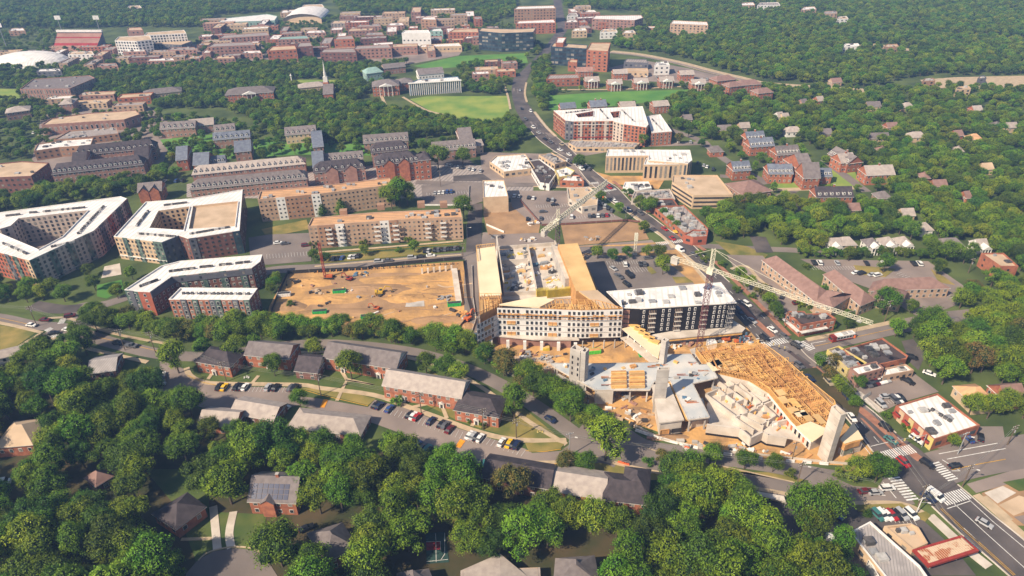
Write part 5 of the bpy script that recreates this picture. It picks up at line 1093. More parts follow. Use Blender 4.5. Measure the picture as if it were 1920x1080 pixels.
# roofs of the front range
b = MB(); w = W([(936, 571), (1003, 557), (1040, 562), (1012, 576)], 19.7); b.prism(w, 19.2, 19.9, 'sheathp'); b.build('roof_sheathing', wc)
w = W([(1012, 577), (1040, 560), (1120, 562), (1168, 577), (1090, 581)], 19.5)
frame_grid(wc, w, 16.8, 19.4, 5, 3.4, 3.2, ('woodo', 'wood'), .25, sp=.9); joists(wc, w, 19.6, 95, 1.5, 'wood', drop=.45)
b = MB(); b.cap([w], 16.7, 'sheath'); b.build('floor_deck', wc)
b = MB(); w = W([(1085, 545), (1120, 543), (1160, 577), (1130, 577)], 19.4); b.prism(w, 18.6, 19.2, 'sheath', 'rooft'); b.build('floor_deck', wc)
# west wing
w = W([(893, 466), (928, 461), (941, 553), (900, 555)], 18.5); b = MB(); b.prism(w, 3.0, 18.3, 'cream', 'sheathp'); b.build('west_wing', wc); FOOT.append(w)
joists(wc, W([(900, 553), (941, 553), (943, 574), (898, 590)], 18.5), 18.6, 93, 1.1, 'woodo', drop=.1); b = MB(); b.prism(W([(899, 556), (942, 556), (936, 573), (900, 591)], 16.6), 5, 16.5, 'woodo', 'sheath'); b.build('floor_deck', wc)
frame_grid(wc, W([(899, 556), (941, 556), (936, 573), (900, 591)], 16.6), 16.5, 18.4, 5, 3, 3, ('woodo', 'wood'), .3)
studs(bb := MB(), P(893, 465, 18.3), P(928, 461, 18.3), 18.3, 20, .9, 'wood'); studs(bb, P(893, 465, 18.3), P(896, 490, 18.3), 18.3, 20, .9, 'wood'); stuff(bb.build('stud_wall', wc))
# east wing with orange sheathed roof
w = W([(1046, 458), (1083, 455), (1118, 544), (1080, 545)], 18.5); b = MB(); b.prism(w, 3.0, 18.3, 'woodo', 'sheath'); b.build('east_wing', wc); FOOT.append(w)
b = MB(); w = W([(1034, 458), (1045, 458), (1073, 520), (1060, 522)], 16); b.prism(w, 3, 15.8, 'conc', 'concp'); b.build('corridor_deck', wc)
# open concrete court between the wings
w = W([(930, 468), (1040, 458), (1075, 556), (940, 561)], 9.0); b = MB(); b.prism(w, 0, 8.6, 'conc', 'concp'); b.build('concrete_deck', wc); FOOT.append(w)
def bxp(b, p, q, wd, z0, z1, m):
    A, B = P(*p, z0).xy, P(*q, z0).xy; b.obox((A+B)/2, (B-A), (B-A).length/2, wd/2, z0, z1, m)
for p, q, z1 in [((932, 470), (945, 555), 17.5), ((935, 500), (990, 497), 12.5), ((990, 470), (1006, 553), 12.5), ((1040, 470), (1068, 545), 15), ((930, 468), (1038, 460), 10.5), ((945, 555), (1068, 551), 11)]:
    b = MB(); bxp(b, p, q, .5, 8.6, z1, 'concp'); b.build('concrete_wall', wc)
for i in range(2):
    for j in range(5):
        b = MB(); c = P(952+30*i+j*1.5, 480+14*j, 8.6).xy; b.obox(c, (1, 0), .3, .3, 8.6, 11.6, 'conc'); b.build('column', wc)
rnd = random.Random(21)
for k in range(80):
    t, s = rnd.random(), rnd.random(); x = 938+t*(95+30*s); y = 466+s*80
    b = MB(); c = P(x, y, 8.6).xy; u = (1, rnd.uniform(-.3, .6)); hh = rnd.uniform(.3, 1.6)
    m = rnd.choice(['wood', 'sheath', 'white', 'metal', 'blueg', 'yform', 'conc', 'roofw', 'woodo', 'dmetal'])
    if k % 3 == 0:
        for q in range(4): b.obox(Vector(c)+Vector((0, q*.5)), u, rnd.uniform(1, 2.4), .2, 8.6, 8.6+hh, m)
    elif k % 3 == 1: b.obox(c, u, rnd.uniform(.6, 2.0), rnd.uniform(.4, 1.2), 8.6, 8.6+hh, m); b.obox(c, u, .4, .3, 8.6+hh, 8.6+hh+.4, 'white')
    else:
        for q in range(3): b.bar((*(Vector(c)+Vector((q*.4, 0))), 8.8+q*.05), (*(Vector(c)+Vector((q*.4+.6, 3))), 8.8), .14, m)
    b.build('stacked_material', wc)
# yellow formwork
yf = MB()
for k in range(11): yf.obox(P(1006+2.2*k, 553-.2*k, 9).xy, (1, .05), .12, 1.6, 8.7, 12, 'yform')
for k in range(22): yf.obox(P(1026+2.0*k, 556-.2*k, 9).xy, (1, .05), .12, 1.0, 8.7, 13, 'yform')
stuff(yf.build('formwork_panel', wc))
# podium with white piers in front
o_, w = deck(wc, 'podium_deck', [(918, 628), (925, 620), (1082, 628), (1086, 637), (1000, 636)], 5.0, .6, 'concp')
b = MB(); w2 = inset(w, 3.5); b.prism(w2, 0, 4.3, 'brickp'); b.build('podium_wall', wc)
for k in range(6):
    b = MB(); b.obox(P(921+31.5*k, 652+1.2*k, 0).xy, (1, -.03), .7, .6, 0, 4.4, 'white'); b.build('pier', wc)
b = MB(); b.obox(P(898, 640, 0).xy, (1, 0), 2.2, .5, 0, 4.4, 'blueg'); b.obox(P(906, 636, 0).xy, (1, 0), 1.0, 1, 0, 4.4, 'cream'); b.build('corner_wall', wc)
for k in range(5):
    b = MB(); b.bar((*P(1092+20*k, 655-.8*k, 0).xy, 0), (*P(1092+20*k, 655-.8*k, 0).xy, 4.6), .3, 'conc', 6); b.build('column', wc)
b = MB(); w = W([(890, 622), (1168, 620), (1176, 590), (1000, 585)], 4.6); b.cap([w], 4.4, 'conc', True); b.cap([w], 4.55, 'concp'); b.build('transfer_slab', wc)
# ---- black-panelled block with the white roof
bk = flat('apartment_building', 'apartment building', 'black-panelled apartment block with white window strips and big white roof beside the main road', [(1137, 546), (1352, 529), (1381, 567), (1200, 578), (1168, 577)], 18.4, 'black', 'roofw', 0, nunit=14, trim='white')
b = MB(); sb = MB(); A, B = P(1200, 578, 18.4).xy, P(1381, 567, 18.4).xy; u = (B-A).normalized(); n = Vector((u.y, -u.x)); L = (B-A).length
for f in (.035, .115, .215, .265, .455, .505, .60, .745, .79, .835, .88):
    pass
cols = [(.045, 1), (.135, 3), (.245, 1), (.31, 1), (.405, 3), (.515, 1), (.575, 1), (.675, 3), (.78, 1), (.835, 1), (.885, 1), (.955, 3)]
fh = (17.6-5.2)/5
for f, kind in cols:
    c = A+u*L*f+n*.05
    for k in range(5):
        z = 5.2+k*fh
        if kind == 1: sb.obox(c, u, .5, .1, z+.4, z+fh-.5, 'white'); b.obox(c+n*.1, u, .3, .06, z+.7, z+fh-.75, 'glass')
        else:
            sb.obox(c, u, 1.6, .1, z+.45, z+fh-.65, 'tan' if f < .9 else 'white')
            for q in (-1.2, -.4, .4, 1.2): b.obox(c+u*q+n*.1, u, .27, .06, z+.5, z+fh-.55, 'glass')
            b.obox(c+n*.5, u, 1.6, .5, z+.2, z+.34, 'conc', True)
strip(sb, A, B, 0, 1, 17.9, 18.39, 'white', .12); 
stuff(b.build('window', bk)); stuff(sb.build('window_surround', bk))
# white return wall and brown gap beside it
b = MB(); q0, q1 = P(1168, 577, 18.4).xy, P(1186, 578, 18.4).xy; strip(b, q0, q1, .0, .75, 5, 17.4, 'brickp', .2)
for k in range(5): strip(b, q0, q1, .0, .75, 5+k*fh, 5.5+k*fh, 'dmetal', .3)
b.build('open_bay', bk)
o_, w = deck(bk, 'podium_deck', [(1196, 632), (1200, 640), (1392, 622), (1398, 615), (1374, 600)], 4.8, .5, 'concp')
b = MB(); w2 = inset(w, 1.5); b.prism(w2, 0, 4.2, 'greyp'); b.build('podium_wall', bk); strip(sb := MB(), P(1200, 640, 4.8), P(1392, 622, 4.8), 0, 1, 3.3, 4.0, 'wood', .12); sb.build('fascia', bk)
for p in ((1397, 638), (1392, 644), (1386, 646)):
    b = MB(); b.obox(P(*p, 0).xy, u, .35, .35, 0, 4.3, 'blueg'); b.build('pier', bk)
# ---- cranes
def lattice(b, a, c, wd, m, seg, r=.10, tri=False):
    """lattice girder between a and c; square or triangular section"""
    a, c = Vector(a), Vector(c); d = (c-a).normalized(); L = (c-a).length
    x = d.cross(Vector((0, 0, 1))); x = Vector((1, 0, 0)) if x.length < .05 else x.normalized(); y = x.cross(d).normalized()
    offs = [x*-wd/2+y*-wd/2, x*wd/2+y*-wd/2, x*wd/2+y*wd/2, x*-wd/2+y*wd/2] if not tri else [x*-wd/2, x*wd/2, y*wd*.95]
    n = max(2, int(L/seg)); k = len(offs)
    for o in offs: b.bar(a+o, c+o, r, m)
    for i in range(n):
        p, q = a+d*(L*i/n), a+d*(L*(i+1)/n)
        for j in range(k):
            j2 = (j+1) % k; b.bar(p+offs[j], q+offs[j2], r*.65, m); b.bar(p+offs[j], p+offs[j2], r*.65, m)
            if i % 2: pass
def crane(label, base, zb, ztop, zj, tip, tail, mastm, jibm, wd=2.2, apex=8.0, rot=None, tipz=None, tailz=None, k=1.0):
    bx = P(*base, zb).xy; t = thing('tower_crane', label, 'crane', (*bx, 0))
    b = MB(); lattice(b, (*bx, zb-.2), (*bx, ztop), wd, mastm, 2.6, .13*k); b.build('mast', t)
    b = MB(); b.obox(bx, (1, .1), 3.2, 3.2, zb-.4, zb+.6, 'conc'); b.build('footing', t)
    J = P(*tip, tipz or zj); T = P(*tail, tailz or zj); c0 = Vector((*bx, zj))
    d = (J-c0); d.z = 0 if not tipz else d.z; dn = d.normalized(); Lj = d.length
    b = MB(); lattice(b, c0+dn*1.2, c0+dn*Lj, 1.55*k**.5, jibm, 2.1, .105*k, True); b.build('jib', t)
    b = MB(); Lt = max(8.0, (T.xy-c0.xy).length); lattice(b, c0-dn*1.2, c0-dn*Lt, 1.5*k**.5, jibm, 2.0, .10*k); b.build('counter_jib', t)
    b = MB(); e = c0-dn*(Lt-1.5); b.obox(e.xy, dn, 1.6, 1.1, e.z-2.4, e.z+.6, 'conc', True); b.build('counterweight', t)
    b = MB(); b.obox(bx, dn, 1.3, 1.3, ztop, zj+1.2, jibm, True); b.build('slewing_unit', t)
    b = MB(); lattice(b, (*bx, zj+1), (*bx, zj+apex), 1.3, jibm, 1.9, .13); b.build('tower_head', t)
    b = MB(); s = Vector((-dn.y, dn.x, 0)); cc = c0+s*1.9+dn*1.0; b.obox(cc.xy, dn, 1.0, .8, zj-2.4, zj-.1, 'white', True); b.obox((cc+dn*.95).xy, dn, .1, .65, zj-1.9, zj-.5, 'glassb'); b.build('cab', t)
    b = MB(); top = Vector((*bx, zj+apex))
    if apex > 5:
        b.bar(top, c0+dn*Lj*.62+Vector((0, 0, 1.8)), .07, jibm); b.bar(top, c0+dn*Lj*.3+Vector((0, 0, 1.8)), .07, jibm); b.bar(top, c0-dn*(Lt-2), .07, jibm); b.build('tie_bar', t)
    b = MB(); h0 = c0+dn*Lj*.93; b.obox(h0.xy, dn, .8, .9, h0.z-.6, h0.z-.15, 'metal', True); b.bar(h0, h0-Vector((0, 0, 7)), .05, 'dmetal'); b.obox(h0.xy, dn, .35, .35, h0.z-8, h0.z-7, 'orangem', True); b.build('trolley', t)
    return t
crane('tall tower crane with maroon lattice mast and cream jib reaching over the main road', (1309, 661), 0, 41, 42.5, (1636, 608), (1268, 478), 'craner', 'craney', 2.1, 10, k=.85)
crane('tower crane with short grey mast and cream jib slanting across the parking lot', (1045, 470), 8.6, 25, 26.5, (1138, 343), (1020, 437), 'cranek', 'craney', 2.2, 7, k=2.2)
t = thing('drilling_rig', 'slender red lattice mast standing at the back of the pit', 'drilling rig', P(610, 522)); b = MB(); c = P(610, 522).xy; lattice(b, (*c, .8), (*c, 22), 1.0, 'redtrim', 2.2, .11); b.build('mast', t)
b = MB(); b.obox(c+Vector((2.4, 0)), (1, 0), 1.6, .9, .9, 2.2, 'orangem', True); b.build('body', t)
for s in (-1, 1): b = MB(); b.obox(c+Vector((2.2, s*1.5)), (1, 0), 2.8, .35, 0, .9, 'tyre'); b.build('track', t)
t = thing('mast_lift', 'pale lattice hoist mast by the street trees left of the main road', 'mast', P(1190, 478)); b = MB(); c = P(1190, 478).xy; lattice(b, (*c, .6), (*c, 14), 1.2, 'craney', 2, .1); b.build('mast', t); b = MB(); b.obox(c, (1, 0), 1.3, 1.3, 0, .6, 'conc'); b.build('base', t); b = MB(); b.obox(c, (1, 0), .9, .8, 9, 13.5, 'craney'); b.build('cage', t)
# ---- concrete podium deck with stair towers
pd = thing('concrete_podium', 'pale concrete podium deck on columns with lumber stacked on it', 'building', P(1180, 730))
DECK = [(1032, 681), (1110, 682), (1232, 680), (1250, 665), (1295, 664), (1311, 684), (1331, 683), (1345, 708), (1298, 719), (1330, 782), (1291, 787), (1257, 713), (1226, 716), (1218, 731), (1116, 731), (1096, 720), (1042, 690)]
o_, w = deck(pd, 'deck_slab', DECK, 7.0, .55, 'conc', 'deckc'); FOOT.append(w); columns(pd, w, 0, 6.45, 6.2)
b = MB()
for i in range(len(w)): strip(b, w[i], w[(i+1) % len(w)], 0, 1, 6.6, 7.12, 'concp', .25)
b.build('slab_edge', pd)
o_, w = deck(pd, 'deck_slab', [(1222, 721), (1254, 718), (1283, 787), (1236, 793)], 7.4, .6, 'concp', 'concp'); FOOT.append(w)
b = MB(); b.prism(inset(w, .6), 0, 6.8, 'concp'); b.build('lower_storey', pd)
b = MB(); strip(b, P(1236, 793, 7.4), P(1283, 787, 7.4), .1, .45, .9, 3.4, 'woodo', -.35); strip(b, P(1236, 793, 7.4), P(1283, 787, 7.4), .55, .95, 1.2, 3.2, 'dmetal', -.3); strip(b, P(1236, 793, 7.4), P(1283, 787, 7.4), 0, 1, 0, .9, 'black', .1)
stuff(b.build('opening', pd))
b = MB(); A, B = P(1257, 714, 6).xy, P(1290, 787, 6).xy; b.obox((A+B)/2, B-A, (B-A).length/2, 1.0, 5.2, 6.2, 'wood'); b.build('gap_planking', pd)
b = MB(); w = W([(1297, 790), (1329, 784), (1318, 745), (1290, 752)], 3.6); b.prism(w, 0, 3.4, 'concp', 'conc'); b.build('lower_storey', pd)
b = MB(); w = W([(1116, 733), (1150, 733), (1150, 722), (1116, 722)], 6.9); b.prism(w, 0, 6.3, 'concp'); b.build('corner_room', pd)
b = MB(); strip(b, P(1042, 694, 6.4), P(1096, 724, 6.4), 0, 1, 3.0, 3.5, 'conc', -2); strip(b, P(1096, 724, 6.4), P(1116, 735, 6.4), 0, 1, 0, 3, 'rooft', -1.5); b.build('half_landing', pd)
def core(label, pxs, z0, z1, win=0, m='conc'):
    w = W(pxs, z1); cx = sum(p[0] for p in w)/len(w); cy = sum(p[1] for p in w)/len(w)
    t = thing('stair_tower', label, 'concrete tower', (cx, cy, 0)); b = MB(); b.walls(w, z0, z1, m); ins = inset(w, .45); b.cap([w, list(reversed(ins))], z1, 'concp'); b.walls(list(reversed(ins)), z1-6, z1, m); b.cap([ins], z1-6, 'dmetal'); b.build('shaft_wall', t)
    b = MB()
    for i in range(len(w)):
        for z in range(int(z0)+3, int(z1), 3): strip(b, w[i], w[(i+1) % len(w)], 0, 1, z, z+.07, 'roofg', .03)
    stuff(b.build('pour_joint', t))
    if win:
        for i in range(len(w)):
            a, c = w[i], w[(i+1) % len(w)]
            if (Vector(c)-Vector(a)).length > 4 and cam_facing(a, c):
                for f in (.2, .75):
                    for k in range(win):
                        b = MB(); strip(b, a, c, f, f+.14, z0+9+k*2.6 if False else 9.2+k*2.7, 10.6+k*2.7, 'black', .05); b.build('opening', t)
                break
    FOOT.append(w); return t
core('square concrete tower with small dark openings at the left end of the podium deck', [(1069, 653), (1078, 645), (1094, 653), (1088, 659)], 0, 22, 4)
core('slim concrete tower joined to the right of the tower with openings', [(1089, 659), (1096, 650), (1105, 654), (1098, 661)], 0, 22)
core('tall broad concrete tower standing in the middle of the podium', [(1232, 694), (1235, 687), (1256, 688), (1255, 694)], 0, 21.5)
core('slim concrete tower behind the broad one, beside the timber bridge', [(1240, 637), (1246, 632), (1255, 637), (1249, 641)], 0, 19)
core('tall slab-like concrete tower at the street corner end of the timber building', [(1559, 762), (1568, 758), (1588, 775), (1577, 779)], 0, 23.5, 0, 'concp')
for k in range(8):      # lumber stacks
    x, y = (1146, 1180)[k % 2], 702+8*(k//2)
    t = thing('lumber_stack', '%s stack of wrapped lumber in the %s column on the concrete deck' % (['rear', 'second', 'third', 'front'][k//2], ['left', 'right'][k % 2]), 'lumber stack', P(x+14, y, 7), 'stacks of lumber on the concrete deck')
    for q in range(3):
        b = MB()
        c = P(x+14, y, 7).xy+Vector((0, (q-1)*.62)); b.obox(c, (1, .02), 3.1, .27, 7.05, 8.35-.12*(q % 2), ['wood', 'sheath', 'woodo'][(k+q) % 3]); b.build('lumber_bundle', t)
for k in range(7):
    x, y, z, m, lab = [(1112, 662, 0, 'greenc', 'bright green roll-off container on the sand beside the towers'), (1205, 667, 0, 'greenm', 'small green container half under the timber bridge'), (637, 549, 0, 'greenm', 'green box container in the middle of the pit'), (600, 588, 0, 'greenm', 'green container at the near edge of the pit'), (690, 597, 0, 'greenm', 'green container with rails at the near edge of the pit'), (533, 555, 0, 'white', 'white-topped container at the left side of the pit'), (852, 573, 0, 'greenm', 'green container beside the concrete wall strip of the pit')][k]
    t = thing('container', lab, 'container', P(x, y)); b = MB(); c = P(x, y).xy; u = (1, .12); hx = 3.4 if k != 1 else 1.8
    b.obox(c, u, hx, 1.2, .2, 1.9, m); b.build('body', t); b = MB(); b.obox(c, u, hx-.25, .95, 1.9, 1.97, 'woodo' if k == 0 else 'dmetal'); b.build('load', t)
    b = MB()
    for q in range(6): b.obox(Vector(c)+Vector(u).normalized()*(-hx+.3+q*(2*hx-.6)/5), u, .06, 1.28, .2, 1.85, m)
    b.build('rib', t)
# timber bridge
br = thing('access_bridge', 'two-level timber-decked bridge slanting between the white block and the podium', 'bridge', P(1200, 640)); 
for z, dz, nm, pts in ((9.0, .35, 'upper_deck', [(1166, 616), (1190, 610), (1240, 645), (1234, 672), (1222, 664)]), (4.6, .3, 'lower_deck', [(1163, 633), (1178, 630), (1236, 676), (1222, 682)])):
    deck(br, nm, pts, z, dz, 'concp', 'sheathp' if z > 5 else 'concp')
for k in range(6):
    b = MB(); c = P(1165+11.5*k, 640+8.5*k, 0).xy; b.obox(c, (1, -.7), .25, .25, 0, 8.7, 'white'); b.build('post', br)
for k in range(5):
    b = MB(); c = P(1190+9*k, 612+7.2*k, 9).xy; b.obox(c, (1, -.7), 2.4, 1.2, 9.0, 9.7, 'wood'); b.build('lumber_bundle', br)
# ---- long timber-framed building on its podium, beside the road
tb = thing('timber_frame_building', 'long yellow timber-framed building with open rooms, beside the main road', 'building', P(1450, 740))
TW = [(1304, 662), (1352, 652), (1432, 654), (1468, 680), (1515, 722), (1562, 760), (1570, 790), (1556, 812), (1522, 828), (1484, 790), (1441, 737), (1404, 714), (1345, 700), (1318, 684)]
w = W(TW, 4.6); FOOT.append(w); b = MB(); b.prism(w, 0, 4.4, 'concp', 'woodo'); b.build('podium', tb)
frame_grid(tb, w, 4.45, 7.3, -76, 3.3, 3.0, ('wood', 'wood', 'woodo'), .22, sp=1.0)
frame_grid(tb, W([(1330, 662), (1425, 664), (1440, 690), (1470, 720), (1440, 722), (1400, 705), (1345, 692)], 7.4), 7.4, 8.3, -76, 2.2, 4.2, ('woodo', 'wood'), .1, sp=1.4)
joists(tb, W([(1310, 666), (1420, 660), (1440, 712), (1350, 695)], 7.6), 7.5, -76, .9, 'wood', drop=.35)
rnd = random.Random(9)
for k in range(34):
    s = rnd.random(); x, y = 1330+s*200+rnd.uniform(-35, 35), 668+s*125+rnd.uniform(-12, 16)
    if not inside(P(x, y, 7.5).xy, inset(W(TW, 7.5), 3)): continue
    b = MB(); c = P(x, y, 7.5).xy; b.obox(c, (math.cos(R(-76)), math.sin(R(-76))), rnd.uniform(1.5, 3.4), rnd.uniform(1.3, 2.6), 7.34, 7.5, rnd.choice(['sheath', 'sheathp', 'sheath', 'wood'])); b.build('floor_panel', tb)
o_, w = deck(tb, 'roof_sheathing', [(1492, 800), (1520, 790), (1556, 806), (1524, 828)], 8.4, .4, 'sheathp', 'sheathp')
b = MB(); w = W([(1440, 737), (1484, 790), (1522, 828)], 4.6)
A, B, C_ = (P(*p, 4.6).xy for p in ((1441, 737), (1484, 790), (1522, 828)))
for a, c in ((A, B), (B, C_)): strip(b, a, c, 0, 1, 3.6, 4.5, 'white', .4)
b.build('slab_edge', tb)
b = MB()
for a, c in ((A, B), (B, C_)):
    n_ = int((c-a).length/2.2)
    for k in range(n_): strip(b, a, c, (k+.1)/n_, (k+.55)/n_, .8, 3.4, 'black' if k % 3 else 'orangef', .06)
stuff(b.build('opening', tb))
ce = thing('corner_building', 'small tan-roofed timber and block building right of the slab-like tower', 'building', P(1600, 850))
deck(ce, 'roof_sheathing', [(1575, 824), (1600, 792), (1619, 823), (1603, 826), (1584, 832)], 7.2, .5, 'wood', 'sheathp')
b = MB(); w = W([(1577, 828), (1596, 800), (1614, 826), (1602, 829), (1585, 835)], 6.7); b.prism(w, 4.0, 6.7, 'woodo'); b.build('upper_storey', ce); FOOT.append(w)
b = MB(); w = W([(1575, 834), (1596, 806), (1617, 832), (1602, 836), (1582, 842)], 4.0); b.prism(w, 0, 4.0, 'concp'); b.build('ground_storey', ce); b = MB(); strip(b, w[0], w[1], .15, .45, .3, 3.3, 'glassg', .05); strip(b, P(1577, 842, 4), P(1603, 838, 4), .1, .9, 1.2, 3.3, 'glassg', .1); b.build('opening', ce)
# concrete foundations beside it
fd = thing('foundation_walls', 'maze of pale concrete foundation walls between podium and timber building', 'foundations', P(1400, 770))
b = MB(); w = W([(1343, 716), (1405, 716), (1438, 740), (1480, 792), (1519, 832), (1475, 822), (1412, 818), (1330, 800), (1325, 760)], .9); b.prism(w, 0, .9, 'rooft', 'concp'); b.build('foundation_slab', fd); FOOT.append(w)
segs = [((1322, 748), (1378, 790)), ((1322, 748), (1345, 738)), ((1345, 738), (1402, 782)), ((1378, 790), (1402, 782)), ((1340, 720), (1400, 762)), ((1360, 736), (1385, 727)), ((1385, 727), (1452, 788)), ((1400, 742), (1440, 758)), ((1440, 758), (1415, 768)), ((1452, 788), (1424, 806)), ((1402, 782), (1415, 775)), ((1376, 792), (1412, 816)), ((1385, 786), (1430, 808)), ((1395, 780), (1440, 800)), ((1418, 772), (1448, 760)), ((1448, 760), (1476, 790)), ((1365, 722), (1408, 754)), ((1350, 752), (1372, 745)), ((1370, 766), (1392, 758)), ((1456, 800), (1480, 794)), ((1395, 722), (1432, 748))]
for p, q in segs:
    b = MB(); bxp(b, p, q, .55, .9, 3.6, 'concp'); b.build('foundation_wall', fd)
for p, q in (((1330, 746), (1378, 784)), ((1380, 735), (1405, 755)), ((1430, 796), (1455, 784)), ((1418, 762), (1440, 752))):
    b = MB(); bxp(b, p, q, 1.6, .92, 1.1, 'black'); b.build('trench', fd)
for pts, z in (([(1326, 795), (1388, 803), (1408, 820), (1431, 809), (1441, 815), (1475, 820)], 5.2),):
    for k in range(len(pts)-1):
        b = MB(); A, B = P(*pts[k], z).xy, P(*pts[k+1], z).xy; u = (B-A); b.obox((A+B)/2, u, u.length/2+.1, .3, .9, z, 'concp'); b.obox((A+B)/2, u, u.length/2, .42, 0, 1.0, 'black'); b.build('front_wall', fd)
for k in range(60):
    x, y = rnd.uniform(1335, 1470), 0; s = (x-1335)/135; y = 728+s*70+rnd.uniform(-8, 14)
    b = MB(); c = P(x, y, .9).xy
    if not inside(c, W([(1343, 716), (1405, 716), (1438, 740), (1480, 792), (1519, 832), (1475, 822), (1412, 818), (1330, 800), (1325, 760)], .9)): continue
    b.obox(c, (1, rnd.uniform(-1, 1)), rnd.uniform(.4, 1.8), rnd.uniform(.2, .7), .9, rnd.uniform(1.2, 2.2), rnd.choice(['wood', 'woodo', 'conc', 'metal', 'white', 'orangem', 'roofw'])); b.build('debris_piece', fd)
# ---- things on the sand
def excavator(label, p, ang, s=1.0, m='yellowm'):
    c = P(*p); t = thing('excavator', label, 'excavator', c); u = Vector((math.cos(R(ang)), math.sin(R(ang)))); v = Vector((-u.y, u.x)); C = c.xy
    for k in (-1, 1): b = MB(); b.obox(C+v*k*1.3*s, u, 2.2*s, .35*s, 0, .9*s, 'tyre'); b.build('track', t)
    b = MB(); b.obox(C-u*.4*s, u, 2.0*s, 1.4*s, 1.0*s, 2.1*s, m, True); b.obox(C-u*1.8*s, u, .7*s, 1.4*s, 1.0*s, 2.5*s, m, True); b.build('body', t)
    b = MB(); b.obox(C+u*.9*s+v*.8*s, u, .8*s, .55*s, 2.1*s, 3.3*s, 'glassb'); b.obox(C+u*.9*s+v*.8*s, u, .85*s, .6*s, 3.3*s, 3.4*s, m); b.build('cab', t)
    b = MB(); q = lambda x, z: (*(C+u*x*s), z*s); b.bar(q(1.4, 1.6), q(3.6, 4.8), .35*s, m); b.bar(q(3.6, 4.8), q(6.2, 3.9), .3*s, m); b.build('boom', t)
    b = MB(); b.bar(q(6.2, 3.9), q(6.9, 1.2), .25*s, m); b.build('arm', t); b = MB(); b.obox(C+u*6.8*s, u, .6*s, .6*s, .1, 1.2*s, 'dmetal', True); b.build('bucket', t)
excavator('yellow excavator with raised arm in the middle of the pit', (712, 552), 12, .95)
excavator('orange-red excavator near the low edge of the pit', (706, 580), 160, .65, 'orangem')
excavator('small dark excavator at the back left of the pit', (556, 532), 200, .75, 'dmetal')
excavator('red and white rig working at the back of the pit', (655, 525), 150, .75, 'redtrim')
excavator('orange lift machine between podium and crane foot', (1362, 640), 20, .8, 'orangem')
excavator('orange lift machine right of the other one beside the crane foot', (1385, 644), 10, .8, 'orangem')
excavator('orange telehandler at the lane beside the pit corner', (878, 600), 60, .9, 'orangem')
b_ = thing('wrapped_pallet', 'white wrapped block on the sand right of the crane foot', 'pallet', P(1333, 652)); b = MB(); b.obox(P(1333, 652).xy, (1, .1), 1.9, 1.5, .2, 3.6, 'roofw'); b.build('wrapping', b_); b = MB(); b.obox(P(1333, 652).xy, (1, .1), 2.0, 1.6, 0, .2, 'wood'); b.build('pallet_base', b_)
yt = thing('skip', 'yellow-green skip in front of the white piers', 'skip', P(1024, 656)); b = MB(); b.obox(P(1024, 656).xy, (1, 0), 1.5, 1.0, 0, 1.6, 'yform'); b.build('body', yt); b = MB(); b.obox(P(1024, 656).xy, (1, 0), 1.3, .8, 1.6, 1.66, 'wood'); b.build('load', yt)
# mounds, retaining strip and piles in the pit
def mound(name, px, py, rx, ry, h, m, seed=0):
    rr = random.Random(seed); c = P(px, py); b = MB(); N, K = 14, 4; vs_ = [(c.x, c.y, h)]
    for k in range(1, K+1):
        for j in range(N):
            a = 2*math.pi*j/N; f = k/K; z = h*(1-f)**1.0*(1+rr.uniform(-.25, .25)) if k < K else -.05; q = f*(1+rr.uniform(-.14, .14)); vs_.append((c.x+rx*q*math.cos(a), c.y+ry*q*math.sin(a), z+.1))
    fs = [(0, 1+j, 1+(j+1) % N) for j in range(N)]
    for k in range(K-1): fs += [(1+k*N+j, 1+(k+1)*N+j, 1+(k+1)*N+(j+1) % N, 1+k*N+(j+1) % N) for j in range(N)]
    b.add(vs_, fs, m); return struct(b.build(name))
for k, a in enumerate([(700, 543, 20, 6, 1.6), (620, 560, 22, 6, 1.2), (760, 560, 12, 5, 1.5), (650, 585, 20, 4, 1.0), (750, 525, 26, 5, 1.4), (580, 530, 14, 6, 1.6), (820, 600, 14, 4, 1.4), (560, 590, 18, 4, 1.3), (700, 600, 24, 3, .8), (540, 575, 10, 6, 1.5), (1120, 700-28, 8, 3, .8), (1290, 655, 8, 2, .8), (1200, 775, 5, 4, 1.0), (1060, 690-16, 9, 3, .9), (1000, 685, 7, 3, 1.2), (1250, 820, 9, 2, .8), (1340, 832, 12, 2.5, .9), (1470, 858, 10, 2, .8), (870, 612, 6, 4, 1.2)]): mound('earth_mound', *a, 'dirt2' if k % 3 == 0 else 'dirt', seed=k)
patch('excavated_floor', 'conc', [(763, 562), (795, 560), (796, 575), (760, 576)], 5)
patch('churned_ground', 'dirt2', [(560, 525), (700, 512), (790, 512), (780, 530), (690, 535), (590, 545)], 4); patch('churned_ground', 'dirt2', [(590, 565), (760, 552), (770, 575), (640, 592), (560, 590)], 4); patch('churned_ground', 'rooft', [(955, 668), (1060, 672), (1050, 690), (985, 700)], 4)
rt = thing('retaining_wall', 'concrete retaining strip with scaffold piers along the right side of the pit', 'wall', P(855, 540)); b = MB(); bxp(b, (852, 508), (861, 572), 3.0, 0, 1.7, 'concp'); b.build('wall_strip', rt)
for k in range(6): b = MB(); c = P(792+11*k, 513-1.2*k, 0).xy; b.obox(c, (1, 0), .5, .5, 0, 3.0, 'concp'); b.build('pier', rt)
pl = thing('pile_row', 'row of dark timber piles along the back edge of the pit', 'piles', P(700, 505))
for k in range(46): b = MB(); c = P(590+5.9*k, 512-.36*k, 0).xy; b.bar((*c, 0), (*c, 1.3), .3, 'woodo' if k % 2 else 'dmetal', 5); b.build('pile', pl)
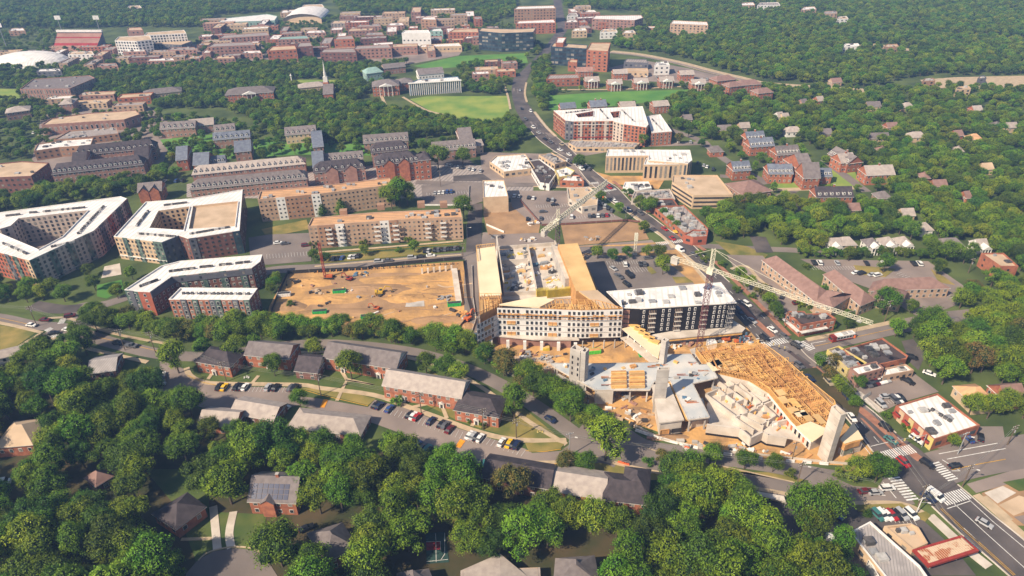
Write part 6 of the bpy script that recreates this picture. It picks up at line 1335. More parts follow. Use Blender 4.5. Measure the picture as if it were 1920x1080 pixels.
def fence(label, pts, h, m, sp=3.0, post='metal'):
    c = P(*pts[len(pts)//2]); t = thing('fence', label, 'fence', c)
    for i in range(len(pts)-1):
        a, q = P(*pts[i]), P(*pts[i+1]); n = max(1, int((q-a).length/(sp*3)))
        for k in range(n):
            p0, p1 = a.lerp(q, k/n), a.lerp(q, (k+1)/n); b = MB(); b.obox(((p0+p1)/2).xy, (p1-p0).xy, (p1-p0).length/2-.06, .05, .15, h, m); b.build('fence_panel', t)
            b = MB(); b.bar((p0.x, p0.y, 0), (p0.x, p0.y, h+.15), .08, post); b.build('fence_post', t)
    return t
fence('black cloth fence along the back and left of the pit', [(505, 598), (520, 560), (540, 514), (620, 509), (690, 506), (700, 503), (760, 496), (868, 487)], 2.2, 'fencec')
fence('black cloth fence down the right side of the pit', [(869, 490), (876, 560), (884, 590), (850, 632), (830, 628)], 2.0, 'fencec')
fence('white barrier line beside the lane left of the white block', [(885, 500), (887, 560), (893, 600), (884, 626)], 1.2, 'white')
fence('curved fence along the lower edge of the building site', [(1045, 722), (1090, 756), (1130, 782), (1168, 790)], 1.8, 'rooft')
fence('barrier fence below the concrete wing', [(1190, 800), (1240, 826), (1330, 846), (1430, 856), (1540, 868), (1590, 872)], 1.3, 'concp')
fence('white retaining barrier beside the bare lot', [(912, 423), (945, 437)], 1.4, 'white')
fence('dark hoarding along the top of the long bare lot', [(1015, 424), (1060, 422), (1175, 415), (1200, 418)], 1.5, 'brickd')
fence('red-brown hoarding down the right of the square bare lot', [(975, 377), (1013, 421)], 1.5, 'brickd')
fence('low white wall round the tennis-court sized lot behind the tan slabs', [(795, 386), (878, 386), (880, 350)], 1.2, 'white')
def barrier_row(lab, pts, n, m):
    for k in range(n):
        f = (k+.5)/n*(len(pts)-1); i = int(f); a = P(*pts[i]).lerp(P(*pts[min(i+1, len(pts)-1)]), f-i); d = (P(*pts[i+1])-P(*pts[i])).xy
        t = thing('barrier_block', '%s white barrier block, counted from the left, %s' % (ORD[k], lab), 'barrier', a, lab); b = MB(); b.obox(a.xy, d, 1.5, .45, .15, .45, m); b.obox(a.xy, d, 1.5, .2, .45, 1.15, m); b.build('block', t)
barrier_row('along the curve below the podium deck', [(1108, 772), (1130, 788), (1150, 798)], 4, 'white')
barrier_row('along the lane below the twin concrete wings', [(1192, 808), (1225, 820), (1260, 830), (1310, 842)], 8, 'white')
barrier_row('beside the lane near the street corner', [(1350, 852), (1450, 864), (1560, 872)], 7, 'white')
# loose material on the sand
heaps = [(1008, 672, 'metal', 'grey heap of scrap left of the podium deck'), (1030, 676, 'roofg', 'tangled steel heap beside the left end of the podium deck'), (990, 665, 'brickp', 'pinkish pile of rubble below the white piers'), (1165, 745, 'metal', 'grey pile under the podium beside the open bay'), (1185, 780, 'white', 'white pipes standing beside the concrete wing'), (1200, 795, 'rooft', 'orange rubble beside the concrete wing'), (1210, 655, 'woodo', 'timber scraps under the bridge'), (1260, 650, 'white', 'white stacks behind the slim tower'), (1290, 645, 'brickp', 'pink pallets along the black block'), (1345, 640, 'white', 'white bags by the orange lifts'), (1405, 642, 'roofw', 'heap of white bags near the crosswalk'), (650, 545, 'white', 'pale rubble in the pit left of the yellow excavator'), (600, 550, 'rooft', 'rubble heap at the left of the pit'), (830, 560, 'metal', 'grey planks in the right part of the pit'), (870, 590, 'woodo', 'timber heap at the pit corner'), (885, 600, 'metal', 'metal scraps at the pit corner'), (680, 515, 'blueg', 'blue sheeted pile at the back of the pit'), (1385, 838, 'white', 'white debris in front of the foundation wall'), (1300, 838, 'conc', 'pale slabs in front of the lower storey'), (1340, 712-22, 'wood', 'wood pile at the end of the podium deck'), (1000, 428-8, 'white', 'white van-sized box on the square bare lot'), (935, 445, 'dmetal', 'dark pipes behind the white block'), (990, 450, 'roofw', 'white sheets behind the white block'), (1110, 448, 'conc', 'pale rubble at the left of the long bare lot')]
for i, (x, y, m, lab) in enumerate(heaps):
    t = thing('material_heap', lab, 'heap', P(x, y)); rr = random.Random(i); bs = {}
    for k in range(14):
        mm = m if k % 3 else rr.choice(['wood', 'conc', 'dmetal', 'metal'])
        b = bs.setdefault(0, MB()); c = P(x, y).xy+Vector((rr.uniform(-4, 4), rr.uniform(-2.2, 2.2))); a = Vector((*c, rr.uniform(.1, .7))); q = a+Vector((rr.uniform(-2.5, 2.5), rr.uniform(-1.5, 1.5), rr.uniform(0, .8)))
        if k % 2: b.bar(a, q, .18, mm)
        else: b.obox(c, (1, rr.uniform(-1, 1)), rr.uniform(.4, 1.2), rr.uniform(.3, .8), 0, rr.uniform(.4, 1.4), mm)
    stuff(bs[0].build('loose_piece', t))

rnd = random.Random(61); dw = W(DECK, 7.0); di = inset(dw, 1.5); n_ = 0
while n_ < 46:      # loose things lying about on the podium deck
    x, y = rnd.uniform(1040, 1335), rnd.uniform(680, 785); c = P(x, y, 7).xy
    if not inside(c, di) or 1135 < x < 1222 and 692 < y < 732: n_ += 0 if rnd.random() < .9 else 1; continue
    n_ += 1; b = MB()
    if n_ % 3 == 0:
        for q in range(4): b.bar((c.x, c.y+q*.3, 7.15), (c.x+rnd.uniform(2, 5), c.y+q*.3+rnd.uniform(-.4, .4), 7.15), .08, rnd.choice(['woodo', 'metal', 'dmetal', 'orangem']))
    else: b.obox(c, (1, rnd.uniform(-1, 1)), rnd.uniform(.3, 1.3), rnd.uniform(.3, .8), 7.0, rnd.uniform(7.2, 8.1), rnd.choice(['wood', 'sheath', 'conc', 'white', 'dmetal', 'blueg', 'woodo', 'metal']))
    b.build('deck_material', pd)
b = MB()
for k in range(24): x = 1045+12*k; b.obox(P(x, 700, 7).xy, (.15, 1), 14, .05, 7.0, 7.03, 'roofg') if all(inside(P(x, 700, 7).xy+Vector((.15, 1)).normalized()*s_, dw) for s_ in (-14, 0, 14)) else None
for k in range(60):
    e_ = dw[k % len(dw)]; f_ = dw[(k+1) % len(dw)]; q = Vector(e_).lerp(Vector(f_), (k*.37) % 1); b.bar((*q, 7.1), (*q, 8.2), .05, 'metal')
stuff(b.build('edge_rail_post', pd))
for k in range(70):      # more loose pieces on the sand
    x, y = rnd.choice([(rnd.uniform(960, 1060), rnd.uniform(664, 690)), (rnd.uniform(1130, 1220), rnd.uniform(745, 790)), (rnd.uniform(1240, 1400), rnd.uniform(640, 655)), (rnd.uniform(1180, 1560), 0), (rnd.uniform(560, 860), rnd.uniform(520, 600)), (rnd.uniform(560, 860), rnd.uniform(520, 600))])
    if y == 0: y = 818+(x-1180)*.115
    c = P(x, y).xy; b = MB()
    b.obox(c, (1, rnd.uniform(-1, 1)), rnd.uniform(.4, 1.8), rnd.uniform(.3, .8), 0, rnd.uniform(.4, 1.3), rnd.choice(['wood', 'conc', 'metal', 'white', 'dmetal', 'woodo', 'rooft', 'brickp']))
    b.bar((c.x, c.y, .5), (c.x+rnd.uniform(-2, 2), c.y+rnd.uniform(-1, 1), .9), .12, 'woodo')
    LITTER = globals().setdefault('LITTER', MB()); k0 = len(LITTER.v); LITTER.v += b.v; LITTER.f += [tuple(i+k0 for i in f) for f in b.f]; LITTER.m += [LITTER.mi(b.mats[i]) for i in b.m]
tagm(stuff(LITTER.build('site_rubble')), 'scattered boards, blocks and pipes lying over the sandy building sites', 'rubble')

# ------------------------------------------------------------------ trees
def tree_meshes(kind, seed, leafm='leaf'):
    """unit tree: crown radius about 1, total height about 2 (scaled later); returns crown mesh, trunk mesh"""
    rr = random.Random(seed); b = MB(); core = MB()
    lobes = []
    n = {'broad': 19, 'tall': 15, 'cone': 12, 'bush': 9, 'wide': 15}[kind]
    for i in range(n):
        if kind == 'cone':
            z = .35+1.6*(i/n); r = .75*(1-i/n)+.12; a = i*2.4; lobes.append((Vector((math.cos(a)*r*.45, math.sin(a)*r*.45, z)), r*.62))
        else:
            zz = {'broad': 1.2, 'tall': 1.2, 'bush': .55, 'wide': 1.25}[kind]; hz = {'broad': .62, 'tall': .85, 'bush': .42, 'wide': .5}[kind]; wr = {'broad': .70, 'tall': .5, 'bush': .65, 'wide': .84}[kind]*rr.uniform(.8, 1.15)
            a = i*2.399+rr.uniform(-.3, .3); q = math.sqrt((i+.5)/n); up = math.sqrt(max(0, 1-q*q))
            z = zz+hz*(up*(1 if i % 4 else -.5))+rr.uniform(-.1, .1)
            lobes.append((Vector((math.cos(a)*wr*q, math.sin(a)*wr*q, z)), rr.uniform(.19, .42)))
    tot = {'broad': 6500, 'tall': 5200, 'cone': 3600, 'bush': 1500, 'wide': 5600}[kind]
    ar = sum(r*r for _, r in lobes); cen = Vector((0, 0, sum(c.z for c, _ in lobes)/len(lobes)))
    for c, r in lobes:
        m = int(tot*r*r/ar)
        for k in range(m):
            d = Vector((rr.gauss(0, 1), rr.gauss(0, 1), rr.gauss(0, 1))).normalized()
            if d.z < -.55 and rr.random() < .7: continue
            p = c+d*r*(rr.uniform(.72, 1.12) if k % 9 else rr.uniform(1.1, 1.38))
            if any((p-c2).length < r2*.66 for c2, r2 in lobes if c2 is not c): continue
            nrm = (d+Vector((rr.gauss(0, .55), rr.gauss(0, .55), rr.gauss(0, .55)))).normalized()
            s = rr.uniform(.022, .050)*(1.25 if kind == 'bush' else 1)
            x = nrm.orthogonal().normalized(); x.rotate(Matrix.Rotation(rr.uniform(0, 6.28), 3, nrm)) ; y = nrm.cross(x)
            f = rr.uniform(.6, 1.0)
            b.add([p-x*s, p+y*s*f*.6-x*s*.1, p+x*s*1.1, p-y*s*f*.7+x*s*.2], [(0, 1, 2, 3)], leafm)
        # dark inner blob that blocks the view through; crown shade put into its colour
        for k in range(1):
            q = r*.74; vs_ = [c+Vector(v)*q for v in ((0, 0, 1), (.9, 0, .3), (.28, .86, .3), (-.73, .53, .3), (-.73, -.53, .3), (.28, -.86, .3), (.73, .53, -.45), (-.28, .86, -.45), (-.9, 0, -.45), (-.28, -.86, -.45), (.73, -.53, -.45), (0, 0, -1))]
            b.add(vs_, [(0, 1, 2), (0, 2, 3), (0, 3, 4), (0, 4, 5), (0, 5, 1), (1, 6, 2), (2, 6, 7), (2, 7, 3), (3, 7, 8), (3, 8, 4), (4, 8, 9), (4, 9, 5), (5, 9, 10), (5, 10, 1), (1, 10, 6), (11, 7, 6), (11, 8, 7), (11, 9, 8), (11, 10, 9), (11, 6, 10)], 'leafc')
    t = MB(); h = {'broad': 1.2, 'tall': 1.3, 'cone': 1.7, 'bush': .5, 'wide': 1.2}[kind]
    t.cyl((0, 0), .055, .03, -.03, h, 'bark', 7)
    for k in range(5):
        if kind in ('cone', 'bush'): break
        a = k*1.3; z = .45+.15*k; t.bar((0, 0, z), (math.cos(a)*.42, math.sin(a)*.42, z+.42), .018, 'bark')
    def mesh(mb, nm):
        me = bpy.data.meshes.new(nm); me.from_pydata([tuple(v) for v in mb.v], [], mb.f)
        for m in mb.mats: me.materials.append(m)
        me.polygons.foreach_set('material_index', mb.m); me.update(); return me
    return mesh(b, 'crown'), mesh(t, 'trunk'), b, t
KINDS = [('broad', 1, 'leaf'), ('broad', 2, 'leaf'), ('broad', 3, 'leaf'), ('tall', 4, 'leaf'), ('tall', 5, 'leaf'), ('cone', 6, 'leaf'), ('bush', 7, 'leaf'), ('broad', 8, 'leafy'), ('bush', 9, 'leafy'), ('broad', 10, 'leafl'), ('tall', 11, 'leafl'), ('broad', 12, 'leafd'), ('wide', 13, 'leafd'), ('wide', 14, 'leaf')]
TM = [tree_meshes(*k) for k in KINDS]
TREES = []   # (x, y, radius, height scale, kind index)
rt_ = random.Random(42)
FB_ = []
for f in FOOT:
    xs = [p[0] for p in f]; ys = [p[1] for p in f]; FB_.append((min(xs), max(xs), min(ys), max(ys), f))
NT_ = []
for f in NOTREE:
    xs = [p[0] for p in f]; ys = [p[1] for p in f]; NT_.append((min(xs), max(xs), min(ys), max(ys), f))
def near_foot(x, y, d):
    for x0, x1, y0, y1, f in FB_:
        if x0-d < x < x1+d and y0-d < y < y1+d:
            if inside((x, y), f): return True
            n = len(f)
            for i in range(n):
                ax, ay = f[i][0], f[i][1]; bx, by = f[(i+1) % n][0], f[(i+1) % n][1]; dx, dy = bx-ax, by-ay; L2 = dx*dx+dy*dy
                if L2 == 0: continue
                t = max(0, min(1, ((x-ax)*dx+(y-ay)*dy)/L2))
                if (x-ax-t*dx)**2+(y-ay-t*dy)**2 < d*d: return True
    return False
def blocked(x, y, d, front=7.0):
    if near_foot(x, y, d): return True
    k = math.hypot(x, y); ux, uy = x/k, y/k
    if front and near_foot(x+ux*front, y+uy*front, d*.6): return True
    px, py = to_px((x, y, 0))
    for x0, x1, y0, y1, f in NT_:
        if x0-1 < px < x1+1 and y0-1 < py < y1+1 and inside((px, py), f): return True
    return False
def scatter(poly, sp, rmin, rmax, kinds=(0, 1, 2, 3, 4, 0, 9, 2, 10, 11, 12, 13, 13), dens=1.0, clear=None, front=7.0, hs=(.95, 1.2)):
    w = [P(*p).xy for p in poly]; xs = [q.x for q in w]; ys = [q.y for q in w]; sp *= max(.74, min(1.0, 1.12-(sum(ys)/len(ys))/1600))
    nx, ny = int((max(xs)-min(xs))/sp)+1, int((max(ys)-min(ys))/sp)+1
    for i in range(nx):
        for j in range(ny):
            x = min(xs)+(i+.5*(j % 2)+rt_.uniform(-.36, .36))*sp; y = min(ys)+(j+rt_.uniform(-.36, .36))*sp
            if not inside((x, y), w) or rt_.random() > dens: continue
            ds = math.hypot(x, y); fs_ = max(.62, min(1.0, 1.12-ds/1500))
            r = rt_.uniform(rmin, rmax)*fs_
            if rt_.random() > 1: continue
            if blocked(x, y, r*.72, (front+max(0, ds-350)*.022) if front else 0): continue
            TREES.append((x, y, r*1.1, rt_.uniform(*hs)*.95*(1 if ds < 350 else .88), rt_.choice(kinds)))
CLEAR = [[(360, 1025), (505, 1025), (520, 1100), (510, 1190), (350, 1190)], [(1392, 940), (1500, 950), (1500, 1000), (1490, 1050), (1400, 1030)], [(790, 995), (845, 995), (855, 1110), (790, 1110)], [(175, 890), (215, 885), (220, 925), (170, 930)], [(270, 900), (400, 870), (400, 960), (500, 965), (490, 1050), (370, 1040), (300, 1000)], [(0, 860), (50, 865), (40, 905), (-20, 905)]]
for c in CLEAR:
    xs = [p[0] for p in c]; ys = [p[1] for p in c]; NT_.append((min(xs), max(xs), min(ys), max(ys), c))
tuples = [((240, 985), (370, 1010), (560, 985), (575, 1030), (700, 1040), (680, 1075), (600, 1080), (560, 1060))]
# hand-placed trees that stand out in the photograph: base point, radius in metres, kind
HAND = [(336, 700, 7.5, 0), (446, 676, 6, 1), (516, 705, 5.5, 2), (660, 712, 7, 0), (565, 768, 4.4, 0), (965, 785, 7.0, 3), (1135, 864, 8.5, 0), (240, 1060, 7.5, 2), (300, 1090, 8.5, 0), (530, 1062, 8.5, 1), (435, 945, 8.5, 0), (270, 912, 6.5, 2), (590, 1090, 7, 0),
        (1242, 515, 5.5, 0), (1120, 486, 3.6, 1), (1147, 491, 3.8, 2), (1175, 486, 3.8, 0), (1212, 484, 3.6, 1), (1236, 490, 4.5, 2), (1600, 905, 5.5, 0), (1640, 905, 5.5, 1), (1570, 895, 3, 6), (1640, 895, 5, 2), (1608, 728, 3.2, 0), (1697, 806, 2.6, 6), (1783, 838, 2.8, 1), (1660, 783, 2.6, 6), (1655, 590, 7, 0), (1500, 990, 8, 0), (1530, 985, 8, 1), (1515, 1010, 7, 2),
        (750, 388, 9, 0), (735, 392, 8, 1), (765, 385, 7, 2), (870, 412, 7.5, 0), (606, 405, 4.5, 5), (641, 402, 5.5, 5), (590, 455+10, 4, 6), (682, 462, 3.4, 6), (766, 455, 3.4, 6), (590, 492, 3.6, 0), (612, 492, 3.2, 1), (685, 480, 3.4, 2), (778, 474, 3.8, 0), (748, 474, 3, 6), (822, 318, 9, 1), (868, 312, 7, 0), (1085, 318, 5.5, 0), (1125, 382, 4, 1), (1160, 400, 3.5, 2), (1200, 396, 5, 0), (1214, 402, 5, 1), (1222, 395, 4.5, 2), (1243, 410, 3.2, 0), (1256, 422, 3.0, 1), (1267, 432, 3, 2), (1207, 438, 4, 0), (1172, 362, 3, 6), (1180, 370, 3, 0), (1205, 275, 5, 0), (1272, 270, 4, 7),
        (1310, 480, 3, 6), (1320, 492, 3.2, 6), (1352, 500, 3, 6), (1385, 530, 4, 0), (1400, 545, 4, 1), (1425, 560, 4.2, 7), (1440, 580, 4.5, 0), (1452, 595, 4, 1), (1410, 560, 3, 6), (1500, 575, 3, 6), (1522, 582, 4, 6), (1460, 598, 3.2, 6), (1380, 560-12, 3, 6), (1510, 545, 3, 6), (1545, 545, 3, 6),
        (1655, 512, 5, 0), (1755, 515, 4.5, 2), (1770, 492, 6, 1), (1510, 512-8, 3, 6), (1590, 490, 4, 0), (1710, 548, 3, 6), (1560, 615, 3, 6), (1335, 862, 3.6, 7), (1330, 872, 4.2, 0), (1395, 880, 4.2, 1), (1448, 885, 3.6, 2), (1480, 895, 3, 6), (1302, 872, 2.5, 4), (1240, 870, 3.2, 7), (1215, 872, 3.0, 6), (1060, 885, 4.2, 7), (1100, 885, 4.2, 0), (1085, 880, 3.5, 2), (1625, 968, 2, 5), (1560, 690, 3.5, 7), (1535, 690, 3.4, 0), (1550, 715, 3.5, 7), (1570, 735, 3.4, 1), (1585, 750, 3.2, 0), (1600, 765, 3.0, 2),
        (940, 698, 4.5, 7), (1110, 800, 4.5, 0), (1095, 805, 4, 1), (1130, 815, 4, 2), (745, 790-30, 3.5, 6), (880, 792, 2, 6), (905, 802, 2, 6), (1355, 945, 4.5, 7), (1385, 985, 7, 0), (960, 940, 7, 7), (860, 985, 6, 7), (575, 920, 6, 0),
        (545, 575, 3, 6), (400, 828, 5, 0), (450, 832, 5, 13), (500, 838, 5.5, 1), (560, 856, 6, 9), (612, 858, 6, 2), (665, 856, 5, 0), (1062, 992, 6, 0), (1108, 1000, 6.5, 9), (1155, 1008, 6, 13), (1030, 975, 6, 2), (1240, 990, 6, 1), (1790, 642, 5, 0), (1828, 632, 5.5, 9), (1850, 785, 5, 0), (1815, 778, 4.5, 1), (1880, 775, 5, 9), (800, 700, 5, 0), (835, 708, 5.5, 1), (862, 722, 5, 9), (480, 664, 4.5, 0), (592, 668, 4.5, 1), (385, 668, 4.5, 2), (170, 520, 4, 0), (250, 525, 3.6, 9), (180, 545, 4, 1), (222, 560, 4, 2), (240, 540, 3, 6), (255, 555, 3.6, 0), (1820, 560, 5, 7), (1905, 655, 7, 7), (1820, 700, 7, 7), (150, 640, 5, 0), (165, 632, 5, 1), (1320, 985-25, 6, 1), (1570, 1060-10, 6, 3)]
for x, y, r, k in HAND:
    p = P(x, y); TREES.append((p.x, p.y, r, rt_.uniform(.95, 1.1), k))
# broad wood at the lower left and along the bottom
scatter([(-90, 700), (0, 690), (60, 672), (110, 655), (160, 660), (200, 668), (215, 700), (290, 730), (300, 745), (385, 775), (470, 795), (545, 800), (690, 825), (760, 850), (860, 880), (900, 915), (1030, 940), (1130, 965), (1230, 975), (1300, 940), (1390, 950), (1410, 1010), (1500, 1035), (1580, 1080), (1700, 1120), (1750, 1230), (-90, 1240)], 8.6, 4.8, 7.6, front=11, hs=(.95, 1.2))
scatter([(620, 785), (680, 800), (680, 815), (600, 800)], 6, 3, 4)
scatter([(1240, 885), (1350, 915), (1390, 925), (1390, 950), (1240, 960), (1220, 900)], 7, 4, 6)
# belt between the pit and the upper street, and down the lane
scatter([(150, 612), (240, 600), (330, 625), (500, 618), (700, 628), (840, 642), (890, 660), (960, 700), (1050, 750), (1090, 790), (1085, 800), (1030, 768), (950, 715), (890, 680), (800, 655), (700, 640), (500, 640), (340, 645), (180, 622)], 5.4, 4.6, 6.8, kinds=(0, 1, 2, 9, 13, 14-1, 7, 9), front=3, hs=(.74, .95))
scatter([(700, 640), (860, 655), (940, 700), (1060, 760), (1110, 800), (1095, 812), (1000, 755), (900, 690), (800, 662)], 5.8, 4.6, 6.8, front=3)
scatter([(640, 662), (760, 680), (850, 710), (960, 770), (1040, 825), (1000, 812), (900, 745), (800, 705), (700, 685)], 9, 3.4, 5.2, dens=.6, front=2)
scatter([(330, 655), (420, 660), (430, 668), (340, 668)], 6, 3, 4)
scatter([(60, 520), (150, 560), (60, 580), (-60, 570), (-60, 540)], 8, 4, 5.5); scatter([(150, 600), (220, 590), (250, 600), (200, 625)], 7, 3.5, 5)
scatter([(500, 540), (525, 520), (515, 575), (500, 600)], 6, 3, 4)
# belt behind the left blocks
scatter([(-60, 385), (60, 372), (110, 348), (180, 335), (280, 325), (335, 335), (255, 366), (130, 385), (0, 402), (-60, 410)], 8, 4.5, 6.5, front=3)
# campus woods
scatter([(180, 115), (520, 122), (640, 112), (700, 126), (770, 118), (690, 178), (655, 195), (720, 205), (860, 236), (960, 250), (955, 270), (830, 258), (640, 272), (520, 248), (420, 205), (300, 205), (200, 190), (120, 140)], 8.2, 4.6, 6.8, kinds=(0, 1, 2, 3, 4, 9, 11, 12, 11))
scatter([(-60, 120), (30, 125), (180, 130), (200, 200), (80, 225), (0, 225), (-60, 230)], 9, 4.2, 6.5, dens=.8)
scatter([(-60, 225), (100, 215), (300, 215), (480, 235), (700, 270), (900, 270), (960, 285), (900, 292), (780, 300), (560, 290), (350, 320), (100, 300), (-60, 300)], 9.5, 3.4, 5.5, dens=.62, front=4)
scatter([(380, 80), (700, 72), (1000, 82), (1030, 95), (990, 112), (860, 98), (700, 108), (520, 108), (390, 108)], 10, 4.2, 6, dens=.7)
scatter([(870, 120), (980, 118), (958, 160), (940, 178), (880, 178), (850, 150)], 9, 4.5, 6.5, dens=.8); scatter([(1000, 120), (1030, 110), (1040, 180), (1020, 215), (1000, 180)], 8, 4.5, 6.5)
scatter([(870, 235), (960, 222), (985, 262), (950, 290), (900, 270)], 8, 4.5, 6.5)
scatter([(1028, 168), (1340, 160), (1340, 175), (1030, 178)], 11, 3.5, 5, dens=.45); scatter([(1060, 206), (1200, 198), (1340, 190), (1340, 200), (1180, 212)], 10, 3, 5, dens=.5)
# woods on the right
scatter([(1235, 200), (1300, 175), (1440, 168), (1620, 175), (1730, 168), (2050, 170), (2050, 470), (1880, 470), (1830, 450), (1690, 400), (1630, 350), (1600, 300), (1480, 262), (1340, 268), (1270, 255)], 9, 4.6, 7.0, dens=.92, front=2.5)
scatter([(1330, 400), (1440, 385), (1500, 400), (1620, 385), (1700, 405), (1840, 455), (2050, 460), (2050, 600), (1900, 585), (1850, 550), (1820, 500), (1750, 486), (1510, 484), (1450, 470), (1350, 452), (1310, 420)], 8.4, 4.6, 6.8, dens=.97, front=5)
scatter([(1495, 470), (1760, 478), (1745, 488), (1500, 484)], 5.5, 2.6, 3.6, front=0)
scatter([(1300, 270), (1480, 265), (1620, 300), (1630, 390), (1440, 385), (1380, 330)], 11, 3.4, 5.2, dens=.5, front=5)
scatter([(1650, 620), (1700, 600), (1830, 565), (2050, 570), (2050, 800), (1930, 815), (1870, 800), (1850, 775), (1765, 735), (1725, 700), (1735, 655), (1700, 620)], 7.6, 4.6, 7.2, dens=.97, front=2.5)
scatter([(1650, 618), (1700, 612), (1740, 650), (1700, 640), (1670, 632)], 7, 4, 5.5, front=0)
scatter([(1640, 585), (1700, 570), (1760, 560), (1840, 570), (1760, 592), (1700, 600)], 7.5, 3.6, 5.6, dens=.8, front=2)
scatter([(1300, 430), (1350, 430), (1360, 450), (1320, 450)], 7, 3.5, 5)
scatter([(1150, 330), (1260, 300), (1300, 330), (1200, 400)], 20, 2.5, 3.5, dens=.3)
scatter([(1440, 610), (1520, 580), (1640, 600), (1600, 618)], 9, 2.5, 4, dens=.5, front=5)
# far woods filling the top
scatter([(-120, -45), (620, -45), (600, 12), (520, 22), (405, 30), (390, 52), (200, 52), (100, 55), (-120, 50)], 11, 5.5, 8, front=0)
scatter([(600, -45), (970, -45), (965, 30), (900, 50), (840, 45), (780, 28), (640, 30)], 11, 5.5, 8, front=0)
scatter([(1050, -45), (2080, -45), (2080, 140), (1740, 142), (1620, 165), (1450, 152), (1390, 140), (1270, 108), (1200, 96), (1150, 90), (1150, 64), (1220, 60), (1200, 22), (1060, 16)], 11, 5.5, 8, front=6)
scatter([(380, 50), (700, 30), (960, 50), (960, 78), (870, 100), (660, 108), (480, 112), (300, 122), (180, 118), (180, 90), (380, 80)], 10, 3.6, 5, dens=.6, front=1); scatter([(-60, 55), (100, 55), (220, 90), (380, 95), (380, 115), (180, 112), (60, 125), (-60, 100)], 13, 4.5, 6, dens=.45)

TREES.sort(key=lambda t: -(t[2]/math.sqrt(t[0]**2+t[1]**2+CAMH**2)) if -50 < to_px((t[0], t[1], 8))[0] < 1970 and to_px((t[0], t[1], 8))[1] < 1110 else 1)
LAND = [(336, 700, 'the left end of the crescent street'), (120, 640, 'the left crossroads'), (250, 650, 'the upper street'), (400, 690, 'the small brick apartment house'), (500, 680, 'the grey-roofed brick apartment house'), (670, 700, 'the long grey-brown apartment roof'), (790, 745, 'the pale grey apartment roof'), (895, 790, 'the short dark-roofed apartment house'), (560, 760, 'the speed hump'), (60, 820, 'the pale roof at the left edge'), (190, 700, 'the metal-roofed house'), (180, 895, 'the lost brown roof'), (335, 960, 'the dark house with white porch'), (510, 945, 'the solar roof'), (620, 1020, 'the cross-hipped grey house'), (430, 1050, 'the round turning circle'), (820, 1030, 'the red ball court'), (900, 1075, 'the flat roof edge at the bottom'), (1080, 1070, 'the grey hipped house at the bottom'), (1085, 940, 'the weathered pale roof'), (1190, 930, 'the dark-roofed rear wing'), (440+1000, 975, 'the small striped lot'), (1660, 1040, 'the long white-roofed shop'), (1780, 1030, 'the red-rimmed canopy'), (1620, 900, 'the planted traffic island'), (1740, 800, 'the red and yellow shop'), (1650, 700, 'the small parking lot'), (1600, 660, 'the black-roofed shop'), (1520, 600, 'the brick corner building'), (1600, 560, 'the brown-roofed offices'), (1680, 500, 'the right parking lot'), (1850, 760, 'the orange-roofed cottage'), (1805, 625, 'the white-gabled cottage'), (1875, 490, 'the orange flat-roofed building'), (1640, 462, 'the cottage row'), (1380, 440, 'the parking deck'), (1250, 430, 'the brick shop strip'), (1180, 490, 'the car park behind the white roof'), (1000, 730, 'the lane below the site'), (700, 600, 'the near edge of the pit'), (400, 600, 'the small brick block'), (300, 590, 'the bent brick block'), (60, 540, 'the courtyard block'), (200, 375, 'the tree belt'), (720, 420, 'the tan slabs'), (880, 400, 'the end of the tan slab'), (1130, 870, 'the street fork'), (1330, 870, 'the median of the lower street'), (1120, 380, 'the upper parking lot'), (850, 310, 'the brick dormitories')]
LM = [(P(x, y), s) for x, y, s in LAND]
SHAPE = {'wide': ('wide-crowned', 'tree'), 'broad': ('round', 'tree'), 'tall': ('narrow', 'tree'), 'cone': ('dark conical', 'fir tree'), 'bush': ('low round', 'shrub')}
cnt = {}; ind = []; rest = []
for t in TREES:
    px, py = to_px((t[0], t[1], 8))
    vis = -40 < px < 1960 and -10 < py < 1120
    if vis and len(ind) < 300: ind.append(t)
    else: rest.append(t)
for (x, y, r, hs_, k) in ind:
    q = Vector((x, y, 0)); L, s = min(LM, key=lambda l: (l[0]-q).length); d = q-L
    side = ('right of' if d.x > 0 else 'left of') if abs(d.x) > abs(d.y)*.9 else ('beyond' if d.y > 0 else 'in front of')
    kd = KINDS[k]; a, b_ = SHAPE[kd[0]]; tone = 'yellowing' if kd[2] == 'leafy' else 'bright' if kd[2] == 'leafl' else 'dark' if kd[2] == 'leafd' else ('large' if r > 6.3 else 'medium' if r > 4.6 else 'small')
    if b_ == 'shrub': nm = 'shrub'
    else: nm = 'fir_tree' if kd[0] == 'cone' else 'leafy_tree'
    key = (tone, a, b_, side, s); cnt[key] = cnt.get(key, 0)+1
    cnt.setdefault(('n', key), []).append(((q-L).length, q, r, hs_, k, nm))
for kk_, lst in list(cnt.items()):
    if kk_[0] != 'n': continue
    tone, a, b_, side, s = kk_[1]; lst.sort(key=lambda e: e[0])
    for i, (_, q, r, hs_, k, nm) in enumerate(lst):
        o_ = '' if len(lst) == 1 else (ORD[i]+' nearest ' if i else 'nearest ')
        t = thing(nm, (o_+'%s %s green %s %s %s' % (tone, a, b_, side, s)) if tone != 'yellowing' else o_+'yellowing %s %s %s %s' % (a, b_, side, s), 'tree' if b_ != 'shrub' else 'shrub', (q.x, q.y, 0), 'trees and shrubs standing nearest the viewer')
        rz = rt_.uniform(0, 6.28); sc = (r, r*rt_.uniform(.88, 1.1), r*hs_)
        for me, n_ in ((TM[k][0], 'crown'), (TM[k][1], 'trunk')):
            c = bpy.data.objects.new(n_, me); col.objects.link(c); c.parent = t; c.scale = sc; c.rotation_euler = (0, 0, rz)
print('trees', len(TREES), 'individual', len(ind))
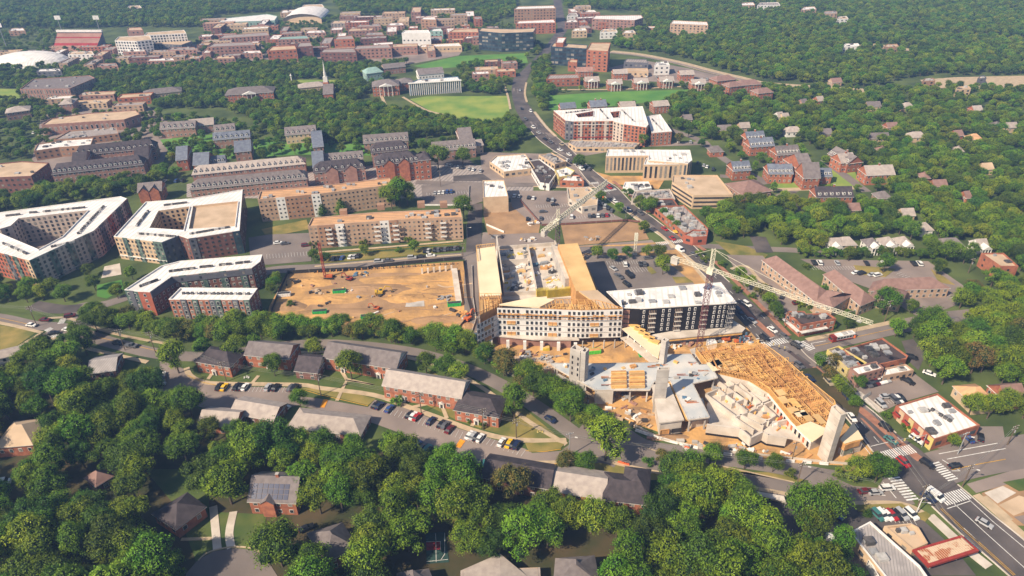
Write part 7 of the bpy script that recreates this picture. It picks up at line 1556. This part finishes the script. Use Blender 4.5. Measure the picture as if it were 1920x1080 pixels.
# all further trees: points carrying instances of the same tree shapes
me = bpy.data.meshes.new('distant_tree_canopy'); me.from_pydata([(t[0], t[1], 0) for t in rest], [], [])
for nm, vals in (('tsc', [t[2] for t in rest]), ('tzs', [t[3] for t in rest]), ('trz', [rt_.uniform(0, 6.28) for _ in rest])):
    at_ = me.attributes.new(nm, 'FLOAT', 'POINT'); at_.data.foreach_set('value', vals)
at_ = me.attributes.new('tki', 'INT', 'POINT'); at_.data.foreach_set('value', [t[4] for t in rest])
dt = bpy.data.objects.new('distant_tree_canopy', me); col.objects.link(dt); stuff(dt); tagm(dt, 'green canopy of countless trees spreading over campus, suburbs and far hills', 'trees')
ng = bpy.data.node_groups.new('canopy', 'GeometryNodeTree'); ng.interface.new_socket('Geometry', in_out='INPUT', socket_type='NodeSocketGeometry'); ng.interface.new_socket('Geometry', in_out='OUTPUT', socket_type='NodeSocketGeometry')
N = ng.nodes; gi = N.new('NodeGroupInput'); go = N.new('NodeGroupOutput'); ip = N.new('GeometryNodeInstanceOnPoints'); g2i = N.new('GeometryNodeGeometryToInstance')
srcs = []
for i, k in enumerate(KINDS):
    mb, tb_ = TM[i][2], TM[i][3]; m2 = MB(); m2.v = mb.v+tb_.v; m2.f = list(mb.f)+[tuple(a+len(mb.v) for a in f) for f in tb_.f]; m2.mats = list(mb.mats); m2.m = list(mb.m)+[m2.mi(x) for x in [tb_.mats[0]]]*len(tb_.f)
    me2 = bpy.data.meshes.new('tree_source'); me2.from_pydata([tuple(v) for v in m2.v], [], m2.f)
    for m in m2.mats: me2.materials.append(m)
    me2.polygons.foreach_set('material_index', m2.m); me2.update()
    srcs.append(bpy.data.objects.new('tree_source', me2))
for o in reversed(srcs):      # joined in reverse: the multi-input lists the last link first
    oi = N.new('GeometryNodeObjectInfo'); oi.inputs['Object'].default_value = o; gg = N.new('GeometryNodeGeometryToInstance'); ng.links.new(oi.outputs['Geometry'], gg.inputs[0])
    o['_n'] = gg.name
jn = N.new('GeometryNodeJoinGeometry')
for o in reversed(srcs): ng.links.new(N[o['_n']].outputs[0], jn.inputs[0])
def attr(nm, tp):
    a = N.new('GeometryNodeInputNamedAttribute'); a.data_type = tp; a.inputs['Name'].default_value = nm; return a.outputs['Attribute']
ng.links.new(gi.outputs[0], ip.inputs['Points']); ng.links.new(jn.outputs[0], ip.inputs['Instance']); ip.inputs['Pick Instance'].default_value = True
ng.links.new(attr('tki', 'INT'), ip.inputs['Instance Index'])
cx_ = N.new('ShaderNodeCombineXYZ'); ng.links.new(attr('trz', 'FLOAT'), cx_.inputs[2]); ng.links.new(cx_.outputs[0], ip.inputs['Rotation'])
cs = N.new('ShaderNodeCombineXYZ'); sc_ = attr('tsc', 'FLOAT'); zs = attr('tzs', 'FLOAT'); mu = N.new('ShaderNodeMath'); mu.operation = 'MULTIPLY'
ng.links.new(sc_, mu.inputs[0]); ng.links.new(zs, mu.inputs[1]); ng.links.new(sc_, cs.inputs[0]); ng.links.new(sc_, cs.inputs[1]); ng.links.new(mu.outputs[0], cs.inputs[2]); ng.links.new(cs.outputs[0], ip.inputs['Scale'])
ng.links.new(ip.outputs[0], go.inputs[0])
md = dt.modifiers.new('canopy', 'NODES'); md.node_group = ng

# ------------------------------------------------------------------ vehicles
CC = {'w': ('white', (.72, .71, .69)), 's': ('silver', (.38, .38, .39)), 'k': ('black', (.015, .015, .018)), 'g': ('grey', (.10, .10, .11)), 'r': ('red', (.36, .02, .02)), 'b': ('blue', (.03, .07, .22)), 'd': ('dark blue', (.015, .025, .07)), 'y': ('yellow', (.75, .45, .02)), 'm': ('maroon', (.12, .015, .02)), 't': ('teal', (.05, .17, .16)), 'n': ('beige', (.35, .29, .20))}
for k, (nm, c) in CC.items(): G['car_'+k] = mat('car_paint_'+nm.replace(' ', '_'), c, c, 1, .28, spec=.6)
G['lampr'] = mat('tail_lamp', (.35, .02, .02), None, 1, .3)
CM = {}
def car_meshes(ty, c):
    if (ty, c) in CM: return CM[(ty, c)]
    L, Wd, prof, cab = {'sedan': (4.7, 1.85, [(-2.35, .35), (-2.3, .85), (-1.7, .95), (-1.0, .95), (1.0, .92), (2.2, .78), (2.35, .4)], [(-1.75, .95), (-1.15, 1.42), (.35, 1.42), (1.15, .92)]),
        'suv': (4.8, 1.95, [(-2.4, .4), (-2.38, 1.05), (-1.0, 1.1), (1.1, 1.08), (2.2, .95), (2.4, .45)], [(-2.25, 1.08), (-2.0, 1.75), (.5, 1.75), (1.25, 1.07)]),
        'van': (5.4, 2.1, [(-2.7, .4), (-2.68, 1.3), (1.6, 1.3), (2.5, 1.1), (2.7, .45)], [(-2.65, 1.3), (-2.6, 2.2), (1.2, 2.2), (1.9, 1.25)]),
        'pickup': (5.6, 2.0, [(-2.8, .5), (-2.8, 1.1), (-.5, 1.1), (1.2, 1.12), (2.6, 1.0), (2.8, .5)], [(-.6, 1.1), (-.4, 1.8), (.9, 1.8), (1.5, 1.12)])}[ty]
    def ext(pts, wd, m, inset_top=0.0, z0=None):
        b = MB(); n = len(pts); zt = max(p[1] for p in pts); zb = min(p[1] for p in pts)
        V = []
        for s in (-1, 1):
            for x, z in pts: V.append((x, s*(wd/2-inset_top*((z-zb)/(zt-zb))), z))
        fs = [tuple(range(n)), tuple(reversed(range(n, 2*n)))]+[(i, i+n, (i+1) % n+n, (i+1) % n) for i in range(n)]
        b.add(V, fs, m); return b
    def mk(b, nm):
        me = bpy.data.meshes.new(nm); me.from_pydata(b.v, [], b.f)
        for m in b.mats: me.materials.append(m)
        me.polygons.foreach_set('material_index', b.m); me.update(); return me
    bo = ext(prof, Wd, 'car_'+c, .1)
    gl = ext(cab, Wd-.14, 'glass', .2)
    x0, x1 = cab[1][0], cab[2][0]; zt = cab[1][1]; rf = MB(); rf.obox(((x0+x1)/2, 0), (1, 0), (x1-x0)/2+.08, Wd/2-.26, zt-.04, zt+.05, 'car_'+c)
    if ty == 'van': rf.obox((-.9, 0), (1, 0), 1.72, Wd/2-.08, 1.2, zt, 'car_'+c)
    wh = MB()
    vs_ = [(.33*math.cos(k*math.pi/4), y, .33*math.sin(k*math.pi/4)) for y in (-.12, .12) for k in range(8)]
    wh.add(vs_, [(k, (k+1) % 8, 8+(k+1) % 8, 8+k) for k in range(8)]+[tuple(range(8)), tuple(reversed(range(8, 16)))], 'tyre')
    tl = MB(); 
    for s in (-1, 1): tl.obox((-L/2+.02, s*(Wd/2-.3)), (1, 0), .06, .18, .62, .8, 'lampr')
    CM[(ty, c)] = (mk(bo, 'body'), mk(gl, 'cabin_glass'), mk(rf, 'roof_panel'), mk(wh, 'wheel'), mk(tl, 'tail_light'), L, Wd); return CM[(ty, c)]
FAR = {}
def car(px, py, ang, c='w', ty='sedan', label='', group=None, z=.33, detail=None, sc=1.1):
    p = P(px, py, z); ms = car_meshes(ty, c); near = py > 560 if detail is None else detail
    nm = {'sedan': 'car', 'suv': 'car', 'van': 'van', 'pickup': 'pickup_truck'}[ty]
    t = thing(nm, label, {'sedan': 'car', 'suv': 'car', 'van': 'van', 'pickup': 'pickup truck'}[ty], p, group); t.rotation_euler = (0, 0, R(ang)); t.scale = (sc, sc, sc)
    parts = [(ms[0], 'body', (0, 0, 0)), (ms[1], 'cabin_glass', (0, 0, 0)), (ms[2], 'roof_panel', (0, 0, 0))]
    if near:
        parts.append((ms[4], 'tail_light', (0, 0, 0)))
        for x in (-1, 1):
            for y in (-1, 1): parts.append((ms[3], 'wheel', (x*ms[5]*.31, y*(ms[6]/2-.1), .33)))
    for me, n_, l in parts:
        c_ = bpy.data.objects.new(n_, me); col.objects.link(c_); c_.parent = t; c_.location = l
    return t
TY = {'sedan': 'sedan', 'suv': 'SUV', 'van': 'van', 'pickup': 'pickup truck'}
rc = random.Random(77)
USED = set(); CARS_ = []
def row(phrase, a, c, s, ang, ty=None):
    A, C = P(*a, .33), P(*c, .33); n = len(s); k2 = 0
    for k, ch in enumerate(s):
        if ch in '-': continue
        q = A.lerp(C, (k+.5)/n); px, py = to_px(q); t = ty or rc.choice(['sedan', 'sedan', 'suv', 'suv', 'sedan'])
        o = ORD[k2] if k2 < len(ORD) else ORD[-1]
        car(px, py, ang+rc.uniform(-2, 2), ch, t, '%s %s, %s from the left %s' % (CC[ch][0], TY[t], o, phrase), 'cars '+phrase); k2 += 1
row('along the crescent kerb, upper left stretch', (442, 727), (556, 729), 'kkw-----s-k---gk', 80)
row('in the angled row facing the long crescent path', (702, 760), (838, 800), 'kd--b-----kwr---d--kg', 62, 'sedan')
row('in the angled row by the short apartment house', (840, 806), (903, 824), 'm-----wskw', 62)
row('in the angled row near the street fork', (930, 829), (972, 837), '-w-ykd', 66)
row('in the bay below the crescent path', (768, 832), (806, 846), 'wbgt', 62)
row('half hidden under trees below the crescent', (893, 872), (985, 882), 'g-tttg-w-w--ss', 82)
row('outside the grey hip-roofed apartment house', (518, 768), (545, 771), '-kw-', 62)
row('beside the timber shelter of the crescent lot', (408, 727), (425, 728), 'ky', 85)
row('along the left edge of the crescent lot', (300, 700), (300, 725), 'wgkgs', 10)
row('in front of the tan slab, right group', (794, 472), (862, 466), 'ks-kgkgkkgk', 85)
row('in front of the tan slab, left group', (622, 487), (676, 481), 'gkb-wsk', 85)
row('parked along the street beside the pit', (706, 492), (812, 480), 's-g----s-k-w', 5)
row('in the fenced lot behind the tan slabs', (812, 363), (850, 360), 'swwbb', 88)
row('beside the white-roofed brick block', (1622, 722), (1690, 703), 'gkmwws----', -75)
row('in the small lot facing the red and yellow shop', (1648, 760), (1692, 747), 's---gwk', -78)
row('in the striped car park behind the white roof', (1140, 498), (1240, 496), '----w---kg--g-', 88)
row('in the office car park behind the brick corner building', (1385, 505), (1470, 560), 'w------k--k', 60)
row('in the lot by the fan-shaped building', (960, 368), (1050, 378), 'ws-kw--ks-', 80)
row('in the upper lot, front row', (985, 412), (1150, 404), 'k--g---k--w---gkwgr-', 85)
row('along the edge of the shopping block lot', (1120, 378), (1150, 398), 'wgskg', 70)
row('in the left parking lot by the tan slabs', (515, 456), (580, 462), 'wg--m', 15)
row('in the dark lot behind the bare lot', (835, 310), (905, 322), 'ws-wk-sw-s', 80)
row('in the right parking lot, near row', (1600, 512), (1650, 518), 'wk-sw', 20)
row('in the right parking lot, upper row', (1520, 494), (1740, 496), 'kw--s----k--w----kw-', 85)
row('in the lot beside the gas canopy', (1640, 968), (1712, 966), 'twwrks-w', -70)
row('in front of the small brick block', (236, 598), (300, 603), 'w-nw-nk-', 10)
row('in the lane of cottages behind the hedge', (1640, 472), (1790, 474), 'k---w---g-', 5)
row('outside the dormitories', (255, 342), (350, 340), 'wk-sw-bk', 85)
row('along the lot of the jumbled shops', (1060, 300), (1110, 320), 'wkswkg', 60)
row('beside the red and white block', (1210, 262), (1300, 268), 'wk-g-w-s', 80)
row('at the lot right of the office block', (1305, 305), (1340, 320), 'k-sw-k', 70)
row('in the lot by the slate halls', (1445, 315), (1500, 320), 'w-k--s', 85)
row('beside the rail yard', (1180, 142), (1330, 150), 'wskw-sgwk-wsk-ws', 80)
row('below the stadium', (100, 106), (240, 104), 'wskw-sgwk-w', 80)
row('at the far lots of the upper campus', (430, 103), (640, 100), 'wskw-sgwk-wsk-ws', 80)
row('on the far sandy court', (60, 250), (110, 250), 'w-ks', 80)
for (x, y, a, c, t, lab) in [(1845, 983, -52, 's', 'sedan', 'silver sedan driving down the main road at the lower right'), (1753, 932, -62, 'w', 'van', 'white van stopped at the crosswalk behind the corner signal pole'), (1740, 935, -62, 'd', 'suv', 'dark blue car beside the white van at the crosswalk'), (1663, 917, 5, 'w', 'suv', 'white car waiting at the left mouth of the intersection'), (1622, 923, 5, 'm', 'sedan', 'maroon car behind the waiting white car'), (1640, 925, 5, 's', 'sedan', 'silver car between the maroon and the white car'), (1738, 872, -60, 'k', 'suv', 'black car in the middle of the intersection'), (1670, 827, -60, 't', 'sedan', 'teal sedan on the main road above the crosswalk'), (1660, 803, -60, 'k', 'suv', 'dark car on the main road above the teal sedan'), (1718, 826, -62, 'w', 'suv', 'white car parked beside the red and yellow shop front'), (1790, 875, 10, 'k', 'sedan', 'dark car waiting on the right side street'), (1815, 824, 100, 'b', 'sedan', 'blue car in the lot above the right side street'), (1838, 822, 60, 'k', 'sedan', 'dark car in the lot above the right side street'), (1565, 928, -5, 'w', 'sedan', 'white sedan coming along the lower street'), (1567, 968, -45, 'b', 'sedan', 'blue and white car under the tree by the lower lot'), (1559, 1022, -85, 'w', 'van', 'white van parked left of the long white-roofed shop'), (1032, 788, -45, 'd', 'sedan', 'dark blue car on the upper street above the traffic island'), (127, 620, -18, 'w', 'sedan', 'white car crossing the left crossroads'), (170, 634, -12, 'g', 'suv', 'grey car on the upper street, first after the crossroads'), (222, 645, -12, 'k', 'sedan', 'dark car on the upper street beside the pole'), (247, 650, -12, 'g', 'pickup', 'grey pickup just ahead of the dark car'), (60, 611, -12, 'w', 'sedan', 'white car on the street left of the crossroads'), (85, 601, -5, 'm', 'sedan', 'dark red car left of the crossroads'), (132, 594, 25, 'm', 'suv', 'maroon car at the top of the crossroads'), (102, 626, 20, 'k', 'sedan', 'black car at the lower crosswalk of the crossroads'), (36, 666, 60, 'w', 'van', 'white van beside the shed at the left edge'), (14, 663, 30, 'g', 'sedan', 'dark car by the shed at the left edge'), (5, 908, 20, 'w', 'van', 'white van at the left edge below the pale roof'), (1470, 632, -60, 'g', 'sedan', 'grey car stopped at the crosswalk of the upper crossroads'), (1492, 650, -60, 'k', 'suv', 'dark car crossing the upper crossroads'), (1497, 612+35, -60, 's', 'sedan', 'silver car turning at the upper crossroads'), (1400, 572, -62, 'w', 'suv', 'white car on the main road beside the white roof'), (1448, 620, -62, 'w', 'sedan', 'white sedan beside the tip of the median'), (1410, 603, -62, 's', 'sedan', 'silver car on the shaded lanes of the main road'), (1275, 470, -62, 'w', 'van', 'white van at the upper crosswalk of the main road'), (1300, 478, -60, 'g', 'sedan', 'grey car below the upper crosswalk'), (1090, 318, -62, 'w', 'van', 'white van on the main road beside the round tree'), (1000, 240, -65, 'w', 'suv', 'white car on the bend of the main road'), (985, 225, -70, 'g', 'suv', 'grey car on the bend of the main road'), (978, 205, -85, 'k', 'sedan', 'dark car at the top of the main road bend'), (1010, 250, -60, 's', 'sedan', 'silver car below the bend of the main road'), (1022, 262, -60, 'k', 'sedan', 'dark car below the silver car on the main road'), (1050, 282, -55, 'w', 'sedan', 'white car on the main road near the shops'), (975, 170, 90, 's', 'sedan', 'silver car far up the main road'), (1215, 545-60, 5, 'g', 'sedan', 'grey car behind the roadside lot trees'), (1708, 672, -20, 'k', 'suv', 'dark car in the shade right of the black-roofed shop'), (1742, 702, -40, 'w', 'sedan', 'white car under the trees right of the small lot'), (1745, 648, 0, 'm', 'sedan', 'maroon car on the back lane under the trees'), (575, 992, 30, 'k', 'sedan', 'black car beside the cross-hipped grey house'), (1700, 716, -55, 'k', 'pickup', 'dark pickup in the open middle of the small lot'), (1660, 745, 5, 's', 'sedan', 'silver car crossing the small lot'), (1330, 700-36, 5, 'w', 'pickup', 'white pickup among the wrapped pallets'), (1180, 548-30, -70, 'k', 'van', 'black van among dark vehicles in the striped car park'), (1160, 520, -60, 'g', 'pickup', 'grey pickup in the striped car park'), (1175, 535, -65, 'k', 'suv', 'black car at the bottom of the striped car park'), (1150, 505, -60, 's', 'sedan', 'silver car left in the striped car park'), (1040, 385, 10, 'k', 'sedan', 'dark car in the middle of the upper lot'), (1018, 398, 10, 'g', 'sedan', 'grey car in the middle of the upper lot'), (1450, 590-20, 10, 'g', 'sedan', 'grey car in the offices drive'), (1495, 570, 5, 'm', 'suv', 'dark red car beside the brick corner building')]:
    CARS_.append(car(x, y, a, c, t, lab))
rd_ = random.Random(12); kk2 = 0
for i in range(8, len(EL)-2):
    for f in (.22, .4, .62, .8):
        if rd_.random() > .42: continue
        j = min(len(ER)-1, int(i*len(ER)/len(EL))); q = P(*EL[i], .33).lerp(P(*ER[j], .33), f); px, py = to_px(q)
        if not inside((px, py), EL+list(reversed(ER))) or any((Vector((q.x, q.y, 0))-Vector((o.location.x, o.location.y, 0))).length < 7 for o in CARS_): continue
        d = (P(*EL[i+1])-P(*EL[i])).xy; ch = rd_.choice('wskggdrwn'); ty = rd_.choice(['sedan', 'suv']); s_ = min(LM, key=lambda l: (l[0]-q).length)[1]; kk2 += 1
        lab = '%s %s in the %s lane near %s' % (CC[ch][0], TY[ty], {.22: 'outer left', .4: 'inner left', .62: 'inner right', .8: 'outer right'}[f], s_)
        if lab in USED: continue
        USED.add(lab); CARS_.append(car(px, py, math.degrees(math.atan2(d.y, d.x)), ch, ty, lab))
# bus
t = thing('bus', 'white bus with bright red front waiting at the upper crossroads', 'bus', P(1577, 636, .33)); u = (P(1600, 632)-P(1555, 641)).xy.normalized(); C = P(1577, 636, .33).xy
b = MB(); b.obox(C+u*1.2, u, 4.9, 1.35, .7, 3.3, 'white', True); b.build('body', t); b = MB(); b.obox(C-u*4.8, u, 1.15, 1.36, .7, 3.2, 'redtrim', True); b.obox(C+u*1.2, u, 4.92, 1.37, .75, 1.35, 'redtrim'); b.build('front_end', t)
b = MB()
for k in range(6): 
    for s in (-1, 1): b.obox(C+u*(-2.8+1.6*k)+Vector((-u.y, u.x))*s*1.37, u, .65, .03, 1.7, 2.7, 'glass')
b.obox(C-u*5.95, u, .04, 1.1, 1.5, 2.7, 'glass'); stuff(b.build('window', t))
b = MB(); b.obox(C+u*1, u, 1.2, .9, 3.3, 3.7, 'unitl'); b.obox(C+u*4, u, .8, .8, 3.3, 3.6, 'unitl'); b.build('roof_unit', t)
for k in (-3.6, 3.6):
    for s in (-1, 1): b = MB(); q = C+u*k+Vector((-u.y, u.x))*s*1.15; b.obox(q, u, .5, .18, .33, 1.2, 'tyre'); b.build('wheel', t)
# ------------------------------------------------------------------ poles, wires, lamps, signals
POLES = []
def pole(label, p, h, arms=2, lamp=False, lean=0, group='utility poles', m='polew'):
    c = P(*p); t = thing('utility_pole', label, 'pole', c, group); b = MB(); top = Vector((c.x+lean, c.y, h)); b.cyl(c.xy, .22, .15, 0, h, m, 6); b.build('pole_shaft', t)
    for k in range(arms):
        b = MB(); b.obox(c.xy, (.9, .3), 1.5, .1, h-.8-k*1.3, h-.6-k*1.3, m, True)
        for s in (-1.3, -.5, .5, 1.3): b.obox(c.xy+Vector((.95*s, .31*s)), (1, 0), .07, .07, h-.6-k*1.3, h-.35-k*1.3, 'frame')
        b.build('crossarm', t)
    if lamp:
        b = MB(); b.bar((c.x, c.y, h-2.4), (c.x+2.0, c.y-.6, h-1.8), .07, 'metal'); b.obox((c.x+2.3, c.y-.7), (1, -.3), .5, .2, h-1.95, h-1.75, 'frame', True); b.build('lamp_arm', t)
    if arms and not lamp:
        b = MB(); b.cyl(c.xy+Vector((.42, 0)), .28, .28, h-3.6, h-2.5, 'metal', 7); b.build('transformer', t)
    POLES.append((c, h)); return c, h
LP = [pole('utility pole beside the left crossroads street', (160, 640), 12), pole('utility pole left of the crescent lot entrance', (235, 657), 12), pole('utility pole at the mouth of the crescent lot', (292, 662), 12), pole('utility pole standing in the crescent lot grass by the first brick house', (425, 716), 11), pole('double utility pole on the dry island of the crescent', (602, 742), 11.5), pole('utility pole in the lawn of the pale-roofed apartment house', (790, 775), 11), pole('utility pole in front of the short apartment house', (906, 806), 11), pole('utility pole by the dry lawn right of the short house', (968, 822), 10)]
RP = [pole('tall street lamp pole at the street fork', (1067, 856), 12, 1, True, m='metal'), pole('utility pole on the planted lower street median', (1493, 912), 12, 2, True)]
BP = [pole('dark signal pole at the right corner of the intersection', (1803, 914), 11, 2, True), pole('white signal pole at the lower corner of the intersection', (1717, 964), 8, 1, True, m='frame'), pole('dark pole just behind the white signal pole', (1721, 948), 10, 1)]
CP = [pole('pole by the right side street lot', (1795, 852), 11, 1, True, m='metal'), pole('pole beside the brick corner building', (1470, 615), 9, 1, True), pole('pole in the verge right of the brick corner building', (1587, 612), 9, 1), pole('pole by the brown-roofed hall and round tree', (1658, 603), 12, 2), pole('pole beside the building site street, upper left', (868, 482), 9, 1), pole('pole by the end of the tan slab', (876, 446), 9, 0, True, m='metal'), pole('pole at the corner of the fan-shaped building', (1021, 357), 11, 1), pole('pole behind the fenced lot', (826, 350), 12, 1), pole('pole on the main road beside the long lot', (1173, 412), 9, 0, True, m='metal'), pole('pole near the lane in the lower right wood', (1888, 835), 10, 2), pole('pole in the right cottages hedge', (1815, 512), 9, 1), pole('pole by the road beside the timber building', (1545, 708), 11, 2), pole('pole beside the plaza of the left crossroads', (70, 612), 12, 2), pole('short pole at the site fence below the foundation wall', (1485, 862), 9, 1), pole('pole at the curve by the deck fence', (1100, 770), 8, 1), pole('pole beyond the planted traffic island', (1590, 880), 9, 1)]
def wires(label, ends, n=3, sp=.8, sag=.9, r=.035):
    mid = ends[len(ends)//2][0]; t = thing('overhead_wires', label, 'wires', (mid.x, mid.y, 0)); 
    for k in range(n):
        b = MB()
        for (a, ha), (c, hc) in zip(ends[:-1], ends[1:]):
            o = Vector(((k-(n-1)/2)*sp*.95, (k-(n-1)/2)*sp*.3, 0)); p0 = None
            for i in range(9):
                f = i/8; q = a.lerp(c, f)+o; q = Vector((q.x, q.y, ha*(1-f)+hc*f-.35-(k % 2)*1.2-sag*4*f*(1-f)))
                if p0 is not None: b.bar(p0, q, r, 'wire', 3)
                p0 = q
        b.build('wire', t)
wires('overhead wires following the left street into the crescent', [(P(-40, 600), 12), CP[12], LP[0], LP[1], LP[2], LP[3]], 4)
wires('overhead wires along the crescent lawn', [LP[3], LP[4], LP[5], LP[6], LP[7], RP[0]], 3)
wires('overhead wires above the lower street median', [RP[0], (P(1240, 875), 11), RP[1], (P(1620, 935), 10), BP[1]], 2)
wires('overhead wires crossing the intersection to the right corner', [BP[1], BP[0], CP[9]], 3)
wires('overhead wires along the main road beside the timber building', [(P(1440, 650), 10), CP[11], (P(1625, 800), 11), BP[2], (P(1800, 1060), 11)], 4)
wires('overhead wires along the side street by the brown roofs', [CP[1], CP[2], CP[3], (P(1760, 580), 11)], 2)
for i, (x, y, lab) in enumerate([(1670, 828, 'signal gantry over the crosswalk at the red and yellow shop'), (1478, 652, 'signal gantry over the upper crossroads')]):
    c = P(x+58, y+10) if i == 0 else P(x-46, y+8); e = P(x, y, 6); t = thing('traffic_signal', lab, 'traffic light', c); b = MB(); b.cyl(c.xy, .18, .14, 0, 6.3, 'metal', 6); b.build('pole_shaft', t); b = MB(); b.bar((c.x, c.y, 6), (e.x, e.y, 6.2), .1, 'metal'); b.build('mast_arm', t)
    for f in (.35, .6, .85): b = MB(); q = c.lerp(e, f); b.obox(q.xy, (1, 0), .2, .2, 5.1, 6.2, 'yellowc', True); b.build('signal_head', t)
# red ball court, hoops
patch('ball_court', 'courtg', [(798, 1000), (835, 998), (842, 1055), (800, 1058)], 5); patch('ball_court_key', 'court', [(799, 1018), (825, 1016), (826, 1031), (800, 1033)], 6)
lines('court_marking', 'paint', [[(817, 1001), (818, 1055)], [(834, 1000), (834, 1040), (826, 1052)], [(800, 1054), (840, 1050)], [(799, 1017), (826, 1016), (826, 1032)]], .15)
for f in [[(780, 985), (850, 985), (850, 1065), (790, 1070)]]: pass
nets = [((1158, 868), (1180, 874), 'orange safety net lying on the dry verge at the street fork'), ((1283, 840), (1292, 843), 'orange barrel-coloured barrier by the site lane')]
for a, c, lab in nets:
    A, C = P(*a), P(*c); t = thing('safety_net', lab, 'net', A.lerp(C, .5)); b = MB()
    for k in range(6): q0, q1 = A.lerp(C, k/6), A.lerp(C, (k+1)/6); b.obox(((q0+q1)/2).xy, (q1-q0).xy, (q1-q0).length/2, .05, .2, 1.2+.2*(k % 2), 'orangef')
    b.build('net_mesh', t); b = MB()
    for k in range(0, 7, 2): q = A.lerp(C, k/6); b.bar((q.x, q.y, 0), (q.x, q.y, 1.5), .05, 'metal')
    b.build('stake', t)
for x, y, m, lab in [(463, 710, 'frame', 'small white garden heap on the lawn of the second brick house'), (762, 754, 'frame', 'white plastic chairs on the lawn before the pale-roofed house'), (1013, 812, 'yellowc', 'yellow marker post in the dry lawn near the street fork')]:
    t = thing('garden_object', lab, 'garden furniture', P(x, y)); c = P(x, y).xy
    for k in range(3): b = MB(); q = c+Vector((k*.9-1, (k % 2)*.5)); b.obox(q, (1, .3), .3, .3, .4, .5, m); b.obox(q+Vector((0, .3)), (1, .3), .3, .05, .5, 1.1, m); b.bar((q.x, q.y, 0), (q.x, q.y, .4), .08, m); b.build('seat', t)
# bus shelter, wall, retaining walls at the lower street
t = thing('bus_shelter', 'long pale shelter roof between the lower street and the striped lot', 'shelter', P(1450, 932)); w = W([(1395, 917), (1470, 930), (1473, 940), (1398, 924)], 3); b = MB(); b.prism(w, 2.7, 3.0, 'concp'); b.cap([w], 2.7, 'concp', True); b.build('shelter_roof', t); b = MB()
for p in w: b.bar((*(Vector(p)*.999), 0), (*(Vector(p)*.999), 2.7), .1, 'metal')
b.build('post', t)
t = thing('boundary_wall', 'low white wall with a black gate beside the striped lot', 'wall', P(1450, 940)); b = MB(); bxp(b, (1428, 933), (1474, 944), .5, .1, 1.8, 'concp'); b.build('wall_body', t); b = MB(); bxp(b, (1440, 936), (1446, 937), .6, .1, 1.5, 'black'); b.build('gate', t)
t = thing('bicycle_rack', 'dark rack of bicycles beside the small lot tree', 'bicycle rack', P(1622, 745)); 
for k in range(7): b = MB(); c = P(1618+2.2*k, 748-1.5*k).xy; b.obox(c, (.3, 1), .8, .06, .35, 1.0, 'metal'); b.build('hoop', t)
t = thing('umbrella', 'orange parasol outside the brick shop strip', 'parasol', P(1267, 440)); c = P(1267, 440).xy; b = MB(); b.bar((*c, .2), (*c, 2.6), .06, 'metal'); b.build('pole_shaft', t); b = MB(); b.cyl(c, 2.2, .05, 2.2, 3.1, 'yellowm', 8); b.build('canopy', t)
# ------------------------------------------------------------------ the air
hb = MB(); hb.add([(-3300, -600, -1), (3300, -600, -1), (3300, 4300, -1), (-3300, 4300, -1), (-3300, -600, 192), (3300, -600, 192), (3300, 4300, 192), (-3300, 4300, 192)], [(3, 2, 1, 0), (4, 5, 6, 7), (0, 1, 5, 4), (1, 2, 6, 5), (2, 3, 7, 6), (3, 0, 4, 7)], 'frame')
hz = bpy.data.materials.new('haze'); hz.use_nodes = True; ht = hz.node_tree; ht.nodes.clear(); pv = ht.nodes.new('ShaderNodeVolumePrincipled'); pv.inputs['Color'].default_value = (.30, .52, 1.0, 1); pv.inputs['Density'].default_value = .00021; pv.inputs['Anisotropy'].default_value = 0.0
ho = ht.nodes.new('ShaderNodeOutputMaterial'); ht.links.new(pv.outputs[0], ho.inputs['Volume'])
ob = hb.build('haze'); ob.data.materials.clear(); ob.data.materials.append(hz); stuff(ob); tagm(ob, 'thin blue haze in the air over the distant woods', 'haze')

for o in bpy.data.objects:
    for k in ('_o', '_n'):
        if k in o: del o[k]
